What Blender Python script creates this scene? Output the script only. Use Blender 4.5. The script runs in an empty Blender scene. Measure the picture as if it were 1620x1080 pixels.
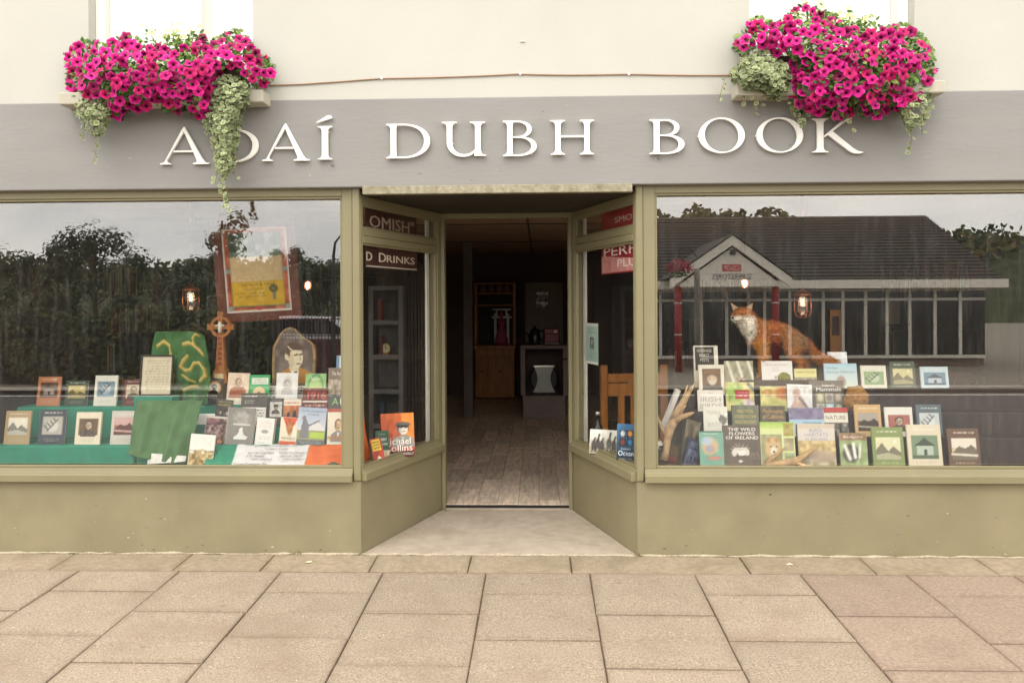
import bpy, bmesh, math, random
import numpy as np
from mathutils import Vector, Matrix

# ------------------------------------------------------------------ camera, sky, sun, exposure
SC = bpy.context.scene
COL = SC.collection
F, CX0, HY = 1300.0, 810.0, 480.0            # focal length and horizon of the photograph, in its own pixels
YAW, ROLL = math.radians(1.9), math.radians(0.30)
CAM = Vector((0.0, -5.04, 1.54))
DIR = Vector((-math.sin(YAW), math.cos(YAW), 0))
R0, U0 = Vector((math.cos(YAW), math.sin(YAW), 0)), Vector((0, 0, 1))
RR = R0 * math.cos(ROLL) - U0 * math.sin(ROLL)
UU = U0 * math.cos(ROLL) + R0 * math.sin(ROLL)
cd = bpy.data.cameras.new('camera')
cam = bpy.data.objects.new('camera', cd); COL.objects.link(cam)
m = Matrix((RR, UU, -DIR)).transposed().to_4x4(); m.translation = CAM
cam.matrix_world = m
cd.sensor_width = 36; cd.lens = F / 1620 * 36
cd.shift_y = -60 / 1620
cd.clip_start = 0.05; cd.clip_end = 2000
SC.camera = cam

W_ = bpy.data.worlds.new('World'); SC.world = W_; W_.use_nodes = True
nt = W_.node_tree; nt.nodes.clear()
out = nt.nodes.new('ShaderNodeOutputWorld'); bg = nt.nodes.new('ShaderNodeBackground')
sky = nt.nodes.new('ShaderNodeTexSky'); sky.sky_type = 'NISHITA'; sky.sun_disc = False
sky.sun_elevation = math.radians(52); sky.sun_rotation = math.radians(200)
tc = nt.nodes.new('ShaderNodeTexCoord')
mp = nt.nodes.new('ShaderNodeMapping'); mp.inputs['Scale'].default_value = (1, 1, 2.6)
n1 = nt.nodes.new('ShaderNodeTexNoise'); n1.inputs['Scale'].default_value = 2.3; n1.inputs['Detail'].default_value = 7
n1.inputs['Roughness'].default_value = .55
cr = nt.nodes.new('ShaderNodeValToRGB')
cr.color_ramp.elements[0].position = .36; cr.color_ramp.elements[0].color = (20.0, 19.7, 19.3, 1)
cr.color_ramp.elements[1].position = .62; cr.color_ramp.elements[1].color = (31.5, 30.0, 27.8, 1)
mx = nt.nodes.new('ShaderNodeMix'); mx.data_type = 'RGBA'; mx.inputs[0].default_value = .90
L = nt.links.new
L(tc.outputs['Generated'], mp.inputs[0]); L(mp.outputs[0], n1.inputs['Vector']); L(n1.outputs['Fac'], cr.inputs[0])
L(sky.outputs[0], mx.inputs[6]); L(cr.outputs[0], mx.inputs[7]); L(mx.outputs[2], bg.inputs[0])
bg.inputs[1].default_value = 0.105
L(bg.outputs[0], out.inputs[0])
sd = bpy.data.lights.new('sun', 'SUN'); sd.energy = 0.85; sd.angle = math.radians(24); sd.color = (1, .95, .86)
sun = bpy.data.objects.new('sun', sd); COL.objects.link(sun); sun.location = (0, -20, 30)
SUN_DIR = Vector((math.sin(math.radians(200)) * math.cos(math.radians(52)), math.cos(math.radians(200)) * math.cos(math.radians(52)), math.sin(math.radians(52))))
sun.rotation_euler = SUN_DIR.to_track_quat('Z', 'Y').to_euler()
SC.view_settings.view_transform = 'Standard'; SC.view_settings.look = 'None'
SC.view_settings.exposure = 0.31; SC.view_settings.gamma = 1; SC.view_settings.use_curve_mapping = False
SC.cycles.max_bounces = 12; SC.cycles.transparent_max_bounces = 16

# ------------------------------------------------------------------ helpers
def W(px, py, Y):
    d = DIR + RR * ((px - CX0) / F) + UU * ((HY - py) / F)
    return CAM + d * ((Y - CAM.y) / d.y)
GLY = 0.045                                    # plane of the two big panes
def R(px, py, Yv):                             # what is seen mirrored in the panes stands across the street
    p = W(px, py, Yv); return Vector((p.x, 2 * GLY - p.y, p.z))
def lin(c):
    if isinstance(c, str): c = [int(c[i:i + 2], 16) / 255 for i in (0, 2, 4)]
    return tuple(x / 12.92 if x <= .04045 else ((x + .055) / 1.055) ** 2.4 for x in c)
KX = 0.62
def lk(c): return tuple(x * KX for x in lin(c))      # outdoor paints and stone
MATS = {}
def mat(name, col, rough=.6, var=.12, scale=6, bump=.0, bscale=80, metal=0, spec=.4, dirt=None, dscale=1.5, damt=.35, stretch=(1, 1, 1), objvar=0, emit=None, estr=0, coord='pos', bdist=.004, edge=None):
    if name in MATS: return MATS[name]
    mt = bpy.data.materials.new(name); mt.use_nodes = True; t = mt.node_tree; N = t.nodes; N.clear(); K = t.links.new
    o = N.new('ShaderNodeOutputMaterial'); p = N.new('ShaderNodeBsdfPrincipled'); K(p.outputs[0], o.inputs[0])
    p.inputs['Roughness'].default_value = rough; p.inputs['Metallic'].default_value = metal
    p.inputs['Specular IOR Level'].default_value = spec
    if coord == 'pos': g = N.new('ShaderNodeNewGeometry').outputs['Position']
    else: g = N.new('ShaderNodeTexCoord').outputs['Object']
    mpn = N.new('ShaderNodeMapping'); mpn.inputs['Scale'].default_value = stretch; K(g, mpn.inputs[0]); g = mpn.outputs[0]
    if isinstance(col, str) and col.startswith('@'):
        a = N.new('ShaderNodeAttribute'); a.attribute_name = col[1:]; c = a.outputs['Color']
    else:
        r = N.new('ShaderNodeRGB'); r.outputs[0].default_value = (*col, 1); c = r.outputs[0]
    if var:
        n = N.new('ShaderNodeTexNoise'); n.inputs['Scale'].default_value = scale; n.inputs['Detail'].default_value = 6; K(g, n.inputs['Vector'])
        mr = N.new('ShaderNodeMapRange'); mr.inputs[1].default_value = .3; mr.inputs[2].default_value = .7
        mr.inputs[3].default_value = 1 - var; mr.inputs[4].default_value = 1 + var; K(n.outputs['Fac'], mr.inputs[0])
        mm = N.new('ShaderNodeVectorMath'); mm.operation = 'SCALE'; K(c, mm.inputs[0]); K(mr.outputs[0], mm.inputs[3]); c = mm.outputs[0]
    if objvar:
        oi = N.new('ShaderNodeObjectInfo'); mr = N.new('ShaderNodeMapRange'); mr.inputs[3].default_value = 1 - objvar; mr.inputs[4].default_value = 1 + objvar
        K(oi.outputs['Random'], mr.inputs[0])
        mm = N.new('ShaderNodeVectorMath'); mm.operation = 'SCALE'; K(c, mm.inputs[0]); K(mr.outputs[0], mm.inputs[3]); c = mm.outputs[0]
    if dirt:
        n = N.new('ShaderNodeTexNoise'); n.inputs['Scale'].default_value = dscale; n.inputs['Detail'].default_value = 8; n.inputs['Roughness'].default_value = .65; K(g, n.inputs['Vector'])
        mr = N.new('ShaderNodeMapRange'); mr.inputs[1].default_value = .48; mr.inputs[2].default_value = .72; mr.inputs[4].default_value = damt; K(n.outputs['Fac'], mr.inputs[0])
        x = N.new('ShaderNodeMix'); x.data_type = 'RGBA'; K(mr.outputs[0], x.inputs[0]); K(c, x.inputs[6]); x.inputs[7].default_value = (*dirt, 1); c = x.outputs[2]
    if edge:                                    # grime gathered along the joints of each flag
        tg = N.new('ShaderNodeTexCoord').outputs['Generated']; sp = N.new('ShaderNodeSeparateXYZ'); K(tg, sp.inputs[0])
        def M(op, a, b=None):
            n = N.new('ShaderNodeMath'); n.operation = op
            for i, v in enumerate((a, b)):
                if v is None: continue
                if isinstance(v, (int, float)): n.inputs[i].default_value = v
                else: K(v, n.inputs[i])
            return n.outputs[0]
        ex = M('SUBTRACT', .5, M('ABSOLUTE', M('SUBTRACT', sp.outputs[0], .5))); ey = M('SUBTRACT', .5, M('ABSOLUTE', M('SUBTRACT', sp.outputs[1], .5)))
        n = N.new('ShaderNodeTexNoise'); n.inputs['Scale'].default_value = 9; n.inputs['Detail'].default_value = 6; K(g, n.inputs['Vector'])
        d = M('ADD', M('MINIMUM', ex, ey), M('MULTIPLY', M('SUBTRACT', n.outputs['Fac'], .5), .16))
        mr = N.new('ShaderNodeMapRange'); mr.inputs[1].default_value = .07; mr.inputs[2].default_value = -.02; mr.inputs[3].default_value = 0; mr.inputs[4].default_value = edge[1]; K(d, mr.inputs[0])
        x = N.new('ShaderNodeMix'); x.data_type = 'RGBA'; K(mr.outputs[0], x.inputs[0]); K(c, x.inputs[6]); x.inputs[7].default_value = (*edge[0], 1); c = x.outputs[2]
        for sc_, rad, sc_col, am in ((4.3, .055, lk('8a7b68'), .55), (7.7, .05, lk('cfc3ae'), .6), (38, .13, lk('82735f'), .4)):   # trodden gum, lichen and dark aggregate
            v = N.new('ShaderNodeTexVoronoi'); v.inputs['Scale'].default_value = sc_; K(g, v.inputs['Vector'])
            m2 = M('MULTIPLY', M('LESS_THAN', v.outputs['Distance'], rad), am)
            x = N.new('ShaderNodeMix'); x.data_type = 'RGBA'; K(m2, x.inputs[0]); K(c, x.inputs[6]); x.inputs[7].default_value = (*sc_col, 1); c = x.outputs[2]
    K(c, p.inputs['Base Color'])
    if bump:
        n = N.new('ShaderNodeTexNoise'); n.inputs['Scale'].default_value = bscale; n.inputs['Detail'].default_value = 5; K(g, n.inputs['Vector'])
        b = N.new('ShaderNodeBump'); b.inputs['Strength'].default_value = bump; b.inputs['Distance'].default_value = bdist; K(n.outputs['Fac'], b.inputs['Height']); K(b.outputs[0], p.inputs['Normal'])
    if emit:
        p.inputs['Emission Color'].default_value = (*emit, 1); p.inputs['Emission Strength'].default_value = estr
    MATS[name] = mt; return mt

def glass(name, refl=2.4, tint=(.994, .997, .992), film=0.0):
    mt = bpy.data.materials.new(name); mt.use_nodes = True; t = mt.node_tree; N = t.nodes; N.clear(); K = t.links.new
    o = N.new('ShaderNodeOutputMaterial'); tr = N.new('ShaderNodeBsdfTransparent'); tr.inputs[0].default_value = (*tint, 1)
    gl = N.new('ShaderNodeBsdfGlossy'); gl.inputs['Roughness'].default_value = 0.0
    gm = N.new('ShaderNodeNewGeometry'); dp = N.new('ShaderNodeVectorMath'); dp.operation = 'DOT_PRODUCT'; K(gm.outputs['Normal'], dp.inputs[0]); K(gm.outputs['Incoming'], dp.inputs[1])
    def M(op, a, b=None):
        n = N.new('ShaderNodeMath'); n.operation = op
        for i, v in enumerate((a, b)):
            if v is None: continue
            if isinstance(v, (int, float)): n.inputs[i].default_value = v
            else: K(v, n.inputs[i])
        return n.outputs[0]
    sch = M('POWER', M('SUBTRACT', 1.0, M('ABSOLUTE', dp.outputs['Value'])), 5.0)
    mu = N.new('ShaderNodeMath'); mu.operation = 'MINIMUM'; mu.inputs[1].default_value = 1.0
    K(M('ADD', M('MULTIPLY', sch, .9), .0425 * refl), mu.inputs[0])      # Schlick reflectance of one face of the pane
    mx = N.new('ShaderNodeMixShader'); K(mu.outputs[0], mx.inputs[0]); K(tr.outputs[0], mx.inputs[1]); K(gl.outputs[0], mx.inputs[2])
    s = mx.outputs[0]
    if film:                                    # dust and old rain streaks on the pane
        g = N.new('ShaderNodeNewGeometry'); mpn = N.new('ShaderNodeMapping'); mpn.inputs['Scale'].default_value = (30, 30, 3); K(g.outputs['Position'], mpn.inputs[0])
        n = N.new('ShaderNodeTexNoise'); n.inputs['Scale'].default_value = 1; n.inputs['Detail'].default_value = 8; n.inputs['Roughness'].default_value = .7; K(mpn.outputs[0], n.inputs['Vector'])
        v = N.new('ShaderNodeTexVoronoi'); v.inputs['Scale'].default_value = 42; K(g.outputs['Position'], v.inputs['Vector'])
        m1 = N.new('ShaderNodeMapRange'); m1.inputs[1].default_value = .5; m1.inputs[2].default_value = .9; m1.inputs[3].default_value = film * .3; m1.inputs[4].default_value = film * 2.5; K(n.outputs['Fac'], m1.inputs[0])
        m2 = N.new('ShaderNodeMapRange'); m2.inputs[1].default_value = .06; m2.inputs[2].default_value = .02; m2.inputs[4].default_value = .5; K(v.outputs['Distance'], m2.inputs[0])
        n2 = N.new('ShaderNodeTexNoise'); n2.inputs['Scale'].default_value = 3; K(g.outputs['Position'], n2.inputs['Vector'])
        m3 = N.new('ShaderNodeMapRange'); m3.inputs[1].default_value = .52; m3.inputs[2].default_value = .66; K(n2.outputs['Fac'], m3.inputs[0])
        mm = N.new('ShaderNodeMath'); mm.operation = 'MULTIPLY'; K(m2.outputs[0], mm.inputs[0]); K(m3.outputs[0], mm.inputs[1])
        ad = N.new('ShaderNodeMath'); ad.operation = 'ADD'; K(m1.outputs[0], ad.inputs[0]); K(mm.outputs[0], ad.inputs[1])
        df = N.new('ShaderNodeBsdfDiffuse'); df.inputs[0].default_value = (.75, .73, .68, 1)
        m4 = N.new('ShaderNodeMixShader'); K(ad.outputs[0], m4.inputs[0]); K(s, m4.inputs[1]); K(df.outputs[0], m4.inputs[2]); s = m4.outputs[0]
    K(s, o.inputs[0]); return mt

class MB:
    def __init__(s): s.v = []; s.f = []; s.c = None
    def add(s, vs, fs):
        b = len(s.v); s.v += [tuple(p) for p in vs]; s.f += [tuple(i + b for i in f) for f in fs]; return s
    def box(s, x0, x1, y0, y1, z0, z1, fn=None):
        vs = [(x, y, z) for x in (x0, x1) for y in (y0, y1) for z in (z0, z1)]
        if fn: vs = [fn(*p) for p in vs]
        return s.add(vs, [(0, 1, 3, 2), (4, 6, 7, 5), (0, 4, 5, 1), (2, 3, 7, 6), (0, 2, 6, 4), (1, 5, 7, 3)])
    def prism(s, pts, y0, y1, fn=None):        # outline in x, z pushed through y
        n = len(pts); vs = [(x, y0, z) for x, z in pts] + [(x, y1, z) for x, z in pts]
        if fn: vs = [fn(*p) for p in vs]
        return s.add(vs, [tuple(range(n)), tuple(range(2 * n - 1, n - 1, -1))] + [(i, (i + 1) % n, n + (i + 1) % n, n + i) for i in range(n)])
    def strip(s, A, B, y0, y1, closed=False):  # band between two x, z curves pushed through y
        n = len(A); vs = [(x, y, z) for y in (y0, y1) for c in (A, B) for x, z in c]; f = []
        for i in range(n if closed else n - 1):
            j = (i + 1) % n
            f += [(i, j, n + j, n + i), (2 * n + i, 3 * n + i, 3 * n + j, 2 * n + j), (i, 2 * n + i, 2 * n + j, j), (n + i, n + j, 3 * n + j, 3 * n + i)]
        if not closed: f += [(0, n, 3 * n, 2 * n), (n - 1, 3 * n - 1, 4 * n - 1, 2 * n - 1)]
        return s.add(vs, f)
    def tube(s, pts, rad, n=8, cap=True):
        pts = [Vector(p) for p in pts]; k = len(pts)
        if not hasattr(rad, '__len__'): rad = [rad] * k
        vs = []; up = None
        for i, p in enumerate(pts):
            d = (pts[min(i + 1, k - 1)] - pts[max(i - 1, 0)]).normalized()
            if up is None: up = d.orthogonal().normalized()
            up = (up - d * up.dot(d)).normalized(); w = d.cross(up)
            vs += [p + (up * math.cos(2 * math.pi * j / n) + w * math.sin(2 * math.pi * j / n)) * rad[i] for j in range(n)]
        fs = [(i * n + j, i * n + (j + 1) % n, (i + 1) * n + (j + 1) % n, (i + 1) * n + j) for i in range(k - 1) for j in range(n)]
        if cap: fs += [tuple(range(n)), tuple(range((k - 1) * n, k * n))]
        return s.add(vs, fs)
    def lathe(s, prof, n=20, c=(0, 0, 0)):
        vs = [(c[0] + r * math.cos(2 * math.pi * j / n), c[1] + r * math.sin(2 * math.pi * j / n), c[2] + z) for r, z in prof for j in range(n)]
        k = len(prof)
        fs = [(i * n + j, i * n + (j + 1) % n, (i + 1) * n + (j + 1) % n, (i + 1) * n + j) for i in range(k - 1) for j in range(n)]
        if prof[0][0] > 1e-4: fs.append(tuple(range(n)))
        if prof[-1][0] > 1e-4: fs.append(tuple(range((k - 1) * n, k * n)))
        return s.add(vs, fs)
    def mesh(s, name, recalc=True, smooth=False):
        me = bpy.data.meshes.new(name); me.from_pydata(s.v, [], s.f)
        if recalc:
            b = bmesh.new(); b.from_mesh(me); bmesh.ops.recalc_face_normals(b, faces=b.faces); b.to_mesh(me); b.free()
        if smooth: me.polygons.foreach_set('use_smooth', [True] * len(me.polygons))
        if s.c is not None:
            a = me.color_attributes.new('Col', 'FLOAT_COLOR', 'POINT')
            a.data.foreach_set('color', np.c_[np.array(s.c, dtype=np.float32), np.ones(len(s.c), dtype=np.float32)].ravel())
        return me
    def build(s, name, material, parent=None, smooth=False, bevel=0, recalc=True, loc=None):
        o = bpy.data.objects.new(name, s.mesh(name, recalc, smooth)); COL.objects.link(o)
        o.data.materials.append(material)
        if parent: o.parent = parent
        if loc is not None: o.location = loc
        if bevel:
            b = o.modifiers.new('bevel', 'BEVEL'); b.width = bevel; b.segments = 2; b.limit_method = 'ANGLE'; b.angle_limit = math.radians(40)
        return o
def tag(o, label=None, cat=None, group=None, kind=None):
    if label: o['label'] = label
    if cat: o['category'] = cat
    if group: o['group'] = group
    if kind: o['kind'] = kind
    return o
def empty(name, loc=(0, 0, 0), label=None, cat=None, group=None, rot=None, parent=None):
    o = bpy.data.objects.new(name, None); COL.objects.link(o); o.location = loc; o.empty_display_size = .05
    if rot: o.rotation_euler = rot
    if parent: o.parent = parent
    return tag(o, label, cat, group)
def box(name, x0, x1, y0, y1, z0, z1, material, parent=None, bevel=0, fn=None):
    return MB().box(x0, x1, y0, y1, z0, z1, fn).build(name, material, parent, bevel=bevel)
def link_copy(src, name, parent, loc=None, rot=None, scale=None):
    o = src.copy(); o.name = name; COL.objects.link(o); o.parent = parent
    if loc is not None: o.location = loc
    if rot is not None: o.rotation_euler = rot
    if scale is not None: o.scale = scale
    return o
_tx = {}
def text_mesh(s):                              # (verts, faces) of one line in the built-in typeface, as a unit box
    if s in _tx: return _tx[s]
    c = bpy.data.curves.new('text', 'FONT'); c.body = s; c.resolution_u = 2; c.fill_mode = 'FRONT'
    o = bpy.data.objects.new('text', c); COL.objects.link(o)
    me = bpy.data.meshes.new_from_object(o.evaluated_get(bpy.context.evaluated_depsgraph_get()))
    v = np.array([tuple(p.co) for p in me.vertices]); f = [tuple(p.vertices) for p in me.polygons]
    bpy.data.objects.remove(o); bpy.data.curves.remove(c); bpy.data.meshes.remove(me)
    lo, hi = v.min(0), v.max(0); v = (v - lo) / np.maximum(hi - lo, 1e-6)
    _tx[s] = (v[:, :2], f); return _tx[s]
def lettering(lines, w, h, y, material, parent, name='lettering', x0=0, z0=0, bold=0):
    """lines: (string, centre u, centre v, width u, height v) on a w by h face whose lower left corner is x0, z0"""
    b = MB()
    for i, (s, cu, cv, wu, hv) in enumerate(lines):
        v, f = text_mesh(s)
        for dx in ([0, bold] if bold else [0]):
            b.add([(x0 + (cu + (p[0] - .5) * wu + dx) * w, y - .00002 * i - dx * .002, z0 + (cv + (p[1] - .5) * hv) * h) for p in v], f)
    return b.build(name, material, parent, recalc=False)
rnd = random.Random(7)

# ------------------------------------------------------------------ materials
olive = mat('olive_paint', lk('a29975'), rough=.42, var=.06, scale=5, bump=.08, bscale=40, dirt=lk('847d5a'), dscale=2.5, damt=.35)
olive_wall = mat('olive_masonry_paint', lk('a59a78'), rough=.7, var=.09, scale=3, bump=.35, bscale=70, dirt=lk('8f8566'), dscale=2.6, damt=.35, bdist=.003)
cream = mat('cream_render', lk('e6e4d9'), rough=.85, var=.03, scale=2, bump=.2, bscale=50, dirt=lk('d8d3c5'), dscale=.9, damt=.3)
greyband = mat('grey_sign_render', lk('adaaa6'), rough=.75, var=.05, scale=2.2, bump=.5, bscale=30, stretch=(.5, 1, 1.8), dirt=lk('a09c97'), dscale=1.2, damt=.4, bdist=.003)
white = mat('white_letter_paint', lin('f3f0e9'), rough=.35, var=.02, scale=9)
upvc = mat('white_window_paint', lin('efeee8'), rough=.3, var=.02)
slabm = mat('concrete_paving', lk('b8a792'), rough=.9, edge=(lk('93816a'), .5), var=.34, scale=105, bump=.7, bscale=120, dirt=lk('a08c77'), dscale=2.2, damt=.7, objvar=.06, bdist=.003)
redslab = mat('reddish_paving', lk('b09b88'), rough=.9, edge=(lk('92776a'), .4), var=.2, scale=60, bump=.7, bscale=120, dirt=lk('9a8673'), dscale=3, damt=.5, objvar=.06)
kerbm = mat('worn_kerb_stone', lk('b6a58c'), rough=.9, edge=(lk('8d7c60'), .5), var=.16, scale=25, bump=.6, bscale=70, dirt=lk('94856b'), dscale=3, damt=.7, objvar=.06)
grout = mat('paving_joint', lk('85705c'), rough=1, var=.25, scale=40)
porchm = mat('porch_concrete', lk('d9c9b5'), rough=.9, var=.1, scale=12, bump=.45, bscale=90, dirt=lk('b5a189'), dscale=3.4, damt=.7)
tilem = mat('wood_look_tile', lin('d6c2ae'), rough=.45, var=.28, scale=9, stretch=(4, .7, 1), bump=.1, bscale=40, objvar=.2, dirt=lin('e8dccd'), dscale=5, damt=.5)
darkwood = mat('dark_stained_wood', lin('3b2d26'), rough=.6, var=.3, scale=9, stretch=(3, 3, .3), bump=.2)
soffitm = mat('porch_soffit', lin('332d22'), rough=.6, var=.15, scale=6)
ceilm = mat('shop_ceiling_board', lin('b0947a'), rough=.7, var=.15, scale=4)
darkwall = mat('shop_wall', lin('5d4c48'), rough=.85, var=.12, scale=3)
greywood = mat('grey_painted_shelf', lin('74706c'), rough=.6, var=.12, scale=7)
pine = mat('varnished_pine', lin('b0702f'), rough=.4, var=.22, scale=7, stretch=(4, 4, .4), bump=.08)
black = mat('black_metal', lin('191817'), rough=.45, var=.1)
iron = mat('brushed_iron', lin('5b5650'), rough=.4, var=.15, metal=.8)
copper = mat('copper_lamp', lin('b06a48'), rough=.3, var=.1, metal=.9)
brown_cable = mat('brown_cable', lin('9a7c62'), rough=.6, var=.1)
boxwood = mat('cream_box_wood', lk('dfd8c4'), rough=.6, var=.06, scale=9)
boxunder = mat('weathered_box_base', lk('7d6a54'), rough=.9, var=.2, scale=9)
pageM = mat('page_edges', lin('d9cfb4'), rough=.9, var=.12, scale=200, stretch=(1, 6, 1))
printM = mat('cover_print', '@Col', rough=.38, var=.03, scale=30, spec=.35)
clothM = mat('dyed_cloth', '@Col', rough=.9, var=.08, scale=60, bump=.25, bscale=300, spec=.15)
shopglass = glass('shop_pane', 3.2, film=.016)
splayglass = glass('porch_pane', 1.0, film=.012)
clear = glass('lamp_glass', 1.4)

# ------------------------------------------------------------------ ground, road and pavement
SLOPE = 0.037
def pav(x, y): return SLOPE * min(y, 0)
g = MB().add([(-400, -600, -.62), (400, -600, -.62), (400, 200, -.62), (-400, 200, -.62)], [(0, 1, 2, 3)]).build('ground', mat('far_ground', lin('6f6a5a'), rough=1, var=.2, scale=.2), recalc=False); tag(g, kind='structure')
road = MB().add([(-60, -11.3, -.255), (60, -11.3, -.255), (60, -3.45, -.255), (-60, -3.45, -.255)], [(0, 1, 2, 3)]).build('road', mat('asphalt', (.055, .054, .052), rough=.85, var=.25, scale=30, bump=.4, bscale=160), recalc=False); tag(road, kind='structure')
yard = MB().add([(-60, -60, -.18), (60, -60, -.18), (60, -11.3, -.18), (-60, -11.3, -.18), (-60, -11.3, -.3), (60, -11.3, -.3)], [(0, 1, 2, 3), (3, 2, 5, 4)]).build('forecourt_pavement', mat('forecourt', lin('8a8174'), rough=.95, var=.15, scale=20), recalc=False); tag(yard, kind='structure')
kb = MB().box(-60, 60, -11.42, -11.3, -.3, -.13).build('far_kerb', mat('pale_kerb', lin('cfc8b8'), rough=.8, var=.1)); tag(kb, kind='structure')
rl_ = MB()
for y_ in (-10.9, -4.0): rl_.add([(-60, y_ - .06, -.251), (60, y_ - .06, -.251), (60, y_ + .06, -.251), (-60, y_ + .06, -.251)], [(0, 1, 2, 3)])
rl_ = rl_.build('road_line', mat('road_paint', lin('e6e2d4'), rough=.7, var=.1), recalc=False); tag(rl_, kind='structure')
pm = MB()                                       # mortar bed that shows in the joints
pm.add([(-8, -3.25, SLOPE * -3.25 - .012), (8, -3.25, SLOPE * -3.25 - .012), (8, 0.02, -.012), (-8, .02, -.012)], [(0, 1, 2, 3)])
pavement = pm.build('pavement', grout, recalc=False); tag(pavement, kind='structure')
box('pavement_kerb', -8, 8, -3.43, -3.25, -.4, SLOPE * -3.25, kerbm, pavement, bevel=.012)
XC = W(768, 910.6, -.346).x; CW = .597
def slab(name, x0, x1, y0, y1, material, lift=0, t=.05):
    cx, cy = (x0 + x1) / 2, (y0 + y1) / 2
    g_ = .0026; hx, hy = (x1 - x0) / 2 - g_, (y1 - y0) / 2 - .0085
    b = MB(); jig = lambda: rnd.uniform(-.002, .002)
    vs = []
    for sx, sy in ((-1, -1), (1, -1), (1, 1), (-1, 1)): vs.append((sx * hx + jig(), sy * hy + jig()))
    e = .004
    top = [(x * (1 - e / hx), y * (1 - e / hy), SLOPE * y) for x, y in vs]; mid = [(x, y, SLOPE * y - .005) for x, y in vs]; bot = [(x, y, SLOPE * y - t) for x, y in vs]
    b.add(top + mid + bot, [(0, 1, 2, 3)] + [(i, 4 + i, 4 + (i + 1) % 4, (i + 1) % 4) for i in range(4)] + [(4 + i, 8 + i, 8 + (i + 1) % 4, 4 + (i + 1) % 4) for i in range(4)])
    o = b.build(name, material, pavement, loc=(cx, cy, SLOPE * cy + lift))
    o.rotation_euler = (rnd.gauss(0, .0022), rnd.gauss(0, .0022), rnd.gauss(0, .0015)); return o
YK = -.300
kx = [W(p, 892, -.15).x for p in (-420, -250, -100, 100, 290, 424, 591, 743, 903, 1178, 1372, 1560, 1740, 1960)]
for a, b_ in zip(kx, kx[1:]): slab('kerb_slab', a, b_, YK, -.012, kerbm, rnd.uniform(-.001, .003))
for i in range(-8, 8):
    x0, x1 = XC + i * CW, XC + (i + 1) * CW
    y = YK; first = True
    joint = -.605 if i % 2 == 0 else -.872
    ys = [YK]
    while joint > -3.2: ys.append(joint); joint -= .555 + rnd.uniform(-.008, .008)
    ys.append(-3.25)
    for a, b_ in zip(ys, ys[1:]): slab('paving_slab', x0, x1, b_, a, redslab if i >= 3 else slabm, rnd.uniform(-.0015, .0025))

# ------------------------------------------------------------------ the shop building
shop = empty('bookshop', (0, 0, 0), 'cream rendered bookshop with grey sign band and olive green shopfront around a recessed doorway', 'building')
YD = 1.109
CLx, CRx = W(571, 820, 0).x, W(1008.5, 820, 0).x
JLx, JRx = W(701, 760, YD).x, W(905, 760, YD).x
Z_SB, Z_ST = W(790, 763, -.03).z, W(790, 741, 0).z      # underside and top of the sill
Z_GT = W(810, 309, .03).z                                # top of the panes
Z_FB = W(790, 294, -.05).z; Z_FT = W(790, 154, -.05).z   # sign band
XL, XR = -4.7, 4.7
WLx0, WLx1 = -3.75, W(543.5, 520, .03).x
WRx0, WRx1 = W(1036, 520, .03).x, 3.75
Z_SOF = 2.215
TH = .16
# stall risers
box('stall_riser', XL, CLx, 0, TH, -.1, Z_SB, olive_wall, shop)
box('stall_riser', CRx, XR, 0, TH, -.1, Z_SB, olive_wall, shop)
def splay(C, J, side):
    C = Vector((*C, 0)); J = Vector((*J, 0)); Ld = (J - C).length; U = (J - C) / Ld
    Nn = Vector((U.y, -U.x, 0)) if side < 0 else Vector((-U.y, U.x, 0))
    def fn(u, w, z):
        p = C + U * u + Nn * w; return (p.x, p.y, z)
    return fn, Ld, U, Nn
fl, LL, UL, NL = splay((CLx, 0), (JLx, YD), -1)
fr, LR, UR, NR = splay((CRx, 0), (JRx, YD), 1)
for fn, Ln in ((fl, LL), (fr, LR)):
    box('stall_riser', .001, Ln, -TH, 0, -.1, Z_SB, olive_wall, shop, fn=fn)
# main windows: frame with bead, sill and pane as sub-parts
def main_window(x0, x1, xpost, outer):
    win = MB()
    s = 1 if xpost > x1 else -1
    a, b_ = (x1, xpost) if s > 0 else (xpost, x0)
    head = Z_FB + .01
    win.box(x0, x1, .0, .09, Z_GT, head)                         # head
    win.box(min(a, b_), max(a, b_), .0, .0895, Z_ST, head)        # stile against the porch
    e0, e1 = (x0 - .09, x0) if s > 0 else (x1, x1 + .09)
    win.box(e0, e1, .0, .0895, Z_ST, head)
    fo = win.build('shop_window', olive, shop, bevel=.004)
    bd = MB(); t = .014
    bd.box(x0, x1, .010, .03, Z_GT - t, Z_GT); bd.box(x0, x1, .010, .03, Z_ST, Z_ST + t * 1.2)
    bd.box(x0, x0 + t, .0105, .0295, Z_ST + t * 1.2, Z_GT - t); bd.box(x1 - t, x1, .0105, .0295, Z_ST + t * 1.2, Z_GT - t)
    bd.build('glazing_bead', olive, fo, bevel=.003)
    xs0, xs1 = (e0 - .02, xpost - .002) if s > 0 else (xpost + .002, e1 + .02)
    sl = MB().prism([(0, 0)], 0, 0) if False else MB()
    h = Z_ST - Z_SB
    prof = [(-.042, Z_SB), (-.042, Z_SB + h * .55), (-.030, Z_SB + h * .62), (-.012, Z_SB + h * .68), (-.006, Z_ST), (.1, Z_ST), (.1, Z_SB)]
    n = len(prof)
    sl.add([(xs0, y, z) for y, z in prof] + [(xs1, y, z) for y, z in prof], [tuple(range(n)), tuple(range(2 * n - 1, n - 1, -1))] + [(i, (i + 1) % n, n + (i + 1) % n, n + i) for i in range(n)])
    sl.build('window_sill', olive, fo, bevel=.003)
    box('pane', x0 - .005, x1 + .005, GLY, GLY + .006, Z_ST - .005, Z_GT + .005, shopglass, fo)
    return fo
PLx, PRx = W(558, 520, 0).x, W(1018, 520, 0).x
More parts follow.
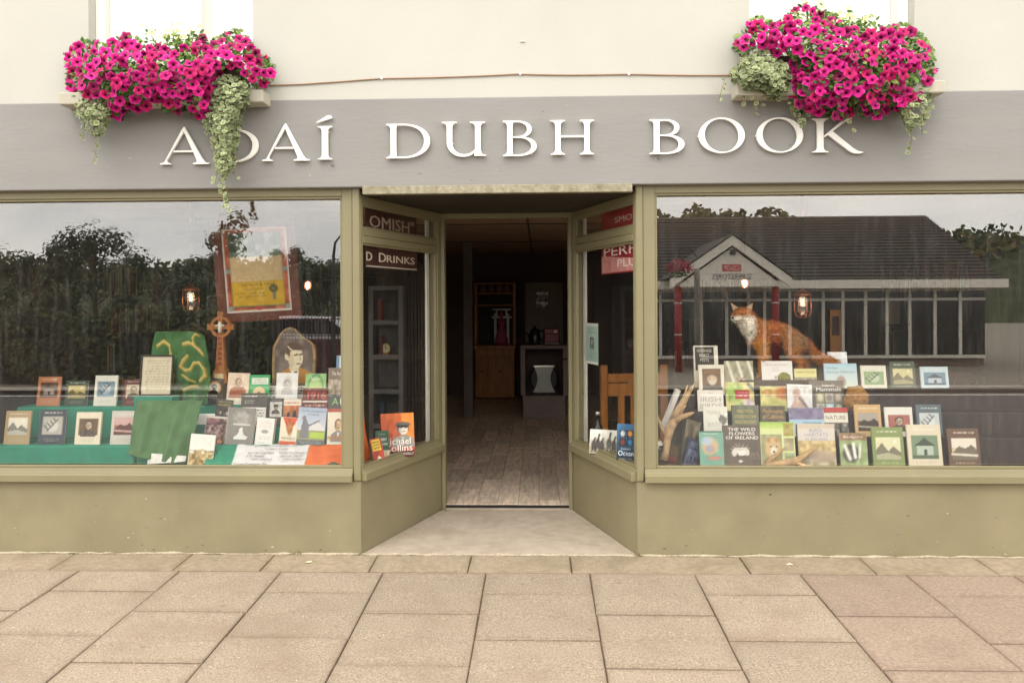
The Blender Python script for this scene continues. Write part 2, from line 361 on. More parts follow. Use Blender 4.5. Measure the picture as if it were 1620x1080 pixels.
winL = main_window(WLx0, WLx1, PLx, -1)
winR = main_window(WRx0, WRx1, PRx, 1)
# rounded corner posts
for x0, x1 in ((PLx + .001, CLx + .004), (CRx - .004, PRx - .001)):
    box('corner_post', x0, x1, -.012, .07, Z_SB + .001, Z_FB + .008, olive, shop, bevel=.010)
# piers at the far ends
box('end_pier', XL, WLx0 - .09, .004, TH, Z_SB, Z_FB + .01, olive_wall, shop)
box('end_pier', WRx1 + .09, XR, .004, TH, Z_SB, Z_FB + .01, olive_wall, shop)
# splayed porch windows
def porch_window(fn, Ln, side):
    w0, w1 = .034, Ln - .085
    zt0 = W(574, 384, .02).z; zt1 = W(574, 360, .02).z; top = Z_SOF - .055
    fm = MB()
    fm.box(.0, w0, -.06, .006, Z_ST, Z_SOF, fn); fm.box(w1, Ln - .03, -.06, .006, Z_ST, Z_SOF, fn)
    fm.box(w0, w1, -.058, .004, top, Z_SOF - .001, fn)
    fm.box(w0, w1, -.058, .008, zt0, (zt0 + zt1) / 2 - .002, fn); fm.box(w0, w1, -.0575, .004, (zt0 + zt1) / 2 - .001, zt1, fn)
    fo = fm.build('porch_window', olive, shop, bevel=.004)
    t = .012; bd = MB()
    for za, zb in ((Z_ST, zt0), (zt1, top)):
        bd.box(w0, w1, -.025, -.004, za, za + t, fn); bd.box(w0, w1, -.025, -.004, zb - t, zb, fn)
        bd.box(w0, w0 + t, -.0255, -.0035, za + t, zb - t, fn); bd.box(w1 - t, w1, -.0255, -.0035, za + t, zb - t, fn)
    bd.build('glazing_bead', olive, fo, bevel=.002)
    wb = MB(); wb.box(w1 - .05, w1 - .013, -.075, -.058, Z_ST, zt0, fn); wb.box(w1 - .05, w1 - .013, -.075, -.058, zt1, top, fn)
    wb.build('inner_lining', mat('white_lining', lin('d8d3c6'), rough=.6), fo)
    h = Z_ST - Z_SB
    prof = [(.036, Z_SB), (.036, Z_SB + h * .6), (.012, Z_SB + h * .7), (.004, Z_ST), (-.1, Z_ST), (-.1, Z_SB)]
    n = len(prof); sl = MB()
    sl.add([fn(.008, w, z) for w, z in prof] + [fn(Ln - .03, w, z) for w, z in prof], [tuple(range(n)), tuple(range(2 * n - 1, n - 1, -1))] + [(i, (i + 1) % n, n + (i + 1) % n, n + i) for i in range(n)])
    sl.build('window_sill', olive, fo, bevel=.003)
    box('pane', w0 - .004, w1 + .004, -.034, -.028, Z_ST - .004, zt0 + .004, splayglass, fo, fn=fn)
    box('pane', w0 - .004, w1 + .004, -.034, -.028, zt1 - .004, top + .004, splayglass, fo, fn=fn)
    return (w0, w1, zt0, zt1, top)
pwL = porch_window(fl, LL, -1); pwR = porch_window(fr, LR, 1)
# door frame, soffit and lintel strip
df = MB(); df.box(JLx - .005, JLx + .022, YD - .03, YD + .08, -.02, Z_SOF); df.box(JRx - .022, JRx + .005, YD - .03, YD + .08, -.02, Z_SOF)
df.box(JLx + .022, JRx - .022, YD - .028, YD + .078, Z_SOF - .035, Z_SOF)
door_frame = df.build('door_frame', olive, shop, bevel=.004)
for z in (1.95, 1.48, .98, .5): box('hinge', JRx - .0265, JRx - .0225, YD + .03, YD + .075, z, z + .09, iron, door_frame)
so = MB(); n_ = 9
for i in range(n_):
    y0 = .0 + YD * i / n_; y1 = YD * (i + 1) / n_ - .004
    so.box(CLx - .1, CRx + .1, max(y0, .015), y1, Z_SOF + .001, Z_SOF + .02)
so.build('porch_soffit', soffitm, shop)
ls = box('lintel_strip', W(574, 302, -.06).x, W(1000, 300, -.06).x, -.075, -.02, W(790, 305.2, -.075).z, Z_FB + .003, mat('peeling_cream_paint', lk('b9b196'), rough=.7, var=.25, scale=40, bump=.4, bscale=60, dirt=lk('857a5c'), dscale=9, damt=.8), shop, bevel=.003)
# sign band and upper wall
fascia = box('sign_band', XL, XR, -.055, .2, Z_FB, Z_FT, greyband, shop, bevel=.006)
UWL = (W(140, 60, -.05).x, W(400, 60, -.05).x); UWR = (W(1185, 60, -.05).x, W(1447, 60, -.05).x)
ZW0, ZW1 = Z_FT + .075, 4.35
uw = MB()
xs = [XL, UWL[0], UWL[1], UWR[0], UWR[1], XR]
for i in (0, 2, 4): uw.box(xs[i], xs[i + 1], -.05, .2, Z_FT, 6.2)
for i in (1, 3): uw.box(xs[i], xs[i + 1], -.05, .2, ZW1, 6.2); uw.box(xs[i], xs[i + 1], -.04, .2, Z_FT, ZW0)
uw.build('upper_wall', cream, shop)
for x0, x1 in (UWL, UWR):
    box('stone_sill', x0 - .11, x1 + .11, -.195, -.052, Z_FT - .045, Z_FT + .03, boxwood, shop, bevel=.008)
    f_ = MB(); y0, y1 = .03, .09; bw = .055
    f_.box(x0, x1, y0, y1, ZW0, ZW0 + bw); f_.box(x0, x1, y0, y1, ZW1 - bw, ZW1)
    f_.box(x0, x0 + bw, y0 + .0005, y1, ZW0 + bw, ZW1 - bw); f_.box(x1 - bw, x1, y0 + .0005, y1, ZW0 + bw, ZW1 - bw)
    xm = x0 + (x1 - x0) * .62 if x0 < 0 else x0 + (x1 - x0) * .42
    f_.box(xm - .035, xm + .035, y0 - .004, y1, ZW0 + bw, ZW1 - bw)
    wf = f_.build('upper_window', upvc, shop, bevel=.004)
    box('pane', x0 + bw, xm - .035, .055, .06, ZW0 + bw, ZW1 - bw, clear, wf); box('pane', xm + .035, x1 - bw, .055, .06, ZW0 + bw, ZW1 - bw, clear, wf)
    c = MB(); nn = 90
    A = [(x0 + (x1 - x0) * i / nn, .14 + .018 * math.sin(i * .9 + math.sin(i * .37) * 2)) for i in range(nn + 1)]
    c.add([(x, y, ZW0) for x, y in A] + [(x, y, ZW1) for x, y in A], [(i, i + 1, nn + 2 + i, nn + 1 + i) for i in range(nn)])
    c.build('net_curtain', mat('net_curtain', lin('f4f2ea'), rough=.9, var=.03), wf, smooth=True, recalc=False)
    box('room_backing', x0 - .1, x1 + .1, .5, .52, ZW0 - .1, ZW1 + .1, mat('pale_room', lin('d8d4c8'), rough=.9), wf)
# shell: side and back walls, ceiling
sh = MB(); sh.box(XL, XL + .15, .2, 8.7, -.1, 6.2); sh.box(XR - .15, XR, .2, 8.7, -.1, 6.2); sh.box(XL + .15, XR - .15, 8.55, 8.7, -.1, 6.2)
sh.build('inner_wall', darkwall, shop)
roof = MB(); roof.box(XL, XR, -.1, 8.7, 6.201, 6.3); roof.build('roof_light_block', mat('roof_block', lin('4a4a4a'), rough=.9), shop)  # unseen sheet added on top to block light from the interior
ce = MB(); ce.box(XL, XR, YD + .08, 8.6, 2.36, 2.42); ce.box(XL, CLx - .1, .201, YD + .08, 2.3, 2.42); ce.box(CRx + .1, XR, .201, YD + .08, 2.3, 2.42)
ce.box(CLx - .1, CRx + .1, .0, YD + .08, 2.30, 2.34); ce.box(JLx, JRx, YD + .079, YD + .1, Z_SOF - .001, 2.36)
ce.build('shop_ceiling', ceilm, shop)
sm = MB(); sm.box(-.12, -.10, YD + .1, 8.5, 2.352, 2.36); sm.box(-2, 2, 3.4, 3.42, 2.352, 2.36); sm.box(-2, 2, 5.8, 5.82, 2.352, 2.36)
sm.build('ceiling_batten', darkwood, shop)
# porch floor and threshold
pf = MB(); zt = .006
pf.add([(CLx, -.012, .001), (CRx, -.012, .001), (JRx, YD - .03, zt), (JLx, YD - .03, zt), (CLx, -.012, -.05), (CRx, -.012, -.05)], [(0, 1, 2, 3), (0, 4, 5, 1)])
pf.build('porch_slab', porchm, shop, recalc=False)
box('threshold', JLx + .02, JRx - .02, YD - .036, YD + .004, -.02, .012, porchm, shop, bevel=.004)
box('threshold_gap_shade', JLx + .022, JRx - .022, YD - .002, YD + .012, .0125, .030, black, shop)  # black strip painted in as the shaded gap under the tile edge
mf = MB()                                       # crumbling mortar fillet where wall and paving meet
for xa_, xb_ in ((-4.6, CLx - .01), (CLx + .01, CRx - .01), (CRx + .01, 4.6)):
    pts_ = [(xa_ + (xb_ - xa_) * i / 60, -.010 + rnd.uniform(-.004, .004), rnd.uniform(-.002, .003)) for i in range(61)]
    mf.tube(pts_, [max(.002, rnd.gauss(.008, .003)) for _ in pts_], 6)
mf.build('mortar_fillet', mat('pale_mortar', lk('d2c3a8'), rough=1, var=.25, scale=60), shop, smooth=True)['kind'] = 'stuff'
# floor of wood-look tiles, each a piece near the door
FZ = .034
box('floor_bed', XL + .15, XR - .15, YD + .02, 8.55, -.05, FZ - .004, mat('tile_joint', lin('a89a88'), rough=.9, var=.1), shop)
tile_meshes = []
tw, tl = .158, .60
tb = MB(); hx, hy = tw / 2 - .0024, tl / 2 - .0024
tb.box(-hx, hx, -hy, hy, -.01, 0); tmesh = None
proto = None
for i in range(-6, 7):
    x = (JLx + JRx) / 2 + i * tw
    y = YD + .02 - ((i * 7) % 5) * .12
    while y < 5.6:
        ya, yb = max(y, YD + .015), y + tl
        if yb - ya > .05:
            if proto is None: proto = tb.build('floor_tile', tilem, shop, bevel=.0015); o = proto
            else: o = link_copy(proto, 'floor_tile', shop)
            o.location = (x, (ya + yb) / 2, FZ + rnd.uniform(-.0006, .0006)); o.scale = (1, (yb - ya) / tl, 1)
        y += tl
box('floor_board', XL + .16, XR - .16, 5.61, 8.5, FZ - .006, FZ - .001, tilem, shop)
# open door leaf, swung in against the right-hand wall
dl = empty('door_leaf', (JRx - .024, YD + .085, FZ + .006), parent=shop, rot=(0, 0, math.radians(-3)))
dm = MB(); dm.box(-.0, .042, 0, .11, 0, 2.12); dm.box(-.0, .042, .80, .91, 0, 2.12); dm.box(.0005, .0415, .11, .80, 0, .5); dm.box(.0005, .0415, .11, .80, 2.0, 2.12); dm.box(.0005, .0415, .11, .80, 1.0, 1.09)
dm.build('leaf_frame', olive, dl, bevel=.003)
MB().tube([(-.0, .86, 1.02), (-.045, .86, 1.02), (-.05, .80, 1.02), (-.05, .75, 1.02)], .009).build('door_handle', black, dl, smooth=True)
box('leaf_pane', .018, .024, .11, .80, .5, 2.0, splayglass, dl)
# ------------------------------------------------------------------ letters of the sign
def q(p0, p1, p2, n=6): return [((1 - t) ** 2 * p0[0] + 2 * t * (1 - t) * p1[0] + t * t * p2[0], (1 - t) ** 2 * p0[1] + 2 * t * (1 - t) * p1[1] + t * t * p2[1]) for t in [i / n for i in range(n + 1)]]
def stem(x0, x1, bl=.11, br=.11, tl=.11, tr=.11, y0=0, y1=1, bot=True, top=True):
    b = .035; k = .15; P = []
    if bot: P += [(x0 - bl, y0), (x1 + br, y0)] + q((x1 + br, y0 + b), (x1 + .015, y0 + b), (x1, y0 + k))
    else: P += [(x0, y0), (x1, y0)]
    if top: P += q((x1, y1 - k), (x1 + .015, y1 - b), (x1 + tr, y1 - b)) + [(x1 + tr, y1), (x0 - tl, y1)] + q((x0 - tl, y1 - b), (x0 - .015, y1 - b), (x0, y1 - k))
    else: P += [(x1, y1), (x0, y1)]
    if bot: P += q((x0, y0 + k), (x0 - .015, y0 + b), (x0 - bl, y0 + b))
    return P
def arc(cx, cy, rx, ry, a0, a1, n=26): return [(cx + rx * math.cos(math.radians(a0 + (a1 - a0) * i / n)), cy + ry * math.sin(math.radians(a0 + (a1 - a0) * i / n))) for i in range(n + 1)]
def bowl(xs, cx, y0, y1, r, thin, thick, sq=.93):
    def half(cx_, rx, cy, ry):
        pts = []
        for i in range(25):
            t = math.radians(90 - 180 * i / 24); c_, s_ = math.cos(t), math.sin(t)
            pts.append((cx_ + rx * abs(c_) ** sq, cy + ry * math.copysign(abs(s_) ** sq, s_)))
        return pts
    cy, ry = (y0 + y1) / 2, (y1 - y0) / 2
    A = [(xs, y1)] + half(cx, r, cy, ry) + [(xs, y0)]
    B = [(xs, y1 - thin)] + half(cx, r - thick, cy, ry - thin) + [(xs, y0 + thin)]
    return ('strip', A, B)
def glyph(ch):
    if ch in 'AÁ':
        return [('poly', [(.08, .04), (.115, .04), (.60, .93), (.575, 1.0), (.54, .985)]),
                ('poly', [(.575, 1.03), (.90, .12), (.93, .05), (1.10, .05), (1.06, .13), (.65, 1.0), (.60, 1.06)][0:] if False else [(.545, .985), (.905, .10), (1.07, .10), (.66, .93), (.60, 1.05), (.575, 1.04)]),
                ('poly', [(.30, .335), (.86, .335), (.84, .385), (.325, .385)]),
                ('poly', [(-.02, 0), (.25, 0), (.25, .035)] + q((.22, .037), (.13, .045), (.17, .15), 4) + [(.125, .13)] + q((.10, .08), (.05, .04), (-.02, .035), 4)),
                ('poly', [(.80, 0), (1.20, 0), (1.20, .035)] + q((1.17, .037), (1.10, .05), (1.05, .16), 4) + [(.88, .16)] + q((.90, .08), (.88, .04), (.80, .035), 4))], 1.19
    if ch == 'I': return [('poly', stem(.115, .285, .115, .115, .115, .115))], .4
    if ch == 'D': return [('poly', stem(.12, .28, .12, .02, .12, .02)), bowl(.24, .46, 0, 1, .76, .045, .165)], 1.22
    if ch == 'U':
        return [('poly', stem(.13, .28, .11, .1, .13, .12, y0=.35, bot=False)), ('poly', stem(.88, 1.03, .02, .14, .13, .12)),
                ('strip', [(.13, .36)] + arc(.55, .40, .42, .42, 182, 268, 16) + q((.60, -.02), (.80, 0), (.90, .14), 8), [(.28, .36)] + arc(.58, .40, .30, .345, 182, 268, 16) + q((.63, .055), (.78, .07), (.90, .22), 8))], 1.17
    if ch == 'B': return [('poly', stem(.12, .28, .12, .02, .12, .02)), bowl(.24, .40, .515, 1, .43, .045, .14), bowl(.24, .42, 0, .56, .55, .045, .16)], .98
    if ch == 'H': return [('poly', stem(.13, .28, .12, .12, .12, .12)), ('poly', stem(.92, 1.07, .12, .12, .12, .12)), ('poly', [(.27, .50), (.93, .50), (.93, .56), (.27, .56)])], 1.2
    if ch == 'O':
        A = arc(.65, .5, .65, .525, 0, 360, 56)[:-1]; B = []
        for x, y in arc(0, 0, .475, .485, 0, 360, 56)[:-1]:
            B.append((.65 + x * 1 + y * -.06, .5 + y))
        return [('ring', A, B)], 1.3
    if ch == 'K':
        return [('poly', stem(.13, .29, .12, .12, .12, .12)), ('poly', [(.28, .47), (.32, .44), (.92, .965), (1.00, .965), (1.00, 1), (.66, 1), (.66, .965), (.78, .95)]),
                ('poly', [(.36, .545), (.50, .635), (1.02, .13)] + q((1.06, .10), (1.15, .02), (1.30, -.005), 5) + q((1.20, -.04), (1.05, -.06), (.94, .02), 5))], 1.28
ACC = [('poly', [(0, 0), (.03, -.02), (.60, .22), (.53, .36), (.42, .36)])]
def letter(ch, px0, px1, ptop, pbase, accent=None):
    YF = -.084
    P0, P1 = W(px0, pbase, YF), W(px1, ptop, YF); h = W((px0 + px1) / 2, ptop, YF).z - W((px0 + px1) / 2, pbase, YF).z
    zb = W((px0 + px1) / 2, pbase, YF).z; parts, wd = glyph(ch); sx = (P1.x - P0.x) / wd
    b = MB(); T = lambda pts, ox=0, oz=0, s=1: [((x * s + ox) * sx + P0.x, zb + (z * s + oz) * h) for x, z in pts]
    for i, pt in enumerate(parts):
        y0 = YF + .0004 * i
        if pt[0] == 'poly': b.prism(T(pt[1]), y0, -.064)
        else: b.strip(T(pt[1]), T(pt[2]), y0, -.064, closed=pt[0] == 'ring')
    if accent:
        a0 = W(accent[0], accent[3], YF); a1 = W(accent[1], accent[2], YF); s = (a1.x - a0.x) / .6
        b.prism([(a0.x + x * s, a0.z + .004 + z * (a1.z - a0.z) / .36) for x, z in ACC[0][1]], YF, -.064)
    for k in range(2):                          # stand-off pegs into the wall
        pts = [p for p in b.v if abs(p[1] - (-.064)) < 1e-6]; p = pts[(len(pts) * (2 * k + 1)) // 4]
        b.box(p[0] - .004, p[0] + .004, -.0642, -.05, p[2] - .004, p[2] + .004)
    return b.build('letter', white, fascia, bevel=.0022)
for a in (('A', 254, 329, 203, 260), ('D', 340, 408, 203.5, 257), ('A', 415.5, 488, 198, 254.5), ('D', 611, 680, 196, 250.4), ('U', 699, 768.5, 192.7, 247),
          ('B', 795.7, 849.5, 191, 247), ('H', 871, 940.4, 190, 244.7), ('B', 1027.8, 1083.5, 188.7, 243.8), ('O', 1105.5, 1178.6, 187.5, 241), ('O', 1197, 1271, 187, 240.5), ('K', 1285, 1366, 186.7, 241)):
    letter(*a)
letter('I', 502.4, 525, 199.6, 252.6, accent=(499.4, 525.7, 183.5, 195))

# ------------------------------------------------------------------ printed covers (colour grids on the cover faces)
def C(c):
    return np.array([int(c[i:i + 2], 16) / 255 for i in (0, 2, 4)]) if isinstance(c, str) else np.array(c)
class Art:
    def __init__(s, bg, w=34, h=50, seed=1):
        s.w, s.h = w, h; s.rs = np.random.RandomState(seed)
        u = np.linspace(0, 1, w); v = np.linspace(0, 1, h); s.U, s.V = np.meshgrid(u, v); s.I = np.zeros((h, w, 3)); s.I[:] = C(bg)
    def mix(s, m, c): m = np.clip(m, 0, 1)[..., None]; s.I = s.I * (1 - m) + C(c) * m; return s
    def rect(s, u0, v0, u1, v1, c, a=1, e=.012):
        f = lambda x: np.clip(x / e + .5, 0, 1)
        return s.mix(a * f(s.U - u0) * f(u1 - s.U) * f(s.V - v0) * f(v1 - s.V), c)
    def ell(s, cu, cv, ru, rv, c, a=1, e=.08): return s.mix(a * np.clip((1 - np.hypot((s.U - cu) / ru, (s.V - cv) / rv)) / e + .5, 0, 1), c)
    def ring(s, cu, cv, r, t, c, asp=1): return s.mix(np.clip(1.3 - abs(np.hypot(s.U - cu, (s.V - cv) * asp) - r) / t, 0, 1), c)
    def grad(s, v0, v1, c0, c1, a=1):
        t = np.clip((s.V - v0) / (v1 - v0), 0, 1)[..., None]; k = ((s.V >= v0) & (s.V <= v1))[..., None] * a
        s.I = s.I * (1 - k) + (C(c0) * (1 - t) + C(c1) * t) * k; return s
    def line(s, u0, v0, u1, v1, w, c, a=1):
        du, dv = u1 - u0, v1 - v0; t = np.clip(((s.U - u0) * du + (s.V - v0) * dv) / (du * du + dv * dv + 1e-9), 0, 1)
        return s.mix(a * np.clip(1.4 - np.hypot(s.U - u0 - t * du, s.V - v0 - t * dv) / w, 0, 1), c)
    def poly(s, P, c, a=1):
        ins = np.zeros(s.U.shape, bool); j = len(P) - 1
        for i in range(len(P)):
            (xi, yi), (xj, yj) = P[i], P[j]
            ins ^= ((yi > s.V) != (yj > s.V)) & (s.U < (xj - xi) * (s.V - yi) / (yj - yi + 1e-9) + xi); j = i
        return s.mix(ins * a, c)
    def noise(s, amp, n=8, u0=0, v0=0, u1=1, v1=1, c=None, thr=.5):
        g = s.rs.rand(n + 2, n + 2); x = s.U * n; y = s.V * n; i = x.astype(int); j = y.astype(int); fx, fy = x - i, y - j
        fx = fx * fx * (3 - 2 * fx); fy = fy * fy * (3 - 2 * fy)
        z = g[j, i] * (1 - fx) * (1 - fy) + g[j, i + 1] * fx * (1 - fy) + g[j + 1, i] * (1 - fx) * fy + g[j + 1, i + 1] * fx * fy
        k = (s.U >= u0) & (s.U <= u1) & (s.V >= v0) & (s.V <= v1)
        if c is None: s.I = np.clip(s.I + (k * (z - .5) * 2 * amp)[..., None], 0, 1)
        else: s.mix(k * amp * np.clip((z - thr) * 6, 0, 1), c)
        return s
    def dashes(s, u0, v0, u1, v1, rows, c, a=.8):     # rows of print too small to read
        for r in range(rows):
            v = v1 - (r + .5) * (v1 - v0) / rows; x = u0 + s.rs.rand() * .06
            while x < u1 - .03:
                l = .04 + s.rs.rand() * .12; s.rect(x, v - .22 * (v1 - v0) / rows, min(x + l, u1), v + .22 * (v1 - v0) / rows, c, a * (.6 + .4 * s.rs.rand())); x += l + .035
        return s
    def man(s, cu, cv, r, skin='c9b39a', hair='4a3b30', coat='6a4a38', asp=.7, beard=None, cap=None, shade='8a715c', shirt=None):
        ry = r * asp
        s.poly([(cu - 2.1 * r, cv - 3.4 * ry), (cu - 1.9 * r, cv - 1.9 * ry), (cu - .7 * r, cv - 1.25 * ry), (cu + .7 * r, cv - 1.25 * ry), (cu + 1.9 * r, cv - 1.9 * ry), (cu + 2.1 * r, cv - 3.4 * ry)], coat)
        if shirt: s.poly([(cu - .45 * r, cv - 1.2 * ry), (cu + .45 * r, cv - 1.2 * ry), (cu, cv - 2.6 * ry)], shirt)
        s.rect(cu - .42 * r, cv - 1.45 * ry, cu + .42 * r, cv - .5 * ry, shade)
        s.ell(cu, cv + .12 * ry, 1.04 * r, 1.16 * ry, hair); s.ell(cu + .06 * r, cv - .12 * ry, .84 * r, 1.05 * ry, skin)
        s.ell(cu - .55 * r, cv - .2 * ry, .35 * r, .8 * ry, shade, .5, .6)
        for k in (-.32, .42): s.ell(cu + k * r, cv + .08 * ry, .17 * r, .09 * ry, hair, .85)
        s.line(cu + .1 * r, cv, cu + .16 * r, cv - .3 * ry, .1 * r, shade, .7); s.line(cu - .2 * r, cv - .58 * ry, cu + .35 * r, cv - .56 * ry, .08 * r, '6d4a3c', .8)
        if beard: s.ell(cu + .05 * r, cv - .75 * ry, .72 * r, .72 * ry, beard, .95, .3)
        if cap:
            s.ell(cu, cv + .75 * ry, 1.35 * r, .5 * ry, cap); s.rect(cu - 1.0 * r, cv + .3 * ry, cu + 1.0 * r, cv + .6 * ry, '2a2622'); s.ell(cu + .1 * r, cv + .28 * ry, .95 * r, .16 * ry, '1c1917')
        return s
    def colors(s): return np.array([[lin_np(c) for c in row] for row in s.I]).reshape(-1, 3) if False else lin_arr(s.I.reshape(-1, 3))
def lin_arr(a): a = np.clip(a, 0, 1); return np.where(a <= .04045, a / 12.92, ((a + .055) / 1.055) ** 2.4)
def sheet(art, w, h, y=0, fn=None, t=.0016):     # art on the face of a thin board standing in x, z
    b = MB(); nw, nh = art.w, art.h
    pts = [(-w / 2 + w * i / (nw - 1), y, h * j / (nh - 1)) for j in range(nh) for i in range(nw)]
    b.add(pts, [(j * nw + i, j * nw + i + 1, (j + 1) * nw + i + 1, (j + 1) * nw + i) for j in range(nh - 1) for i in range(nw - 1)])
    col = art.colors()
    k = len(pts); ring = [i for i in range(nw)] + [j * nw + nw - 1 for j in range(1, nh)] + [(nh - 1) * nw + i for i in range(nw - 2, -1, -1)] + [j * nw for j in range(nh - 2, 0, -1)]
    b.v += [(pts[i][0], y + t, pts[i][2]) for i in ring]; n = len(ring)
    b.f += [(ring[(q_ + 1) % n], ring[q_], k + q_, k + (q_ + 1) % n) for q_ in range(n)] + [tuple(range(k + n - 1, k - 1, -1))]
    b.c = np.vstack([col, col[ring]])
    if fn: b.v = [fn(*p) for p in b.v]
    return b
_inks = {}
def ink(c):
    if c not in _inks: _inks[c] = mat('ink_' + c, lin(c), rough=.45, var=0)
    return _inks[c]
def make_book(loc, w, h, t, art, label, group, texts=(), spine='6b6257', tilt=10, yaw=0, roll=0, cat='book', bold=0, name='book'):
    r = empty(name, loc, label, cat, group, rot=(math.radians(-tilt), math.radians(roll), math.radians(yaw)))
    f = sheet(art, w, h).build('front_cover', printM, r, recalc=False)
    if t > .004:
        pg = MB().box(-w / 2 + .002, w / 2 - .0025, .0016, t - .0015, .0025, h - .0025); pg.build('page_block', pageM, r)
        bk = MB().box(-w / 2, w / 2, t - .0015, t, 0, h); bk.box(-w / 2 - .0012, -w / 2 + .0016, .0002, t - .0002, 0.0002, h - .0002)
        bk.build('back_cover', mat('cover_' + spine, lin(spine), rough=.45, var=.08), r)
    by = {}
    for tx in texts: by.setdefault(tx[5], []).append(tx[:5])
    for c, ls_ in by.items(): lettering(ls_, w, h, -.0005, ink(c), f, x0=-w / 2, bold=bold)
    return r
ZSILL = W(790, 741, .1).z
TL = {0: (W(420, 739, .10).z, .10), 1: (W(420, 703, .27).z, .27), 2: (W(420, 674, .41).z, .41), 3: (W(420, 640, .55).z, .55)}
TR = {0: (W(1200, 739, .10).z, .10), 1: (W(1200, 690, .27).z, .27), 2: (W(1200, 650, .41).z, .41), 3: (W(1200, 614, .55).z, .55)}
def place(side, x0, x1, yt, tier, t, art, label, texts=(), spine='6b6257', tilt=10, yaw=0, roll=0, dy=0, cat='book', yb=None, name='book', bold=0):
    zb, Y = (TL if side == 'L' else TR)[tier]; Y += dy
    if yb: zb = W((x0 + x1) / 2, yb, Y).z
    a, b_ = W(x0, (yt + 700) / 2, Y + .02), W(x1, (yt + 700) / 2, Y + .02)
    zt = W((x0 + x1) / 2, yt, Y + .03).z; w = b_.x - a.x; h = (zt - zb) / math.cos(math.radians(tilt))
    shift = t * .16 * (1 if side == 'L' else -1)
    art2 = art
    return make_book(((a.x + b_.x) / 2 - shift * .5, Y, zb + .0008), w - abs(shift), h, t, art2, label, 'books on display in the ' + ('history' if side == 'L' else 'nature') + ' window', texts, spine, tilt, yaw, roll, cat, bold, name)

# ------------------------------------------------------------------ stepped display stands
def steps(tiers, x0, x1, cloth, name, label):
    r = empty(name, ((x0 + x1) / 2, .3, ZSILL), label, 'display stand')
    ys = [tiers[i][1] - .055 for i in range(4)] + [.86]
    b = MB()
    for i in range(1, 4): b.box(x0 - r.location.x, x1 - r.location.x, ys[i] - .3, ys[i + 1] - .3 if i < 3 else .5, -.0, tiers[i][0] - ZSILL)
    b.build('riser', cloth, r, bevel=.01); return r
bd = MB(); bd.box(WLx0 - .1, CLx - .01, .1, .92, ZSILL - .03, ZSILL - .002); bd.build('display_floor', mat('display_board', lin('8b6b4a'), rough=.6, var=.2, scale=6, stretch=(.5, 4, 1)), shop)
bd = MB(); bd.box(CRx + .01, WRx1 + .1, .1, .92, ZSILL - .03, ZSILL - .002); bd.build('display_floor', MATS['display_board'], shop)
for fn, Ln in ((fl, LL), (fr, LR)):
    p = [fn(.0, -.05, 0), fn(Ln - .05, -.05, 0), fn(Ln - .05, -.26, 0), fn(0, -.6, 0)]
    s_ = MB(); s_.add([(a[0], a[1], ZSILL - .004) for a in p] + [(a[0], a[1], ZSILL - .03) for a in p], [(0, 1, 2, 3), (4, 5, 6, 7), (0, 1, 5, 4), (1, 2, 6, 5), (2, 3, 7, 6), (3, 0, 4, 7)]); s_.build('display_floor', MATS['display_board'], shop)
teal = mat('teal_cloth', lin('2f8f73'), rough=.95, var=.12, scale=9, bump=.2, bscale=200)
steps(TL, W(225, 700, .3).x, W(541, 700, .3).x, teal, 'stepped_stand', 'teal cloth covered stepped stand carrying the history books')
steps(TR, W(1098, 700, .3).x, 3.5, darkwood, 'stepped_stand', 'dark wooden stepped stand carrying the nature books')
low = MB()
# ------------------------------------------------------------------ history books (window with the certificate)
A = Art
a = A('4c453d', seed=2).ell(.48, .55, .40, .30, 'e6a658').ell(.48, .55, .33, .25, 'efe2cd').man(.48, .58, .13, hair='2c2622', skin='e9dcc8', coat='2c2622', asp=.75, beard='39302a').dashes(.15, .84, .85, .9, 1, 'f4efe6').dashes(.05, .2, .95, .28, 1, 'f4efe6').dashes(.15, .1, .8, .17, 1, 'f4efe6')
place('L', 325, 353, 597, 3, .022, a, 'dark book with a moustached man in an orange disc', spine='4c453d', yb=634, roll=4)
a = A('f0d8bd', seed=3).man(.5, .70, .15, skin='e0c3a2', hair='8a6d55', coat='b5714f', asp=.72, beard='c9b49c').poly([(.08, .22), (.15, .48), (.3, .56), (.75, .56), (.9, .45), (.92, .22)], 'b0694a').rect(0, 0, 1, .2, 'f5ead2').noise(.05, 10)
place('L', 359, 393, 590, 3, .012, a, 'cream book showing a bearded man in a rust coloured coat', spine='ecd9bd', yb=640, roll=2)
a = A('3fae6a', seed=4).rect(.12, .68, .92, .9, 'f3efe2').dashes(.2, .71, .85, .87, 2, '9db59a').ell(.5, .34, .32, .26, 'f0cf9f').man(.5, .34, .1, coat='b98e66')
place('L', 394, 427, 593, 3, .012, a, 'bright green book with a white title box and peach oval', spine='2f9a5a', yb=640)
a = A('ece7de', seed=5).dashes(.05, .55, .95, .95, 3, '38332e').rect(0, 0, 1, .3, '8b837a')
place('L', 424, 484, 610, 3, .01, a, 'white sheet with heavy black letters tucked behind the sketched portrait', [('H', .06, .75, .07, .35, '1d1b19'), ('B', .92, .75, .09, .35, '1d1b19'), ('L P', .12, .3, .2, .3, '2c2926')], yb=641, dy=.05, cat='leaflet', name='leaflet')
a = A('f2efe9', seed=6).ell(.52, .66, .2, .2, 'c9c4bd', 1, .9).man(.5, .68, .13, skin='dedad3', hair='8c8781', coat='d5d1cb', shade='b3aea7').dashes(.1, .2, .9, .25, 1, 'cfcac2').noise(.02, 12)
place('L', 437, 471, 590, 3, .008, a, 'white book with a faint grey pencil portrait', spine='e8e4dc', yb=645, dy=-.02)
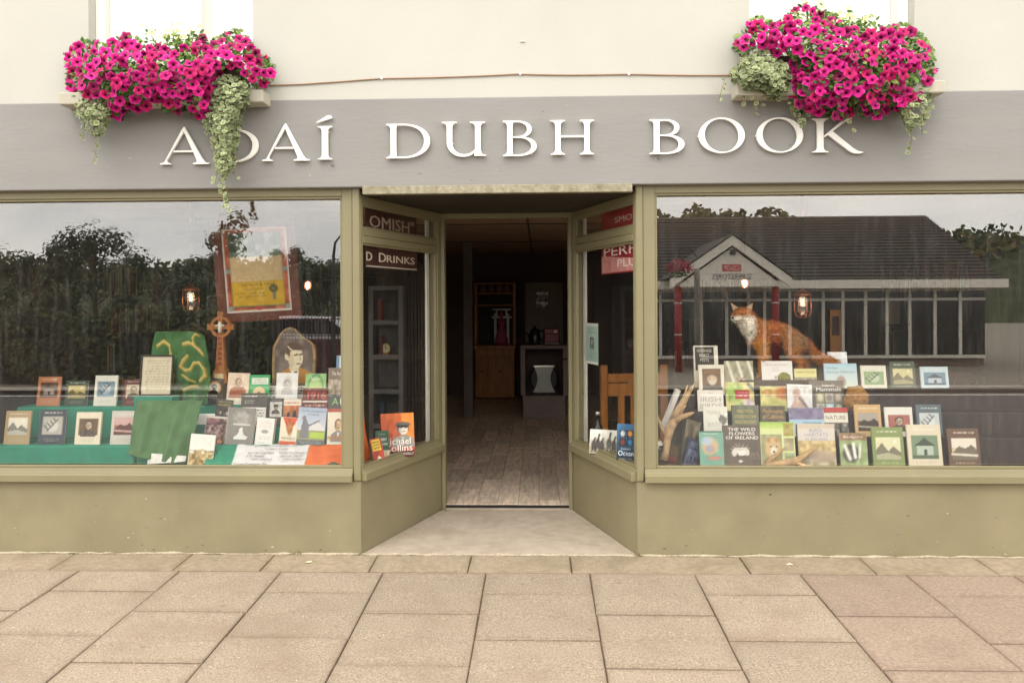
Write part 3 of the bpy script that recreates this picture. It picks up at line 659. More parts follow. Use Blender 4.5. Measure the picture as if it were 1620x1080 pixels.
a = A('8fbf7d', seed=7).ell(.5, .5, .5, .5, 'b8d98c', 1, .9).ring(.5, .5, .36, .05, '6aa873', .8).dashes(.28, .3, .72, .6, 3, 'd9c95a').noise(.04, 9)
place('L', 483, 516, 591, 3, .01, a, 'pale green book with a round yellow lettered badge', [('Fight the', .5, .82, .45, .13, 'f5f5ea')], spine='7ab06f', yb=640)
a = A('9b8b78', seed=8).rect(.03, .05, .97, .68, 'b7a892').noise(.18, 10, 0, .05, 1, .68).rect(0, .7, 1, 1, '8d7f6f').ell(.3, .2, .2, .12, 'e3d8c8', .8, .5).ell(.7, .2, .22, .13, 'd9cdbd', .8, .5)
place('L', 519, 549, 582, 3, .014, a, 'grey brown book titled The Revolution beside the corner post', [('The Revolution', .62, .85, .85, .10, 'f4f0e8')], spine='7d7062', yb=642)
a = A('e8edf2', seed=9).rect(0, 0, .16, 1, '6d97b8').rect(0, 0, 1, .35, '9fb7c8')
place('L', 531, 556, 563, 3, .012, a, 'blue and white book standing behind the top row by the post', [('Tou', .62, .82, .65, .16, '24303c'), ('Irel', .62, .60, .65, .16, '24303c')], spine='5d87a8', dy=.07, yb=644)
# second row
a = A('43433c', seed=10).rect(0, .7, 1, 1, '504a3f').dashes(.1, .74, .9, .96, 2, 'd6c35a').noise(.14, 7, 0, 0, 1, .65).man(.3, .5, .09, hair='24211e', coat='3a4250').man(.7, .48, .09, hair='24211e', coat='33384a').rect(0, 0, 1, .12, '7a4a3e')
place('L', 340, 366, 632, 2, .012, a, 'dark olive book with yellow title above a group of men', spine='3d3b33', yb=673, roll=4)
a = A('55504a', seed=11).rect(.04, .0, .96, .58, 'efece5').dashes(.08, .05, .92, .54, 6, '6a655e', .7).dashes(.1, .86, .6, .95, 1, 'f1ede5').dashes(.1, .68, .5, .8, 2, 'dcd7ce').ell(.72, .10, .12, .1, 'e07a35')
place('L', 381, 423, 622, 2, .014, a, 'grey headed book with a newspaper page on its cover', spine='4b4640', yb=676)
a = A('45403a', seed=12).rect(.12, .36, .9, .88, 'cfc9bf').man(.5, .70, .13, hair='3a3530', skin='a49a8e', coat='5b554e', asp=.55, cap='4a4540').noise(.12, 12, .12, .36, .9, .88).dashes(.15, .06, .85, .3, 3, '8d867c').dashes(.2, .92, .8, .97, 1, 'e8e4da')
place('L', 424, 449, 630, 2, .012, a, 'black book with a grey photograph of a soldier', spine='3b3631', yb=676)
a = A('9a5b31', seed=13).rect(0, .76, 1, 1, 'efe2d0').dashes(.1, .80, .9, .92, 1, 'c26a4a').grad(0, .76, '5c4030', 'd07a3c').poly([(.2, .1), (.3, .5), (.4, .55), (.45, .2)], '3c2a20').poly([(.5, .1), (.62, .6), (.72, .6), (.85, .2)], '2f221a').noise(.1, 9, 0, 0, 1, .76)
place('L', 446, 477, 631, 2, .012, a, 'orange book with dark figures below a cream title strip', spine='8a4f2c', yb=676)
a = A('7b4038', seed=14).noise(.13, 8).rect(0, .62, 1, .66, 'efe6d8').dashes(.1, .5, .9, .58, 1, 'eee2cf').line(.3, .42, .6, .15, .09, 'dcb844').line(.55, .42, .45, .2, .06, 'e6cc5a').rect(0, 0, 1, .1, '54452f')
place('L', 478, 518, 614, 2, .012, a, 'dark red book with 1916 across it and a yellow splash', [('1916', .56, .80, .72, .2, 'd2685e')], spine='5f332d', yb=674)
a = A('5a4f4a', seed=15).rect(0, .55, 1, 1, '5d5a52').grad(0, .55, '7a3c38', 'd96a4a').noise(.12, 7, 0, 0, 1, .55)
place('L', 519, 551, 624, 2, .012, a, 'dusk coloured book with a big green A beside the corner post', [('A', .35, .78, .32, .22, '9fcf8f'), ('U', .75, .76, .32, .24, 'f1ede6')], spine='4b423d', yb=674)
a = A('f1eee8', seed=16).dashes(.1, .1, .9, .9, 4, 'cfcbc3', .7)
place('L', 312, 338, 655, 1, .002, a, 'small white card lying on the teal step', tilt=38, yb=671, dy=.05, cat='card', name='card')
# third row
a = A('6d4a45', seed=17).noise(.24, 9).rect(0, .92, 1, 1, 'd8cfc4').noise(.5, 12, .1, .35, .9, .85, 'cbb9b3', .55).line(0, .7, 1, .8, .04, '3a2624').ell(.3, .8, .25, .1, '8e5560', .8, .5)
place('L', 323, 355, 658, 1, .006, a, 'maroon photograph book with an orange 6 in its corner', [('6', .8, .16, .22, .15, 'e8a35a')], spine='d8cfc4', yb=704, roll=5)
a = A('8f8a82', seed=18).rect(0, 0, .02, 1, 'e2ddd3').ell(.52, .72, .3, .17, 'b9b4ac', .9, .6).noise(.1, 10, .2, .6, .8, .9).rect(.22, .53, .85, .57, 'e6e2da').poly([(.28, .2), (.42, .28), (.5, .42), (.58, .42), (.64, .28), (.8, .22), (.75, .16), (.3, .15)], 'efece6').ell(.54, .42, .06, .05, 'efece6')
place('L', 357, 401, 645, 1, .014, a, 'grey book with a white carved monument on its cover', spine='d9d4ca', yb=704, roll=3)
a = A('f3efe8', seed=19).dashes(.15, .62, .85, .92, 4, 'd9b9ab', .8).ell(.5, .5, .2, .07, 'a8a39b', 1, .5).dashes(.15, .2, .85, .34, 3, 'cfc4b8').dashes(.2, .06, .6, .1, 1, 'd0675a')
place('L', 404, 433, 661, 1, .036, a, 'thick white paperback with faint red print', spine='efe9de', yb=704, roll=4)
a = A('f1e6cc', seed=20).poly([(.12, .98), (.98, .98), (.55, .4)], 'd9542f').ell(.55, .62, .18, .24, 'b87a3c', .9, .5).rect(0, 0, 1, .16, 'dd5a33').noise(.08, 9, .2, .3, .9, .95)
place('L', 442, 470, 660, 1, .02, a, 'cream and red book titled The March with a figure on top', [('THE MARCH', .5, .26, .8, .09, '8c2f1f')], spine='e8dcc0', yb=705, roll=3)
a = A('b9c3d2', seed=21).grad(.3, 1, 'e3e6ec', 'aebcd2').rect(0, 0, 1, .16, '6d6f70').rect(.0, .16, 1, .40, 'a3a06a').poly([(.4, .42), (1, .42), (.8, .6), (.6, .62)], 'e9e6e2').rect(.48, .2, .98, .36, 'bcd84e').poly([(.1, .2), (.16, .6), (.2, .68), (.3, .68), (.4, .55), (.82, .7), (.8, .66), (.42, .5), (.4, .2)], '837f86').ell(.22, .72, .07, .06, '837f86').dashes(.1, .05, .9, .13, 2, 'e9e6de')
place('L', 469, 514, 645, 1, .026, a, 'pale blue book with a statue stretching out its arms', [('The War of Independence', .54, .90, .86, .055, '4a4f66'), ('in Limerick', .54, .82, .4, .05, '4a4f66')], spine='cfc8b6', yb=705, roll=3)
a = A('f3e9d2', seed=22).man(.58, .62, .2, skin='e2c69c', hair='8c6a45', coat='9a9288', asp=.72, shirt='f4efe4').rect(.0, .2, 1, .30, 'c79a6a', .6).dashes(.05, .2, .95, .3, 2, 'a8522a').rect(0, 0, 1, .13, 'f5edda')
place('L', 518, 548, 652, 1, .014, a, 'cream book with a tinted drawing of a man in a collar', spine='e9dfc8', yb=706)
# front row
a = A('f5f2ea', seed=23).rect(0, 0, 1, .5, 'b0935f').noise(.26, 12, 0, 0, 1, .52).ell(.5, .42, .2, .12, 'c8ac78', .9, .5).noise(.8, 9, 0, .4, 1, .56, 'f5f2ea', .5).dashes(.15, .6, .9, .92, 4, 'd6d0c4', .6)
place('L', 298, 337, 687, 0, .012, a, 'white book with a sepia crowd, alone in the front row', spine='ece4d2', yb=738, roll=4)
def scene_art(a, i, c1, u0, v0, u1, v1):         # small printed pictures: coast, portrait, leaf, hills, house
    a.rect(u0, v0, u1, v1, c1); U = lambda t: u0 + (u1 - u0) * t; V = lambda t: v0 + (v1 - v0) * t; k = i % 5; c = C(c1); dk_, lt = c * .55, c * .5 + .5
    if k == 0: a.rect(u0, V(.55), u1, v1, lt).poly([(u0, V(.3)), (U(.3), V(.62)), (U(.55), V(.5)), (U(.8), V(.7)), (u1, V(.45)), (u1, v0), (u0, v0)], dk_).line(u0, V(.25), u1, V(.18), .03, lt)
    elif k == 1: a.man((u0 + u1) / 2, V(.62), .15, coat='5a4a40', hair='3c322b').noise(.04, 10, u0, v0, u1, v1)
    elif k == 2: a.ell(U(.5), V(.5), .22, .18, lt, .9, .3).line(U(.25), V(.2), U(.75), V(.85), .02, dk_); [a.line(U(.3 + .12 * q_), V(.27 + .15 * q_), U(.1 + .14 * q_), V(.5 + .13 * q_), .035, dk_, .8) for q_ in range(4)]
    elif k == 3: a.grad(v0, v1, tuple(dk_), tuple(lt), 0).poly([(u0, v0), (u0, V(.4)), (U(.25), V(.75)), (U(.5), V(.35)), (U(.7), V(.6)), (u1, V(.3)), (u1, v0)], dk_).poly([(u0, v0), (u0, V(.2)), (U(.5), V(.3)), (u1, V(.12)), (u1, v0)], tuple(c * .8)).ell(U(.78), V(.8), .06, .045, lt)
    else: a.rect(U(.2), V(.15), U(.8), V(.55), lt).poly([(U(.12), V(.55)), (U(.5), V(.9)), (U(.88), V(.55))], dk_).rect(U(.45), V(.15), U(.57), V(.4), dk_).rect(u0, v0, u1, V(.15), tuple(c * .75))
    return a
# further along the same window, out towards the far pier
ext = [(236, 268, 596, 3, 'd8cdb8', '7c6a50', 'plain buff book near the framed page'), (196, 228, 600, 3, '6a2f2c', 'd8c7a8', 'deep red book with a buff panel'), (150, 186, 594, 3, 'e8e2d4', '7890a0', 'ivory book with a slate blue panel'),
       (104, 140, 602, 3, '3a4a3c', 'c9b26a', 'bottle green book with a gold panel'), (60, 96, 596, 3, 'c8825a', '5a3526', 'terracotta book with a brown panel'),
       (176, 216, 650, 1, 'cfc8bc', 'a85a48', 'stone grey book with a brick red panel'), (120, 160, 652, 1, 'e9dcc2', '6d5236', 'parchment coloured book with a brown panel'), (62, 104, 648, 1, '39424e', 'b9b2a4', 'navy book with a light grey panel'), (8, 48, 650, 1, 'b59a70', 'efe6d2', 'tan book with a cream panel')]
for i, (x0, x1, yt, tr_, c0, c1, lb) in enumerate(ext):
    a = scene_art(A(c0, seed=40 + i), i, c1, .12, .3, .88, .8).dashes(.15, .86, .85, .95, 1, 'e6dfd0').dashes(.2, .1, .8, .2, 2, 'bdb29c')
    place('L', x0, x1, yt, tr_, .014, a, lb, spine=c0, yb=(642 if tr_ == 3 else 704), dy=-.0)
bx = MB(); bx.box(-3.6, W(225, 700, .3).x - .01, TL[1][1] - .055, .9, ZSILL, TL[1][0]); bx.box(-3.6, W(225, 700, .3).x - .01, TL[3][1] - .055, .9, TL[1][0], W(150, 642, .55).z)
o = bx.build('display_plinth', teal, bevel=.01); tag(o, 'low teal plinth reaching from the green flag to the far pier', 'plinth')
# books behind the splayed pane
p = W(632, 724, .53)
a = A('c2542f', seed=24).grad(0, 1, 'a83f28', 'd0693a').rect(.62, .3, 1, 1, 'e0913a', .8).man(.66, .64, .17, skin='d9d0c2', hair='3a3633', coat='8d8880', asp=.72, cap='5c5853', shade='8f877c', shirt='b5afa5').rect(0, 0, 1, .13, '4a2a24').noise(.05, 10)
make_book((p.x, .50, ZSILL), .226, .292, .03, a, 'large red orange book with a soldier in a peaked cap', 'books behind the porch panes', [('Michael', .46, .355, .84, .15, 'f3ece2'), ('Collins', .50, .20, .86, .15, 'f3ece2'), ('COLM CONNOLLY', .55, .06, .84, .055, 'd9cdbd')], 'a63f2a', 8, 22)
a = A('23503c', seed=25).rect(0, 0, 1, .3, 'c9b79a').dashes(.15, .84, .8, .9, 1, 'a8bfa8')
p = W(606, 716, .36); make_book((p.x, .37, ZSILL + .01), .088, .185, .016, a, 'small dark green book leaning on the red orange one', 'books behind the porch panes', [('KERRY', .5, .68, .7, .10, 'eef0e4'), ('WALKING', .5, .52, .8, .09, 'eef0e4')], '1e4634', 12, 24)
a = A('a83a2a', seed=26).rect(.1, .5, .85, .95, 'e6c43c').dashes(.15, .55, .8, .9, 3, '5c3a1c').poly([(.2, .05), (.5, .3), (.9, .1)], 'e6d9c6')
p = W(601, 730, .26); make_book((p.x, .27, ZSILL), .075, .165, .016, a, 'red booklet with a yellow title patch close to the corner', 'books behind the porch panes', spine='3c3028', tilt=12, yaw=26, roll=-9)
# ------------------------------------------------------------------ nature books (window with the fox)
a = A('efe7d4', seed=50).rect(.04, .42, .84, .97, '2f2b26').rect(.06, .02, .78, .38, 'ede4cf').ell(.26, .2, .05, .09, '6a5b43', .9).ell(.55, .2, .06, .10, '8a6a32', .9)
place('R', 1098, 1137, 547, 3, .02, a, 'tall cream book topped by a black title block', [('HOUSEHOLD', .44, .88, .6, .07, 'e9e2d2'), ('INSECT', .44, .77, .42, .07, 'e9e2d2'), ('PESTS', .44, .66, .36, .07, 'e9e2d2'), ], spine='e3d9c2', dy=.06, yb=614)
a = A('efe6d2', seed=51).rect(.14, .08, .86, .86, '6b4a34').grad(.08, .8, '5a3d2c', '8d6a45', .0).man(.52, .50, .2, skin='d9b897', hair='b39a80', coat='3c2a22', asp=.62, beard='d2c6b2', shade='a88a6e').dashes(.2, .7, .82, .82, 2, 'd8a85c')
place('R', 1105, 1146, 577, 2, .02, a, 'cream framed book with a white bearded naturalist', spine='e2d7be', dy=.07, yb=624)
a = A('f3ece0', seed=52).dashes(.35, .88, .65, .93, 1, 'cf8a76').grad(0, .3, 'f1e2d4', 'f3ece0')
place('R', 1104, 1145, 617, 2, .012, a, 'cream book titled Irish Birds under the bearded naturalist', [('IRISH', .5, .72, .78, .14, 'b9b3a6'), ('BIRDS', .5, .52, .82, .14, 'b9b3a6')], spine='e9dfcd', yb=670, dy=-.02)
a = A('a9a487', seed=53).noise(.1, 8); [a.line(x, 1, x + .28, .0, .05, 'f1ecdc') for x in (.1, .45, .82)]; a.line(.4, .4, .7, .05, .02, '8f5e40').line(.7, .45, .3, .1, .02, '8f5e40')
place('R', 1146, 1192, 571, 3, .014, a, 'book of pale diagonal stalks over olive', spine='6f6b52', yb=616)
a = A('d9cf86', seed=54).ell(.3, .75, .3, .25, '9dbf5e', .9, .5).ell(.5, .25, .3, .22, '7fb55c', .9, .4).ell(.8, .3, .25, .3, 'e8cfe0', .9, .5).noise(.12, 9).rect(.32, .58, .82, .80, 'b8323a').dashes(.36, .62, .78, .78, 2, 'f0dcd6').line(.8, .95, 1, .8, .05, '6a6f7a')
place('R', 1149, 1194, 605, 2, .014, a, 'leafy yellow and green book with a red title box', spine='e6dc9a', yb=668)
a = A('f2efdf', seed=55).dashes(.15, .72, .7, .88, 2, 'd0cdbd').dashes(.15, .3, .6, .45, 2, 'd0cdbd').poly([(.62, .55), (.72, .75), (.98, .6), (.95, .45), (.8, .36)], '8f8a84').noise(.1, 12, .6, .36, 1, .8)
place('R', 1113, 1151, 643, 1, .01, a, 'cream book titled Owls and Bats with a grey animal', [('OWLS', .42, .80, .55, .10, 'c9c7b8'), ('BATS', .42, .42, .5, .10, 'c9c7b8')], spine='e8e4d2', yb=690)
a = A('7a7d66', seed=56).noise(.05, 6)
place('R', 1158, 1201, 641, 1, .02, a, 'grey green book on statistics lettered in yellow', [('PRACTICAL', .5, .82, .62, .09, 'e2c766'), ('STATISTICS FOR', .5, .66, .82, .09, 'e2c766'), ('FIELD BIOLOGY', .5, .5, .8, .09, 'e2c766')], spine='5b5d4b', yb=694)
a = A('f6f2ec', seed=57).rect(0, .0, 1, 1, 'f4efe8').ell(.45, .38, .05, .07, 'a39d94', .9).dashes(.25, .62, .7, .68, 1, 'e0dacf', .6).line(.1, .25, .6, .4, .015, 'dcd5c8')
place('R', 1205, 1254, 571, 3, .008, a, 'square white book below the legs of the fox', [('Birds on Ireland', .5, .86, .7, .06, 'b3ada2')], spine='b8785a', yb=614)
a = A('a59a88', seed=58).rect(0, .58, 1, 1, 'ece49a').noise(.14, 12, 0, 0, 1, .56)
place('R', 1256, 1292, 583, 3, .012, a, 'yellow headed book titled Urban Foxes', [('URBAN FOXES', .5, .84, .84, .12, 'a8923c')], spine='8a7f6c', yb=616)
a = A('d3e4ea', seed=59).grad(0, 1, 'e4e6d8', 'b9dcea').ell(.5, .3, .14, .22, 'a58a80', .9, .4).rect(.4, .0, .6, .2, 'b89c8c', .7)
place('R', 1304, 1356, 575, 3, .012, a, 'pale blue book titled The New Amateur Naturalist', [('The New', .24, .83, .36, .10, '8a949c'), ('Amateur Naturalist', .5, .68, .88, .10, '8a949c')], spine='b3cad4', yb=616)
a = A('f0f4f4', seed=60).grad(0, .7, '3fa3c8', 'bfe0ea').noise(.1, 8, 0, .1, 1, .7)
place('R', 1311, 1342, 557, 3, .01, a, 'white and turquoise book behind the tail of the fox', spine='d0dde0', yb=616, dy=.12)
a = A('d9d28a', seed=61).grad(0, .6, 'b9bf6a', 'e3d68c').ell(.85, .75, .28, .25, 'c4743f', .9, .5).poly([(0, .75), (.3, .6), (.6, .7), (.6, .85), (.2, .9)], 'd5a76a').noise(.1, 8).rect(0, 0, 1, .06, 'f0e9ce')
place('R', 1203, 1244, 611, 2, .01, a, 'yellow green landscape book under the square white one', spine='c2b878', yb=652)
a = A('efedea', seed=62).ell(.38, .66, .16, .2, 'c9a79a', .9, .5).poly([(.1, .1), (.3, .5), (.6, .6), (.95, .0), (.6, .0)], 'd9b9a8').line(.5, .5, .9, .05, .05, '7d7b80').noise(.06, 10)
place('R', 1244, 1284, 608, 2, .012, a, 'white book with a rosy perched bird', [('NEW BIRDS', .5, .9, .75, .06, 'a09a94')], spine='8a8f9c', yb=652, roll=2)
a = A('6b6258', seed=63); cols = ['a8a37a', 'b8aea0', '8a8478', 'c8c2b0', 'a9c6cc', '7d8070']
for i in range(6): a.rect(.18 + .26 * (i % 3), (.06, .36)[i // 3 == 0], .42 + .26 * (i % 3), (.33, .63)[i // 3 == 0], cols[i]).ell(.3 + .26 * (i % 3), (.2, .5)[i // 3 == 0], .08, .1, ['d9d2b8', '8d8378', 'c9bda8', '9a9084', 'e8eef0', 'd5cfc2'][i], .9, .5)
place('R', 1281, 1336, 602, 2, .016, a, 'grey brown book titled Mammals with six little photographs', [("Ireland's", .55, .86, .36, .06, 'e9e4da'), ('Mammals', .55, .74, .72, .11, 'fbf8f2')], spine='4a443d', yb=656, bold=.004)
a = A('6d6353', seed=64).noise(.08, 8)
place('R', 1203, 1243, 642, 1, .014, a, 'brown book lettered in gold, tucked above the cub book', [('Mushrooms', .5, .84, .8, .13, 'd9a85a'), ('of California', .5, .66, .84, .13, 'd9a85a'), ('field guide', .5, .36, .5, .07, 'd8d2c4')], spine='554d41', yb=692)
a = A('bfd8e4', seed=65).rect(0, .62, 1, 1, '8f84a0').noise(.08, 8, 0, .62, 1, 1).grad(0, .62, 'e9e2dc', 'b5d6ec')
place('R', 1248, 1304, 645, 1, .02, a, 'lavender and sky blue book, wide and low', [('A Place to Remember', .66, .52, .56, .07, '54606e')], spine='5d6f92', yb=694)
a = A('5c574e', seed=66).rect(0, .88, 1, 1, 'c8453c').rect(0, .62, 1, .87, 'f1ead8').noise(.22, 9, 0, .14, 1, .6).noise(.6, 7, 0, .14, 1, .6, 'c9c2b4', .6).rect(0, 0, 1, .12, 'a83a34')
place('R', 1303, 1343, 645, 1, .016, a, 'book with a red top band over a cream title strip', [('NATURE', .5, .75, .8, .10, '6a6458')], spine='4d483f', yb=708)
# front row
a = A('7fb09c', seed=67).ell(.42, .58, .34, .25, 'd9b98c', .95, .3).ell(.3, .72, .22, .12, 'b9cbe0', .9, .5).ell(.42, .5, .18, .10, 'a9a3b8', .8, .5).ell(.6, .25, .3, .05, 'd98a7a', .9, .5).rect(0, .97, 1, 1, '4d5c50').dashes(.62, .3, .85, .5, 5, 'cfe0d2', .6)
place('R', 1106, 1146, 682, 0, .02, a, 'teal green book with a round picture, front row', [('The Complete', .45, .92, .6, .06, 'eaf0e2')], spine='5d6f63', yb=739)
a = A('6b5f55', seed=68).noise(.03, 6).ell(.36, .40, .12, .06, 'efeae0').ell(.52, .40, .13, .07, 'f4f0e8').ell(.28, .34, .07, .08, 'e6e0d4').ell(.62, .35, .07, .08, 'e6e0d4').ell(.48, .33, .1, .06, 'f2ede4')
[a.line(.44, .4, .44 + .26 * math.cos(t_), .4 + .16 * math.sin(t_), .012, 'cfc6b8', .7) for t_ in (.3, .7, 1.2, 1.6, 2.0, 2.5, 2.9)]; a.ell(.44, .14, .05, .035, 'e9e3d6').dashes(.66, .18, .97, .36, 5, 'b5aa9c', .7)
place('R', 1144, 1204, 673, 0, .02, a, 'big brown book titled The Wild Flowers of Ireland', [('THE WILD', .5, .90, .74, .075, 'f2ede4'), ('FLOWERS', .5, .80, .68, .075, 'f2ede4'), ('OF IRELAND', .5, .70, .86, .075, 'f2ede4')], spine='544a42', yb=739, bold=.006)
a = A('dfe6a6', seed=69).rect(.02, .02, .62, .72, 'a5a67c').noise(.08, 9, .02, .02, .62, .72).ell(.36, .42, .24, .24, 'd9b98a', .95, .4).ell(.24, .6, .06, .06, 'c0925c').ell(.48, .6, .06, .06, 'c0925c').ell(.38, .36, .1, .09, 'efe4d0', 1, .5).ell(.30, .45, .03, .02, '4a3a2c').ell(.46, .45, .03, .02, '4a3a2c').ell(.38, .33, .035, .025, '4a3a2c').grad(.85, 1, 'cfe08c', 'a9c95a')
for v0, v1, c_ in ((.68, .97, 'a89a52'), (.36, .64, 'b3a882'), (.04, .32, 'a9b48c')): a.rect(.68, v0, .97, v1, c_).noise(.1, 10, .68, v0, .97, v1)
place('R', 1203, 1258, 668, 0, .014, a, 'lime edged book with a young cub and three side pictures', spine='4f4a3c', yb=739)
a = A('d9c6a6', seed=70).grad(0, 1, 'b5a88a', 'ddc9b4').rect(.0, .62, 1, .9, 'e3dcd6', .8).rect(.0, .28, 1, .6, 'd3b877', .7).noise(.12, 12, 0, 0, 1, .6).ell(.6, .25, .35, .14, 'b9a592', .8, .6)
place('R', 1262, 1322, 671, 0, .022, a, 'sandy book titled Bird Habitats in Ireland', [('BIRD', .5, .85, .34, .08, '9aa0b0'), ('HABITATS', .5, .75, .62, .08, '9aa0b0'), ('IN IRELAND', .5, .65, .6, .06, '9aa0b0')], spine='4a443a', yb=739)
a = A('9fb07a', seed=71).rect(0, .78, 1, 1, '9a7a5c').ell(.4, .4, .3, .26, '5a5248', .95, .3).line(.2, .62, .35, .25, .07, 'efece4').line(.5, .68, .55, .3, .06, 'efece4').line(.75, .65, .7, .3, .05, 'efece4').noise(.08, 8)
place('R', 1328, 1372, 685, 0, .014, a, 'green book with a black and white badger', [('Badgers', .5, .88, .7, .08, 'efe4d2')], spine='7d6a50', yb=739)
ext = [(1362, 1402, 578, 3, 'e9e4d2', '8fae7a', 'ivory book with a moss green panel'), (1408, 1448, 572, 3, '4a5a48', 'd9cf9a', 'forest green book with a straw panel'), (1456, 1500, 580, 3, 'c9dbe2', '6a8aa0', 'ice blue book with a steel blue panel'),
       (1352, 1394, 640, 1, 'd9b078', '6d5438', 'ochre book with a walnut panel'), (1400, 1444, 644, 1, 'efeae0', 'b0685a', 'off white book with a rose panel'), (1450, 1490, 640, 1, '5c6a72', 'cfd4d2', 'slate book with a silver panel'),
       (1380, 1430, 676, 0, '8a9a5c', 'e6e0b8', 'olive green book with a pale panel'), (1436, 1490, 672, 0, 'e3d6bc', '7a8f70', 'sand coloured book with a sage panel'), (1500, 1550, 678, 0, '6b4f3c', 'd8c4a0', 'chestnut book with a beige panel')]
for i, (x0, x1, yt, tr_, c0, c1, lb) in enumerate(ext):
    a = scene_art(A(c0, seed=80 + i), i + 2, c1, .1, .2, .9, .75).dashes(.15, .84, .85, .93, 1, 'efe9dc').dashes(.2, .08, .8, .14, 1, 'c9bfa8')
    place('R', x0, x1, yt, tr_, .014, a, lb, spine=c0, yb={3: 616, 1: 692, 0: 739}[tr_])
# leaning volumes by the antler
a = A('7d7258', seed=72).noise(.14, 6); p = W(1084, 741, .20)
make_book((p.x + .01, .20, ZSILL), .11, .29, .03, a, 'brown green book leaning sideways against the teal book', 'books on display in the nature window', spine='4a4636', tilt=8, yaw=24, roll=17)
a = A('4c526e', seed=73).noise(.1, 6).dashes(.2, .7, .8, .9, 3, 'b9bccb').rect(.15, .4, .8, .62, '6a7590').noise(.1, 8, .15, .1, .8, .62); p = W(1090, 741, .14)
make_book((p.x, .13, ZSILL), .10, .185, .022, a, 'navy blue book leaning over beside the teal book', 'books on display in the nature window', spine='2f3448', tilt=8, yaw=28, roll=22)
a = A('e9e4da', seed=74); p = W(1047, 678, .22)
make_book((p.x + .015, .23, p.z), .03, .27, .03, a, 'white edged book tilted across the upright antler', 'books on display in the nature window', spine='d9d4ca', tilt=6, yaw=15, roll=26)
# porch side of the nature window
p = W(953, 716, .62)
a = A('b9b4aa', w=46, h=34, seed=75).grad(.55, 1, 'cfcac0', 'e3dfd6').rect(0, 0, 1, .28, '9a8f7c')
for x, s_ in ((.15, .8), (.3, 1), (.45, .8), (.72, 1.1), (.9, .9)): a.ell(x, .42 * s_, .09, .2, '3f3a35', .9, .4).line(x, .5, x + .05, .8 * s_, .035, '3a3531').line(x - .05, .3, x - .06, .08, .02, '3a3531').line(x + .05, .3, x + .07, .08, .02, '3a3531')
make_book((p.x, .60, ZSILL), .19, .165, .03, a, 'wide book with a grey photograph of ploughing horses', 'books behind the porch panes', spine='cfc8ba', tilt=10, yaw=-20)
a = A('2a4f78', seed=76).grad(0, 1, '16222f', '3a6f9c')
for (u, v, c_) in ((.14, .66, 'd5dadf'), (.54, .66, 'd98f3a'), (.14, .44, '7d3a2c'), (.54, .44, '3f7fb8')): a.rect(u, v, u + .34, v + .19, '10151c').ell(u + .17, v + .095, .13, .08, c_, .95, .6)
p = W(990, 728, .26)
make_book((p.x, .27, ZSILL), .118, .252, .02, a, 'dark blue book titled Ocean with four small pictures', 'books behind the porch panes', [('Ocean', .5, .26, .84, .13, 'dfe8f0'), ('Ireland\'s', .5, .37, .5, .05, 'cfd8e0'), ('a marine guide', .5, .12, .7, .03, '9fb0c0')], '1c2a3a', 8, -16)

# ------------------------------------------------------------------ lanterns
rose_m = mat('dark_cord', lin('2a2420'), rough=.8, var=0)
bulbm = mat('glowing_bulb', (1, .7, .35), rough=.4, var=0, emit=(1.0, .66, .30), estr=7)
def make_lantern():
    r = empty('pendant_lantern')
    MB().lathe([(0, .098), (.012, .098), (.016, .085), (.03, .078), (.052, .066), (.060, .058), (.060, .050), (.050, .050)], 24).build('cap', copper, r, smooth=True)
    MB().lathe([(.044, .050), (.050, .03), (.052, -.04), (.046, -.075), (.030, -.094), (0.0, -.10)], 24).build('jar', clear, r, smooth=True)
    c = MB()
    for k in range(8):
        a = 2 * math.pi * k / 8
        c.tube([(.057 * math.cos(a), .057 * math.sin(a), .05), (.059 * math.cos(a), .059 * math.sin(a), -.05), (.050 * math.cos(a), .050 * math.sin(a), -.085), (.02 * math.cos(a), .02 * math.sin(a), -.104)], .0018, 5)
    for z, rr in ((-.0, .0585), (-.06, .0575)): c.tube([(rr * math.cos(t * math.pi / 8), rr * math.sin(t * math.pi / 8), z) for t in range(17)], .0017, 5)
    c.build('wire_cage', copper, r, smooth=True)
    MB().lathe([(0, .032), (.006, .03), (.008, .018), (.011, .0), (.012, -.010), (.008, -.021), (0, -.026)], 14).build('bulb', bulbm, r, smooth=True).scale = (.8, .8, .8)
    return r
lan = make_lantern()
def put_lantern(o, px, py, Y, label, ztop, power, s=1):
    p = W(px, py, Y); o.location = p; o.scale = (s, s, s); tag(o, label, 'lantern', 'copper pendant lanterns')
    MB().tube([(0, 0, .098), (0, 0, (ztop - p.z) / s)], .004, 6).build('cord', rose_m, o)
    MB().lathe([(0, 0), (.04, 0), (.03, -.03), (.0, -.035)], 14).build('ceiling_rose', copper, o, smooth=True, loc=(0, 0, (ztop - p.z) / s - .002))
    zz = (ztop - p.z) / s - .036; MB().lathe([(.0, zz)] + [(.016 + .006 * (i % 2), zz - .008 * i / s) for i in range(18)] + [(0, zz - .144 / s)], 12).build('copper_sleeve', copper, o, smooth=True)
    l = bpy.data.lights.new('bulb_light', 'POINT'); l.energy = power; l.color = (1, .78, .52); l.shadow_soft_size = .03
    lo = bpy.data.objects.new('bulb_light', l); COL.objects.link(lo); lo.parent = o; lo.location = (0, 0, -.0)
def copy_tree(src):
    r = src.copy(); COL.objects.link(r)
    for ch in src.children:
        c = ch.copy(); COL.objects.link(c); c.parent = r
    return r
lans = [lan] + [copy_tree(lan) for _ in range(3)]
put_lantern(lans[0], 302, 471, .62, 'lit copper lantern hanging beside the framed certificate', 2.30, .5)
put_lantern(lans[1], 1270, 479, .62, 'lit copper lantern hanging above the back of the fox', 2.30, .5)
put_lantern(lans[2], 487, 450, 2.6, 'small lit lantern deep in the shop, past the certificate', 2.36, 5, .5)
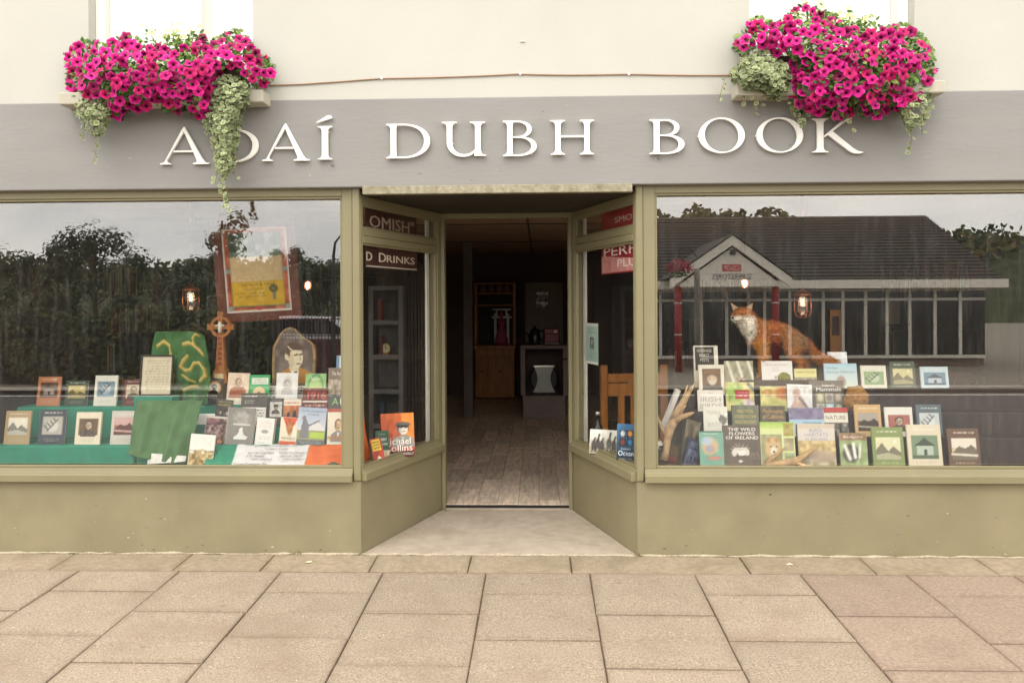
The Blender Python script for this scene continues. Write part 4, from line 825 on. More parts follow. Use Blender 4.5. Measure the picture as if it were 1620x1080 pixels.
put_lantern(lans[3], 1178, 447, 2.6, 'small lit lantern deep in the shop, above the ears of the fox', 2.36, 5, .5)
# ------------------------------------------------------------------ framed certificate hanging in the history window
p = W(405, 427, .74); k = 5.78 / 1300
cert = empty('certificate_frame', p, 'red brown framed certificate with cream and yellow sheets, hanging askew', 'framed certificate', rot=(math.radians(4), math.radians(-3.0), math.radians(2)))
w, h = 134 * k, 164 * k; fw = 15 * k
redwood = mat('red_brown_frame', lin('6a3128'), rough=.35, var=.15, scale=12, stretch=(1, 1, .3))
f_ = MB(); f_.box(-w / 2, w / 2, 0, .03, -h / 2, -h / 2 + fw); f_.box(-w / 2, w / 2, 0, .03, h / 2 - fw, h / 2)
f_.box(-w / 2, -w / 2 + fw, .0005, .0295, -h / 2 + fw, h / 2 - fw); f_.box(w / 2 - fw, w / 2, .0005, .0295, -h / 2 + fw, h / 2 - fw)
f_.build('frame', redwood, cert, bevel=.006)
iw, ih = w - 2 * fw, h - 2 * fw
a = Art('f0e8da', 60, 84, 5).rect(.03, .025, .97, .985, 'b5502f').noise(.18, 14, .03, .025, .97, .985).rect(.09, .06, .91, .95, '6a7662').noise(.22, 13, .09, .68, .91, .95).noise(.7, 11, .09, .70, .91, .95, '2e4a3c', .5).rect(.10, .36, .90, .66, 'e3c493').noise(.03, 10, .1, .36, .9, .66).rect(.10, .075, .90, .365, 'dcae22').noise(.05, 12, .1, .07, .9, .36)
a.dashes(.2, .31, .8, .34, 1, '6d5a28', .7).dashes(.25, .25, .6, .29, 1, '7d6a38', .6).dashes(.14, .17, .66, .24, 2, '6d5a28', .55).ring(.74, .27, .05, .018, '3d4030', 1.4).ell(.74, .27, .03, .022, '6d6a48').rect(.72, .14, .77, .23, '84866a')
for u, v in ((.06, .05), (.94, .05), (.06, .5), (.94, .5)): a.rect(u - .04, v - .03, u + .04, v + .03, '9aa09a')
a.ell(.5, .045, .05, .025, 'c03c3c')
sheet(a, iw, ih, .012).build('certificate_print', printM, cert, recalc=False, loc=(0, 0, -ih / 2))
c = MB(); c.tube([(-w * .3, .02, h / 2), (-w * .3, .02, 2.3 - p.z)], .003, 6); c.tube([(w * .3, .02, h / 2), (w * .3, .02, 2.3 - p.z)], .003, 6); c.build('hanging_cord', rose_m, cert)
# ------------------------------------------------------------------ celtic cross
p = W(350, 517, .62); k = 5.66 / 1300
cross = empty('celtic_cross', W(350, 606, .62), 'brown wooden celtic cross with a ringed head on a flared foot', 'cross')
z0 = p.z - cross.location.z
crosswood = mat('carved_wood', lin('a4662f'), rough=.5, var=.3, scale=30, bump=.3, bscale=60)
b = MB(); A_ = arc(0, z0, 17 * k, 17 * k, 0, 360, 40)[:-1]; B_ = arc(0, z0, 12.5 * k, 12.5 * k, 0, 360, 40)[:-1]; b.strip(A_, B_, -.012, .014, closed=True); b.build('ring', crosswood, cross, bevel=.002)
b = MB()
b.prism([(-4.5 * k, z0 - 12 * k), (4.5 * k, z0 - 12 * k), (3.4 * k, z0 - 3.5 * k), (3.4 * k, z0 + 3 * k), (5 * k, z0 + 24 * k), (-5 * k, z0 + 24 * k), (-3.4 * k, z0 + 3 * k), (-3.4 * k, z0 - 3.5 * k)], -.015, .017)
b.prism([(-21.5 * k, z0 - 5 * k), (-3 * k, z0 - 3 * k), (-3 * k, z0 + 3 * k), (-21.5 * k, z0 + 5 * k)], -.0145, .0165); b.prism([(3 * k, z0 - 3 * k), (21.5 * k, z0 - 5 * k), (21.5 * k, z0 + 5 * k), (3 * k, z0 + 3 * k)], -.0145, .0165)
b.build('cross_arms', crosswood, cross, bevel=.002)
b = MB(); b.prism([(-8 * k, z0 - 68 * k), (8 * k, z0 - 68 * k), (4.4 * k, z0 - 14 * k), (-4.4 * k, z0 - 14 * k)], -.02, .022); b.build('shaft', crosswood, cross, bevel=.003)
b = MB(); b.prism([(-8.6 * k + .0, z0 - 52 * k), (8.6 * k, z0 - 52 * k), (5 * k, z0 - 18 * k), (-5 * k, z0 - 18 * k)][:0] or [(-13 * k, .0), (13 * k, .0), (12 * k, 12 * k), (8 * k, 23 * k), (-8 * k, 23 * k), (-12 * k, 12 * k)], -.04, .045); b.build('foot', crosswood, cross, bevel=.004)
b = MB(); b.prism([(-8 * k, 5 * k), (8 * k, 5 * k), (7 * k, 16 * k), (-7 * k, 16 * k)], -.043, -.040); b.build('name_plate', mat('pale_plate', lin('dcc79c'), rough=.4), cross)
b = MB()
for i in range(6): zz = z0 - (18 + i * 8) * k; b.box(-3 * k, 3 * k, -.023, -.019, zz - 2.6 * k, zz + 2.2 * k)
b.build('inlay', mat('inlay', lin('8a3c28'), rough=.4, var=.4, scale=40), cross, bevel=.002)
b = MB(); b.tube([(0, -.02, z0 - 9 * k), (0, -.022, z0 - 1 * k), (0, -.02, z0 + 8 * k)], [.012, .014, .010], 8); b.tube([(-7 * k, -.02, z0 + 2 * k), (0, -.022, z0 + 3 * k), (7 * k, -.02, z0 + 2 * k)], [.006, .009, .006], 8); b.build('crucifix_figure', mat('pale_metal', lin('e4ded0'), rough=.35), cross, smooth=True)
# ------------------------------------------------------------------ painted portrait on a wood slab
Y = .70
out = [(430, 600), (429, 575), (430, 548), (436, 537), (440, 528), (448, 520), (457, 517), (465, 520), (472, 527), (480, 535), (489, 539), (496, 546), (498, 560), (498, 582), (497, 600)]
P_ = [W(x, y, Y) for x, y in out]; c0 = W(464, 606, Y)
slabo = empty('painted_wood_slab', c0, 'ragged wood slab painted with a portrait of a man in a brown suit', 'painting', rot=(math.radians(-4), 0, 0))
ol = [(q_.x - c0.x, q_.z - c0.z) for q_ in P_]
b = MB().prism([(x, z * 1.0) for x, z in ol[:0]] or [(ol[0][0], 0)] + ol + [(ol[-1][0], 0)], 0, .035); b.build('bark_edge', mat('bark', lin('a58a5a'), rough=.9, var=.35, scale=40, bump=.6, bscale=70), slabo, bevel=.006)
w, h = max(x for x, z in ol) - min(x for x, z in ol), max(z for x, z in ol)
a = Art('6b6055', 60, 72, 9).noise(.1, 9)
a.poly([(.1, 0), (.15, .16), (.34, .26), (.42, .3), (.62, .3), (.9, .2), (.97, 0)], 'b98535').poly([(.40, .30), (.62, .3), (.60, .02), (.5, .02)], 'ece0c6').poly([(.52, .22), (.58, .22), (.58, 0), (.53, 0)], '4a4650')
a.rect(.42, .24, .62, .4, 'd9c8a4').ell(.54, .47, .165, .215, 'e9dcbc').ell(.35, .50, .055, .08, 'e3d2ac').poly([(.32, .54), (.34, .72), (.44, .76), (.60, .74), (.72, .66), (.70, .6), (.5, .61), (.42, .58), (.40, .46), (.36, .52)], '5a4636').line(.36, .68, .46, .60, .012, 'e9dcc0').line(.46, .60, .68, .61, .008, 'e9dcc0', .6).line(.51, .515, .59, .53, .014, '4a3a2e').line(.63, .53, .69, .535, .014, '4a3a2e').line(.64, .5, .66, .42, .012, 'b49a72').line(.56, .355, .66, .36, .012, '8a5a44').ell(.45, .42, .06, .14, 'c9b48c', .5, .7)
fw_ = mat('painted_wood', '@Col', rough=.55, var=.08, scale=25)
xl, xr = min(x for x, z in ol), max(x for x, z in ol)
def bounds(z):
    xs_ = []
    for (x0, z0_), (x1, z1_) in zip([(ol[0][0], 0)] + ol, ol + [(ol[-1][0], 0)]):
        if min(z0_, z1_) <= z <= max(z0_, z1_) and abs(z1_ - z0_) > 1e-6: xs_.append(x0 + (x1 - x0) * (z - z0_) / (z1_ - z0_))
    return (min(xs_), max(xs_)) if len(xs_) > 1 else (0, 0)
b = MB(); nw, nh = a.w, a.h; col = lin_arr(a.I.reshape(-1, 3)).reshape(nh, nw, 3); cc = []
for j in range(nh):
    z = h * .955 * j / (nh - 1) + .001; lo, hi = bounds(z); i0 = .020; lo += i0; hi -= i0 * .8
    if hi < lo: lo = hi = (lo + hi) / 2
    for i in range(nw):
        x = lo + (hi - lo) * i / (nw - 1); b.v.append((x, -.0015, z)); cc.append(col[j, int(np.clip((x - xl) / (xr - xl) * (nw - 1), 0, nw - 1))])
b.f = [(j * nw + i, j * nw + i + 1, (j + 1) * nw + i + 1, (j + 1) * nw + i) for j in range(nh - 1) for i in range(nw - 1)]; b.c = np.array(cc)
b.build('portrait', fw_, slabo, recalc=False)
st = box('slab_rest', W(428, 600, Y).x, W(500, 600, Y).x, Y - .06, Y + .06, TL[3][0], c0.z - .001, darkwood, bevel=.004); tag(st, 'low dark block under the painted wood slab', 'block')
st = box('cross_rest', W(336, 600, .62).x, W(364, 600, .62).x, .57, .68, TL[3][0], W(350, 606, .62).z - .001, darkwood, bevel=.004); tag(st, 'low dark block under the celtic cross', 'block')
# ------------------------------------------------------------------ flags
def cloth(name, art, fn, parent, material=None):
    b = MB(); nw, nh = art.w, art.h
    b.v = [tuple(fn(i / (nw - 1), j / (nh - 1))) for j in range(nh) for i in range(nw)]
    b.f = [(j * nw + i, j * nw + i + 1, (j + 1) * nw + i + 1, (j + 1) * nw + i) for j in range(nh - 1) for i in range(nw - 1)]
    b.c = art.colors(); o = b.build(name, material or clothM, parent, smooth=True, recalc=False)
    s_ = o.modifiers.new('thickness', 'SOLIDIFY'); s_.thickness = .0018; return o
lx = W(231, 640, .42)
gf = empty('green_flag', (lx.x, .42, ZSILL), 'green flag with a gold serpent scroll, draped at the side of the history books', 'flag')
a = Art('476f44', 64, 96, 3).noise(.05, 7)
def scroll(pts, wd, c='c9ad5c', hi='e6d59a'):
    for (u0, v0), (u1, v1) in zip(pts, pts[1:]): a.line(u0, v0, u1, v1, wd * .75, 'a98a40', .8)
    for (u0, v0), (u1, v1) in zip(pts, pts[1:]): a.line(u0 - .01, v0 + .008, u1 - .01, v1 + .008, wd * .48, c, .9)
    for (u0, v0), (u1, v1) in zip(pts, pts[1:]): a.line(u0 - .02, v0 + .014, u1 - .02, v1 + .014, wd * .18, hi, .7)
scroll([(.58, .82), (.68, .84), (.78, .82), (.87, .75), (.92, .70)], .04)
scroll([(.80, .83), (.78, .90), (.84, .96), (.90, .95)], .022)
scroll([(.64, .66), (.58, .60), (.54, .52), (.60, .46), (.68, .47), (.76, .56), (.86, .57), (.93, .50), (.94, .40), (.86, .32)], .034)
scroll([(.56, .40), (.64, .35), (.74, .30)], .025); scroll([(.60, .19), (.70, .24), (.82, .24)], .03)
scroll([(.10, .8), (.2, .86), (.32, .8), (.36, .68), (.28, .58), (.14, .54)], .04); scroll([(.2, .4), (.3, .46), (.4, .40), (.38, .28)], .03)
zb_, zt_ = W(270, 640, .45).z - ZSILL, W(270, 525, .45).z - ZSILL
xe = lambda v: (W(329, 600, .45).x - lx.x) if v < .35 else (W(329 - 19 * ((v - .35) / .65) ** 1.6, 600, .45).x - lx.x)
cloth('flag_top', a, lambda u, v: (xe(v) * u, .05 + (.016 * math.sin(u * 17 + v * 5) + .010 * math.sin(u * 31 - v * 9)) * (1.25 - v) + .10 * v ** 3 + .03 * max(0, u - .85) * 6 * v, zb_ + (zt_ - zb_) * v - .035 * max(0, (u - .78) / .22) ** 2 * v), gf)
a = Art('557a4c', 40, 50, 4).noise(.04, 7).rect(0, 0, .9, .10, 'e9e6dc', .0)
zc = W(270, 632, .33).z - ZSILL; xw = W(323, 700, .3).x - lx.x
cloth('flag_fold', a, lambda u, v: (xw * u * (.86 + .14 * v), -.255 + .12 * v + .014 * math.sin(u * 14 + 1 + v * 2) + .008 * math.sin(u * 29 - v * 3), .05 + .06 * (u - .3) * (1 - v) * -1 + (zc - .05) * v), gf)
a = Art('ece9e0', 16, 10, 5)
cloth('flag_hem', a, lambda u, v: (xw * (.30 + .56 * u), -.265 + .02 * v, .012 + .07 * (1 - u * .55) * v + .02 * u), gf)
# the tricolour laid over the lowest step
xa, xb = W(330, 720, .15).x, W(556, 720, .15).x; z1 = TL[1][0] + .003 - ZSILL; wd = xb - xa; yd_ = .155; ln = math.hypot(z1, yd_); tl_ = math.degrees(math.atan2(yd_, z1))
tri = empty('tricolour_flag', (xa + wd / 2, .055, ZSILL + .002), 'green, white and orange flag with printed names, laid along the lowest step', 'flag', rot=(math.radians(-tl_), 0, 0))
a = Art('2f9070', 90, 14, 6); g1, g2 = (W(372, 720, .15).x - xa) / wd, (W(487, 720, .15).x - xa) / wd
a.rect(g1, -.1, g2, 1.1, 'e6e3e2', e=.004).rect(g2, -.1, 1.1, 1.1, 'e8743a', e=.004).noise(.03, 9)
fo = cloth('flag_cloth', a, lambda u, v: (-wd / 2 + wd * u, -.006 - .006 * math.sin(u * 23) * math.sin(v * 3 + u * 5) - .004 * math.sin(u * 51 + v * 4), ln * v), tri)
gm = (g1 + g2) / 2; gw = g2 - g1
lettering([('Signed on behalf of the Provisional Government', gm + .02, .90, gw * .60, .07, ), ('THOMAS J. CLARKE', gm + .03, .77, gw * .32, .085), ('SEAN MAC DIARMADA', gm - gw * .14, .62, gw * .36, .085), ('THOMAS MACDONAGH', gm + gw * .29, .62, gw * .36, .085),
           ('P. H. PEARSE', gm - gw * .2, .48, gw * .24, .085), ('EAMONN CEANNT', gm + gw * .30, .48, gw * .30, .085), ('JAMES CONNOLLY', gm - gw * .1, .34, gw * .29, .085), ('JOSEPH PLUNKETT', gm + gw * .34, .34, gw * .30, .085), ('The Easter Proclamation, 1916', gm - gw * .24, .16, gw * .46, .11)],
          wd, ln, -.0155, ink('6d6660'), fo, x0=-wd / 2)
a = Art('e8743a', 22, 30, 7).noise(.04, 6)
ex = W(556, 720, .2).x
cloth('flag_end', a, lambda u, v: (ex - (xa + wd / 2) + .02 + .05 * (1 - v) * u + .012 * math.sin(u * 9), (.36 * u + .01 * math.sin(v * 9)) * 1, (W(585, 640, .45).z - ZSILL) * v * (.55 + .45 * u)), empty('flag_fall', (0, 0, 0), parent=tri, rot=(math.radians(tl_), 0, 0)))
so_ = MB().lathe([(0, 0), (.032, .002), (.040, .012), (.036, .026), (.022, .038), (0, .044)], 24).build('painted_stone', mat('dark_green_stone', lin('4f5b42'), rough=.5, var=.25, scale=40), smooth=True, loc=W(527, 739, .07)); so_.scale = (1.05, .6, .82); so_.location.z = ZSILL + .012; tag(so_, 'small dark green stone resting on the orange end of the tricolour', 'stone')
# framed page at the far edge of the green flag
p = W(245, 626, .36); fp = empty('framed_page', p, 'dark framed page of print standing in front of the green flag', 'framed page', rot=(math.radians(-8), 0, 0))
w, h = 54 * .00415, 66 * .00415; f_ = MB(); t = .012
f_.box(-w / 2, w / 2, 0, .015, 0, t); f_.box(-w / 2, w / 2, 0, .015, h - t, h); f_.box(-w / 2, -w / 2 + t, .0004, .0146, t, h - t); f_.box(w / 2 - t, w / 2, .0004, .0146, t, h - t); f_.build('frame', darkwood, fp, bevel=.002)
sheet(Art('d9cdb2', 30, 40, 8).dashes(.1, .08, .9, .92, 12, '8a7d66', .6), w - 2 * t, h - 2 * t, .008).build('page', printM, fp, recalc=False, loc=(0, 0, t))
st = box('frame_rest', p.x - .13, p.x + .13, .33, .44, TL[1][0] if False else ZSILL, p.z - .001, teal, bevel=.004); tag(st, 'teal covered block under the dark framed page', 'block')
# ------------------------------------------------------------------ enamel signs behind the porch panes
def porch_sign(U, fn, u0, u1, z0, z1, side, label, col, lines, name='enamel_sign', extra=None, w_off=-.048, thick=.004):
    a0 = fn(u0, w_off, 0); a1 = fn(u1, w_off, 0); mid = ((a0[0] + a1[0]) / 2, (a0[1] + a1[1]) / 2, z0)
    th = math.atan2(U.y, U.x) if side < 0 else math.atan2(-U.y, -U.x)
    r = empty(name, mid, label, 'sign', rot=(0, 0, th)); w = u1 - u0; h = z1 - z0
    MB().box(-w / 2, w / 2, 0, thick, 0, h).build('plate', col, r, bevel=.0015)
    if extra: extra(r, w, h)
    by = {}
    for l in lines: by.setdefault(l[5], []).append(l[:5])
    for c, ls_ in by.items(): lettering(ls_, w, h, -.0012, ink(c), r, x0=-w / 2, bold=.006)
    MB().tube([(-w * .3, .008, h), (-w * .3, .008, Z_SOF - z0)], .002, 5).tube([(w * .3, .008, h), (w * .3, .008, Z_SOF - z0)], .002, 5).build('hanging_wire', iron, r)
    return r
brown_en = mat('brown_enamel', lin('47231f'), rough=.3, var=.15, scale=8); red_en = mat('red_enamel', lin('951f28'), rough=.3, var=.15, scale=8)
def white_edge(r, w, h): MB().box(-w / 2 + .01, w / 2 - .005, -.001, 0, .006, .014).build('sign_border', ink('cfc4b4'), r)
porch_sign(UL, fl, .15, .86, 1.775, 2.165, -1, 'brown enamel sign with pale letters ending in Drinks, hung inside the porch window', brown_en,
           [('OMISH"', .50, .775, .86, .21, 'b5a491'), ('OT', .24, .375, .13, .06, 'b5a491'), ('D', .06, .185, .10, .145, 'd9cbb8'), ('RINKS', .66, .175, .56, .125, 'd9cbb8'), ('D', .30, .185, .13, .155, 'd9cbb8')], extra=white_edge)
def pink_base(r, w, h): MB().prism([(-w / 2 + .01, .008), (w / 2 - .005, .012), (w / 2 - .005, .085), (-w / 2 + .01, .125)], -.001, 0).build('worn_patch', mat('pink_enamel', lin('d99a94'), rough=.4, var=.2, scale=20, dirt=lin('c8605a'), dscale=12, damt=.7), r)
porch_sign(UR, fr, .07, .68, 1.735, 2.19, 1, 'red enamel sign with pale letters, hung inside the porch window near the chair', red_en,
           [('SMO', .62, .775, .46, .085, 'c9b2a8'), ('PERF', .50, .33, .84, .135, 'eadcd4'), ('PLU', .70, .145, .48, .11, 'f2e6de')], extra=pink_base)
# notice taped inside the porch pane
a = Art('b9cfc4', 30, 40, 2).rect(0, .94, 1, 1, 'f0efe8').rect(0, 0, 1, .06, 'f0efe8').grad(.06, .94, '9fbcb0', 'b9d0c6', .8).rect(.36, .38, .66, .66, '6d6a66').noise(.2, 10, .36, .38, .66, .66).ell(.5, .55, .08, .08, 'c9c2b8', .8, .4).dashes(.15, .74, .85, .9, 2, '7d958a', .5).dashes(.15, .12, .85, .3, 3, '7d958a', .5)
u0, u1 = .72, .965; a0, a1 = fr(u0, -.037, 0), fr(u1, -.037, 0); zp0 = W(931, 576, .8).z
pn = empty('paper_notice', ((a0[0] + a1[0]) / 2, (a0[1] + a1[1]) / 2, zp0), 'pale green paper notice with a small dark photograph, taped inside the porch pane', 'notice', rot=(0, 0, math.atan2(-UR.y, -UR.x)))
sheet(a, u1 - u0, .29, 0, t=.0006).build('paper', printM, pn, recalc=False)
b = MB(); w = u1 - u0; [b.box(x - .012, x + .012, -.0012, -.0006, z - .006, z + .006) for x in (-w / 2 + .01, w / 2 - .01) for z in (.005, .285)]; b.build('tape', mat('tape', lin('d9d4c4'), rough=.3), pn)
# ------------------------------------------------------------------ pine chair behind the nature display
YC = 1.28; xa, xb = W(955, 640, YC).x, W(1051, 640, YC).x
ch = empty('wooden_chair', ((xa + xb) / 2, YC, FZ), 'orange pine chair with a slatted back behind the nature display', 'chair', rot=(0, 0, math.radians(4)))
hw = (xb - xa) / 2; zc_ = lambda py: W(1000, py, YC).z - FZ
for s_ in (-1, 1):
    MB().box(s_ * hw - .030, s_ * hw + .030, -.02, .025, 0, zc_(577)).build('back_post', pine, ch, bevel=.010)
    MB().box(s_ * hw - .025, s_ * hw + .025, .38, .43, 0, .44).build('leg', pine, ch, bevel=.006)
tr_ = MB(); xs_ = -hw + .03; zt = zc_(603); n = 14
pts = [(xs_, zc_(622)), (-xs_, zc_(622))] + [(-xs_ - (2 * -xs_) * i / (2 * n), zt + (.0 if i % 2 else .012)) for i in range(2 * n + 1)]
MB().box(-hw + .03, hw - .03, -.006, .012, zc_(626), zc_(606)).build('lower_rail', pine, ch, bevel=.003)
MB().prism([(-hw + .03, zc_(604)), (hw - .03, zc_(604))] + [(hw - .03 - (2 * hw - .06) * i / 28, zc_(592) + (.012 if i % 2 else 0)) for i in range(29)], -.006, .014).build('top_rail', pine, ch)
for x in (-.6, -.1, .4): MB().box(x * hw - .018, x * hw + .018, -.003, .010, zc_(606), zc_(604) if False else zc_(603)).build('rail_block', pine, ch, bevel=.003)
for x in (-.42, .0, .42): MB().box(x * hw - .026, x * hw + .026, -.003, .010, .44, zc_(626)).build('back_slat', pine, ch, bevel=.004)
MB().box(-hw - .01, hw + .01, -.02, .44, .43, .465).build('seat', pine, ch, bevel=.008)
# bottle, cloth, skull and other small things of the nature window
bt = MB().lathe([(0, 0), (.034, 0), (.036, .01), (.036, .12), (.030, .15), (.014, .18), (.012, .225), (.016, .23), (.016, .25), (0, .25)], 20).build('glass_bottle', mat('dark_bottle', lin('23262a'), rough=.1, var=.05, spec=.7), smooth=True, loc=(W(946, 690, .86).x, .86, ZSILL)); tag(bt, 'dark bottle with a silver cap beside the pine chair', 'bottle')
MB().lathe([(.018, .232), (.0185, .256), (0, .258)], 16).build('cap', mat('silver_cap', lin('c9c4ba'), rough=.3, metal=.7), bt, smooth=True)
MB().lathe([(.0365, .03), (.0368, .10)], 20).build('label', mat('bottle_label', lin('a9b0b4'), rough=.6, var=.2, scale=60), bt, smooth=True)
a = Art('a8713f', 30, 20, 3).noise(.12, 9).rect(.62, 0, 1, 1, '7fa79c')
cm = empty('patterned_cloth', (W(955, 720, .45).x, .45, ZSILL), 'rust and teal cloth spread under the ploughing horses book', 'cloth')
q0 = [fr(.22, -.06, 0), fr(.86, -.06, 0), fr(.86, -.24, 0), fr(.22, -.40, 0)]
def bil(u, v):
    x = (q0[1][0] * (1 - u) + q0[0][0] * u) * (1 - v) + (q0[2][0] * (1 - u) + q0[3][0] * u) * v; y = (q0[1][1] * (1 - u) + q0[0][1] * u) * (1 - v) + (q0[2][1] * (1 - u) + q0[3][1] * u) * v
    return (x - cm.location.x, y - .45, .004 + .004 * math.sin(u * 20) * math.sin(v * 9))
cloth('cloth_sheet', a, bil, cm)
def antler(loc, beams, label, s=1, rot=(0, 0, 0)):
    r = empty('deer_antler', loc, label, 'antler', 'deer antlers', rot=rot)
    m_ = mat('antler_horn', lin('c2a074'), rough=.55, var=.3, scale=25, bump=.5, bscale=60)
    for i, (pts, rad) in enumerate(beams): MB().tube(pts, rad, 10).build('beam' if i == 0 else 'tine', m_, r, smooth=True)
    return r
def px_path(pts, Y): return [tuple(W(x, y, Y + dy) - base) for x, y, dy in pts]
base = W(1052, 728, .16); base.z = ZSILL
antler(base, [(px_path([(1050, 728, 0), (1054, 712, .01), (1056, 695, .02), (1060, 678, .03), (1068, 662, .03), (1076, 645, .03), (1084, 630, .03), (1093, 616, .03), (1101, 604, .03)], .16), [.026, .021, .024, .028, .032, .028, .021, .012, .003]),
              (px_path([(1066, 668, .03), (1076, 660, 0), (1085, 657, -.02), (1093, 654, -.03), (1098, 652, -.03)], .16), [.024, .019, .015, .011, .005]),
              (px_path([(1064, 664, .03), (1072, 652, .0), (1080, 645, -.01), (1086, 641, -.01)], .16), [.022, .016, .010, .003]),
              (px_path([(1078, 640, .03), (1084, 622, .05), (1088, 609, .05)], .16), [.014, .008, .003]),
              (px_path([(1056, 690, .02), (1046, 674, .05), (1040, 656, .06)], .16), [.016, .011, .004])], 'tall brown antler standing at the corner of the nature window')
base = W(1252, 737, .09); base.z = ZSILL
antler(base, [(px_path([(1208, 736, 0), (1222, 735, -.01), (1238, 733, -.01), (1256, 730, -.01), (1268, 724, 0), (1280, 715, .0), (1294, 706, .0)], .085), [.014, .020, .024, .025, .020, .014, .005]),
              (px_path([(1212, 735, 0), (1222, 724, .0), (1234, 714, .01), (1242, 708, .01)], .085), [.018, .014, .010, .004]),
              (px_path([(1258, 731, -.01), (1268, 735, -.03), (1276, 737, -.04), (1288, 737, -.05)], .085), [.013, .011, .008, .004])], 'pale antler lying in front of the cub and bird habitat books')
sk = MB().lathe([(0, 0), (.03, .004), (.042, .02), (.040, .045), (.024, .06), (0, .064)], 18).build('animal_skull', mat('bone', lin('ddd6c6'), rough=.6, var=.15, scale=30), smooth=True, loc=(W(1040, 700, .2).x, .22, ZSILL + .10)); sk.scale = (1.1, 1.4, .9); tag(sk, 'pale bone skull on a block at the corner post', 'skull')
sb = MB(); sb.lathe([(.0, .0), (.012, -.002), (.012, .012), (0, .014)], 10, (-.016, -.036, .024)); sb.lathe([(.0, .0), (.012, -.002), (.012, .012), (0, .014)], 10, (.016, -.036, .024)); sb.build('eye_socket', black, sk, smooth=True)
o = box('skull_block', W(1037, 700, .2).x - .02, W(1037, 700, .2).x + .06, .17, .27, ZSILL, ZSILL + .10, darkwood, bevel=.003); tag(o, 'small dark block under the bone skull', 'block')
o = MB().tube([(-.04, 0, .018), (-.01, .01, .026), (.03, -.005, .02), (.06, .01, .012)], [.010, .026, .022, .006], 10).build('red_leaf_bundle', mat('russet_leaf', lin('9a4a36'), rough=.7, var=.3, scale=40), smooth=True, loc=(W(1066, 722, .24).x, .27, ZSILL)); tag(o, 'russet bundle of leaves lying behind the tall antler', 'leaf bundle')
o = MB().lathe([(0, 0), (.07, 0), (.085, .05), (.08, .12), (.05, .155), (0, .165)], 14); o.v = [(x * (1 + .18 * math.sin(z * 60 + x * 30)), y * .6, z * (1 + .1 * math.sin(x * 70))) for x, y, z in o.v]
o = o.build('bark_lump', mat('cork_bark', lin('a87a45'), rough=.95, var=.45, scale=60, bump=1, bscale=90, bdist=.01), smooth=True, loc=(W(1349, 655, .47).x, .40, TR[2][0])); tag(o, 'rough golden bark lump beside the mammals book', 'bark')

# ------------------------------------------------------------------ taxidermy fox
YF_ = .66; KF = (5.04 + YF_) / 1300
fb = W(1230, 603, YF_); fb.z = TR[3][0] + .055
def FP(px, py, dy=0): p_ = W(px, py, YF_ + dy); return Vector((p_.x - fb.x, p_.y - fb.y, p_.z - fb.z))
bone = [  # name, point, radius x, radius y, parent
 ('hip', FP(1259, 529.5, .04), .096, None), ('loin', FP(1238, 525, .03), .084, 'hip'), ('rib', FP(1216, 526, .01), .090, 'loin'), ('chest', FP(1199, 526, -.02), .096, 'rib'),
 ('neck0', FP(1187, 518, -.045), .084, 'chest'), ('neck', FP(1179, 507, -.06), .070, 'neck0'), ('bib', FP(1181, 530, -.085), .062, 'neck0'), ('skull', FP(1175, 496.5, -.07), .070, 'neck'), ('brow', FP(1169, 498.5, -.10), .060, 'skull'), ('snout', FP(1163, 503, -.145), .032, 'brow'), ('nose', FP(1160, 504, -.172), .018, 'snout'),
 ('tail0', FP(1276, 543, .06), .034, 'hip'), ('tail1', FP(1284, 558, .07), .036, 'tail0'), ('tail2', FP(1298, 569, .07), .048, 'tail1'), ('tail3', FP(1316, 574, .06), .044, 'tail2'), ('tail4', FP(1334, 577, .05), .012, 'tail3')]
def leg(nm, att, pts):
    par = att
    for i, (p_, r_) in enumerate(pts): bone.append((nm + str(i), p_, r_, par)); par = nm + str(i)
zf = 0.012
def FZp(px, dy, z): p_ = FP(px, 590, dy); p_.z = z; return p_
leg('fl', 'chest', [(FP(1203, 543, -.045), .056), (FP(1206, 560, -.05), .034), (FP(1204, 584, -.05), .018), (FZp(1203, -.05, zf + .012), .017), (FZp(1198, -.075, zf), .016)])
leg('fr', 'chest', [(FP(1206, 543, .025), .052), (FP(1211, 560, .03), .032), (FP(1211, 584, .03), .018), (FZp(1210, .03, zf + .012), .017), (FZp(1205, .01, zf), .016)])
leg('hl', 'hip', [(FP(1257, 547, -.02), .080), (FP(1252, 561, -.04), .052), (FP(1266, 575, -.03), .028), (FP(1262, 588, -.035), .017), (FZp(1258, -.04, zf + .01), .016), (FZp(1252, -.06, zf), .015)])
leg('hr', 'hip', [(FP(1262, 547, .10), .072), (FP(1261, 561, .10), .046), (FP(1275, 574, .11), .026), (FP(1272, 588, .10), .016), (FZp(1268, .10, zf + .01), .016), (FZp(1262, .08, zf), .015)])
me = bpy.data.meshes.new('skeleton'); idx = {b_[0]: i for i, b_ in enumerate(bone)}
me.from_pydata([b_[1] for b_ in bone], [(idx[b_[3]], idx[b_[0]]) for b_ in bone if b_[3]], [])
so = bpy.data.objects.new('skeleton', me); COL.objects.link(so)
sm_ = so.modifiers.new('skin', 'SKIN'); sm_.use_smooth_shade = True; so.modifiers.new('sub', 'SUBSURF').levels = 2
for v, b_ in zip(me.skin_vertices[0].data, bone): v.radius = (b_[2], b_[2]); v.use_root = b_[0] == 'hip'
body = bpy.data.meshes.new_from_object(so.evaluated_get(bpy.context.evaluated_depsgraph_get())); bpy.data.objects.remove(so)
body.name = 'stuffed_fox'
co = np.array([tuple(v.co) for v in body.vertices]); 
rs = np.random.RandomState(3)
orange, dark, whitef, grizzle, black_f = (np.array(lin(c)) for c in ('b06c34', '84502c', 'efe6d6', '8d7a60', '2a211c'))
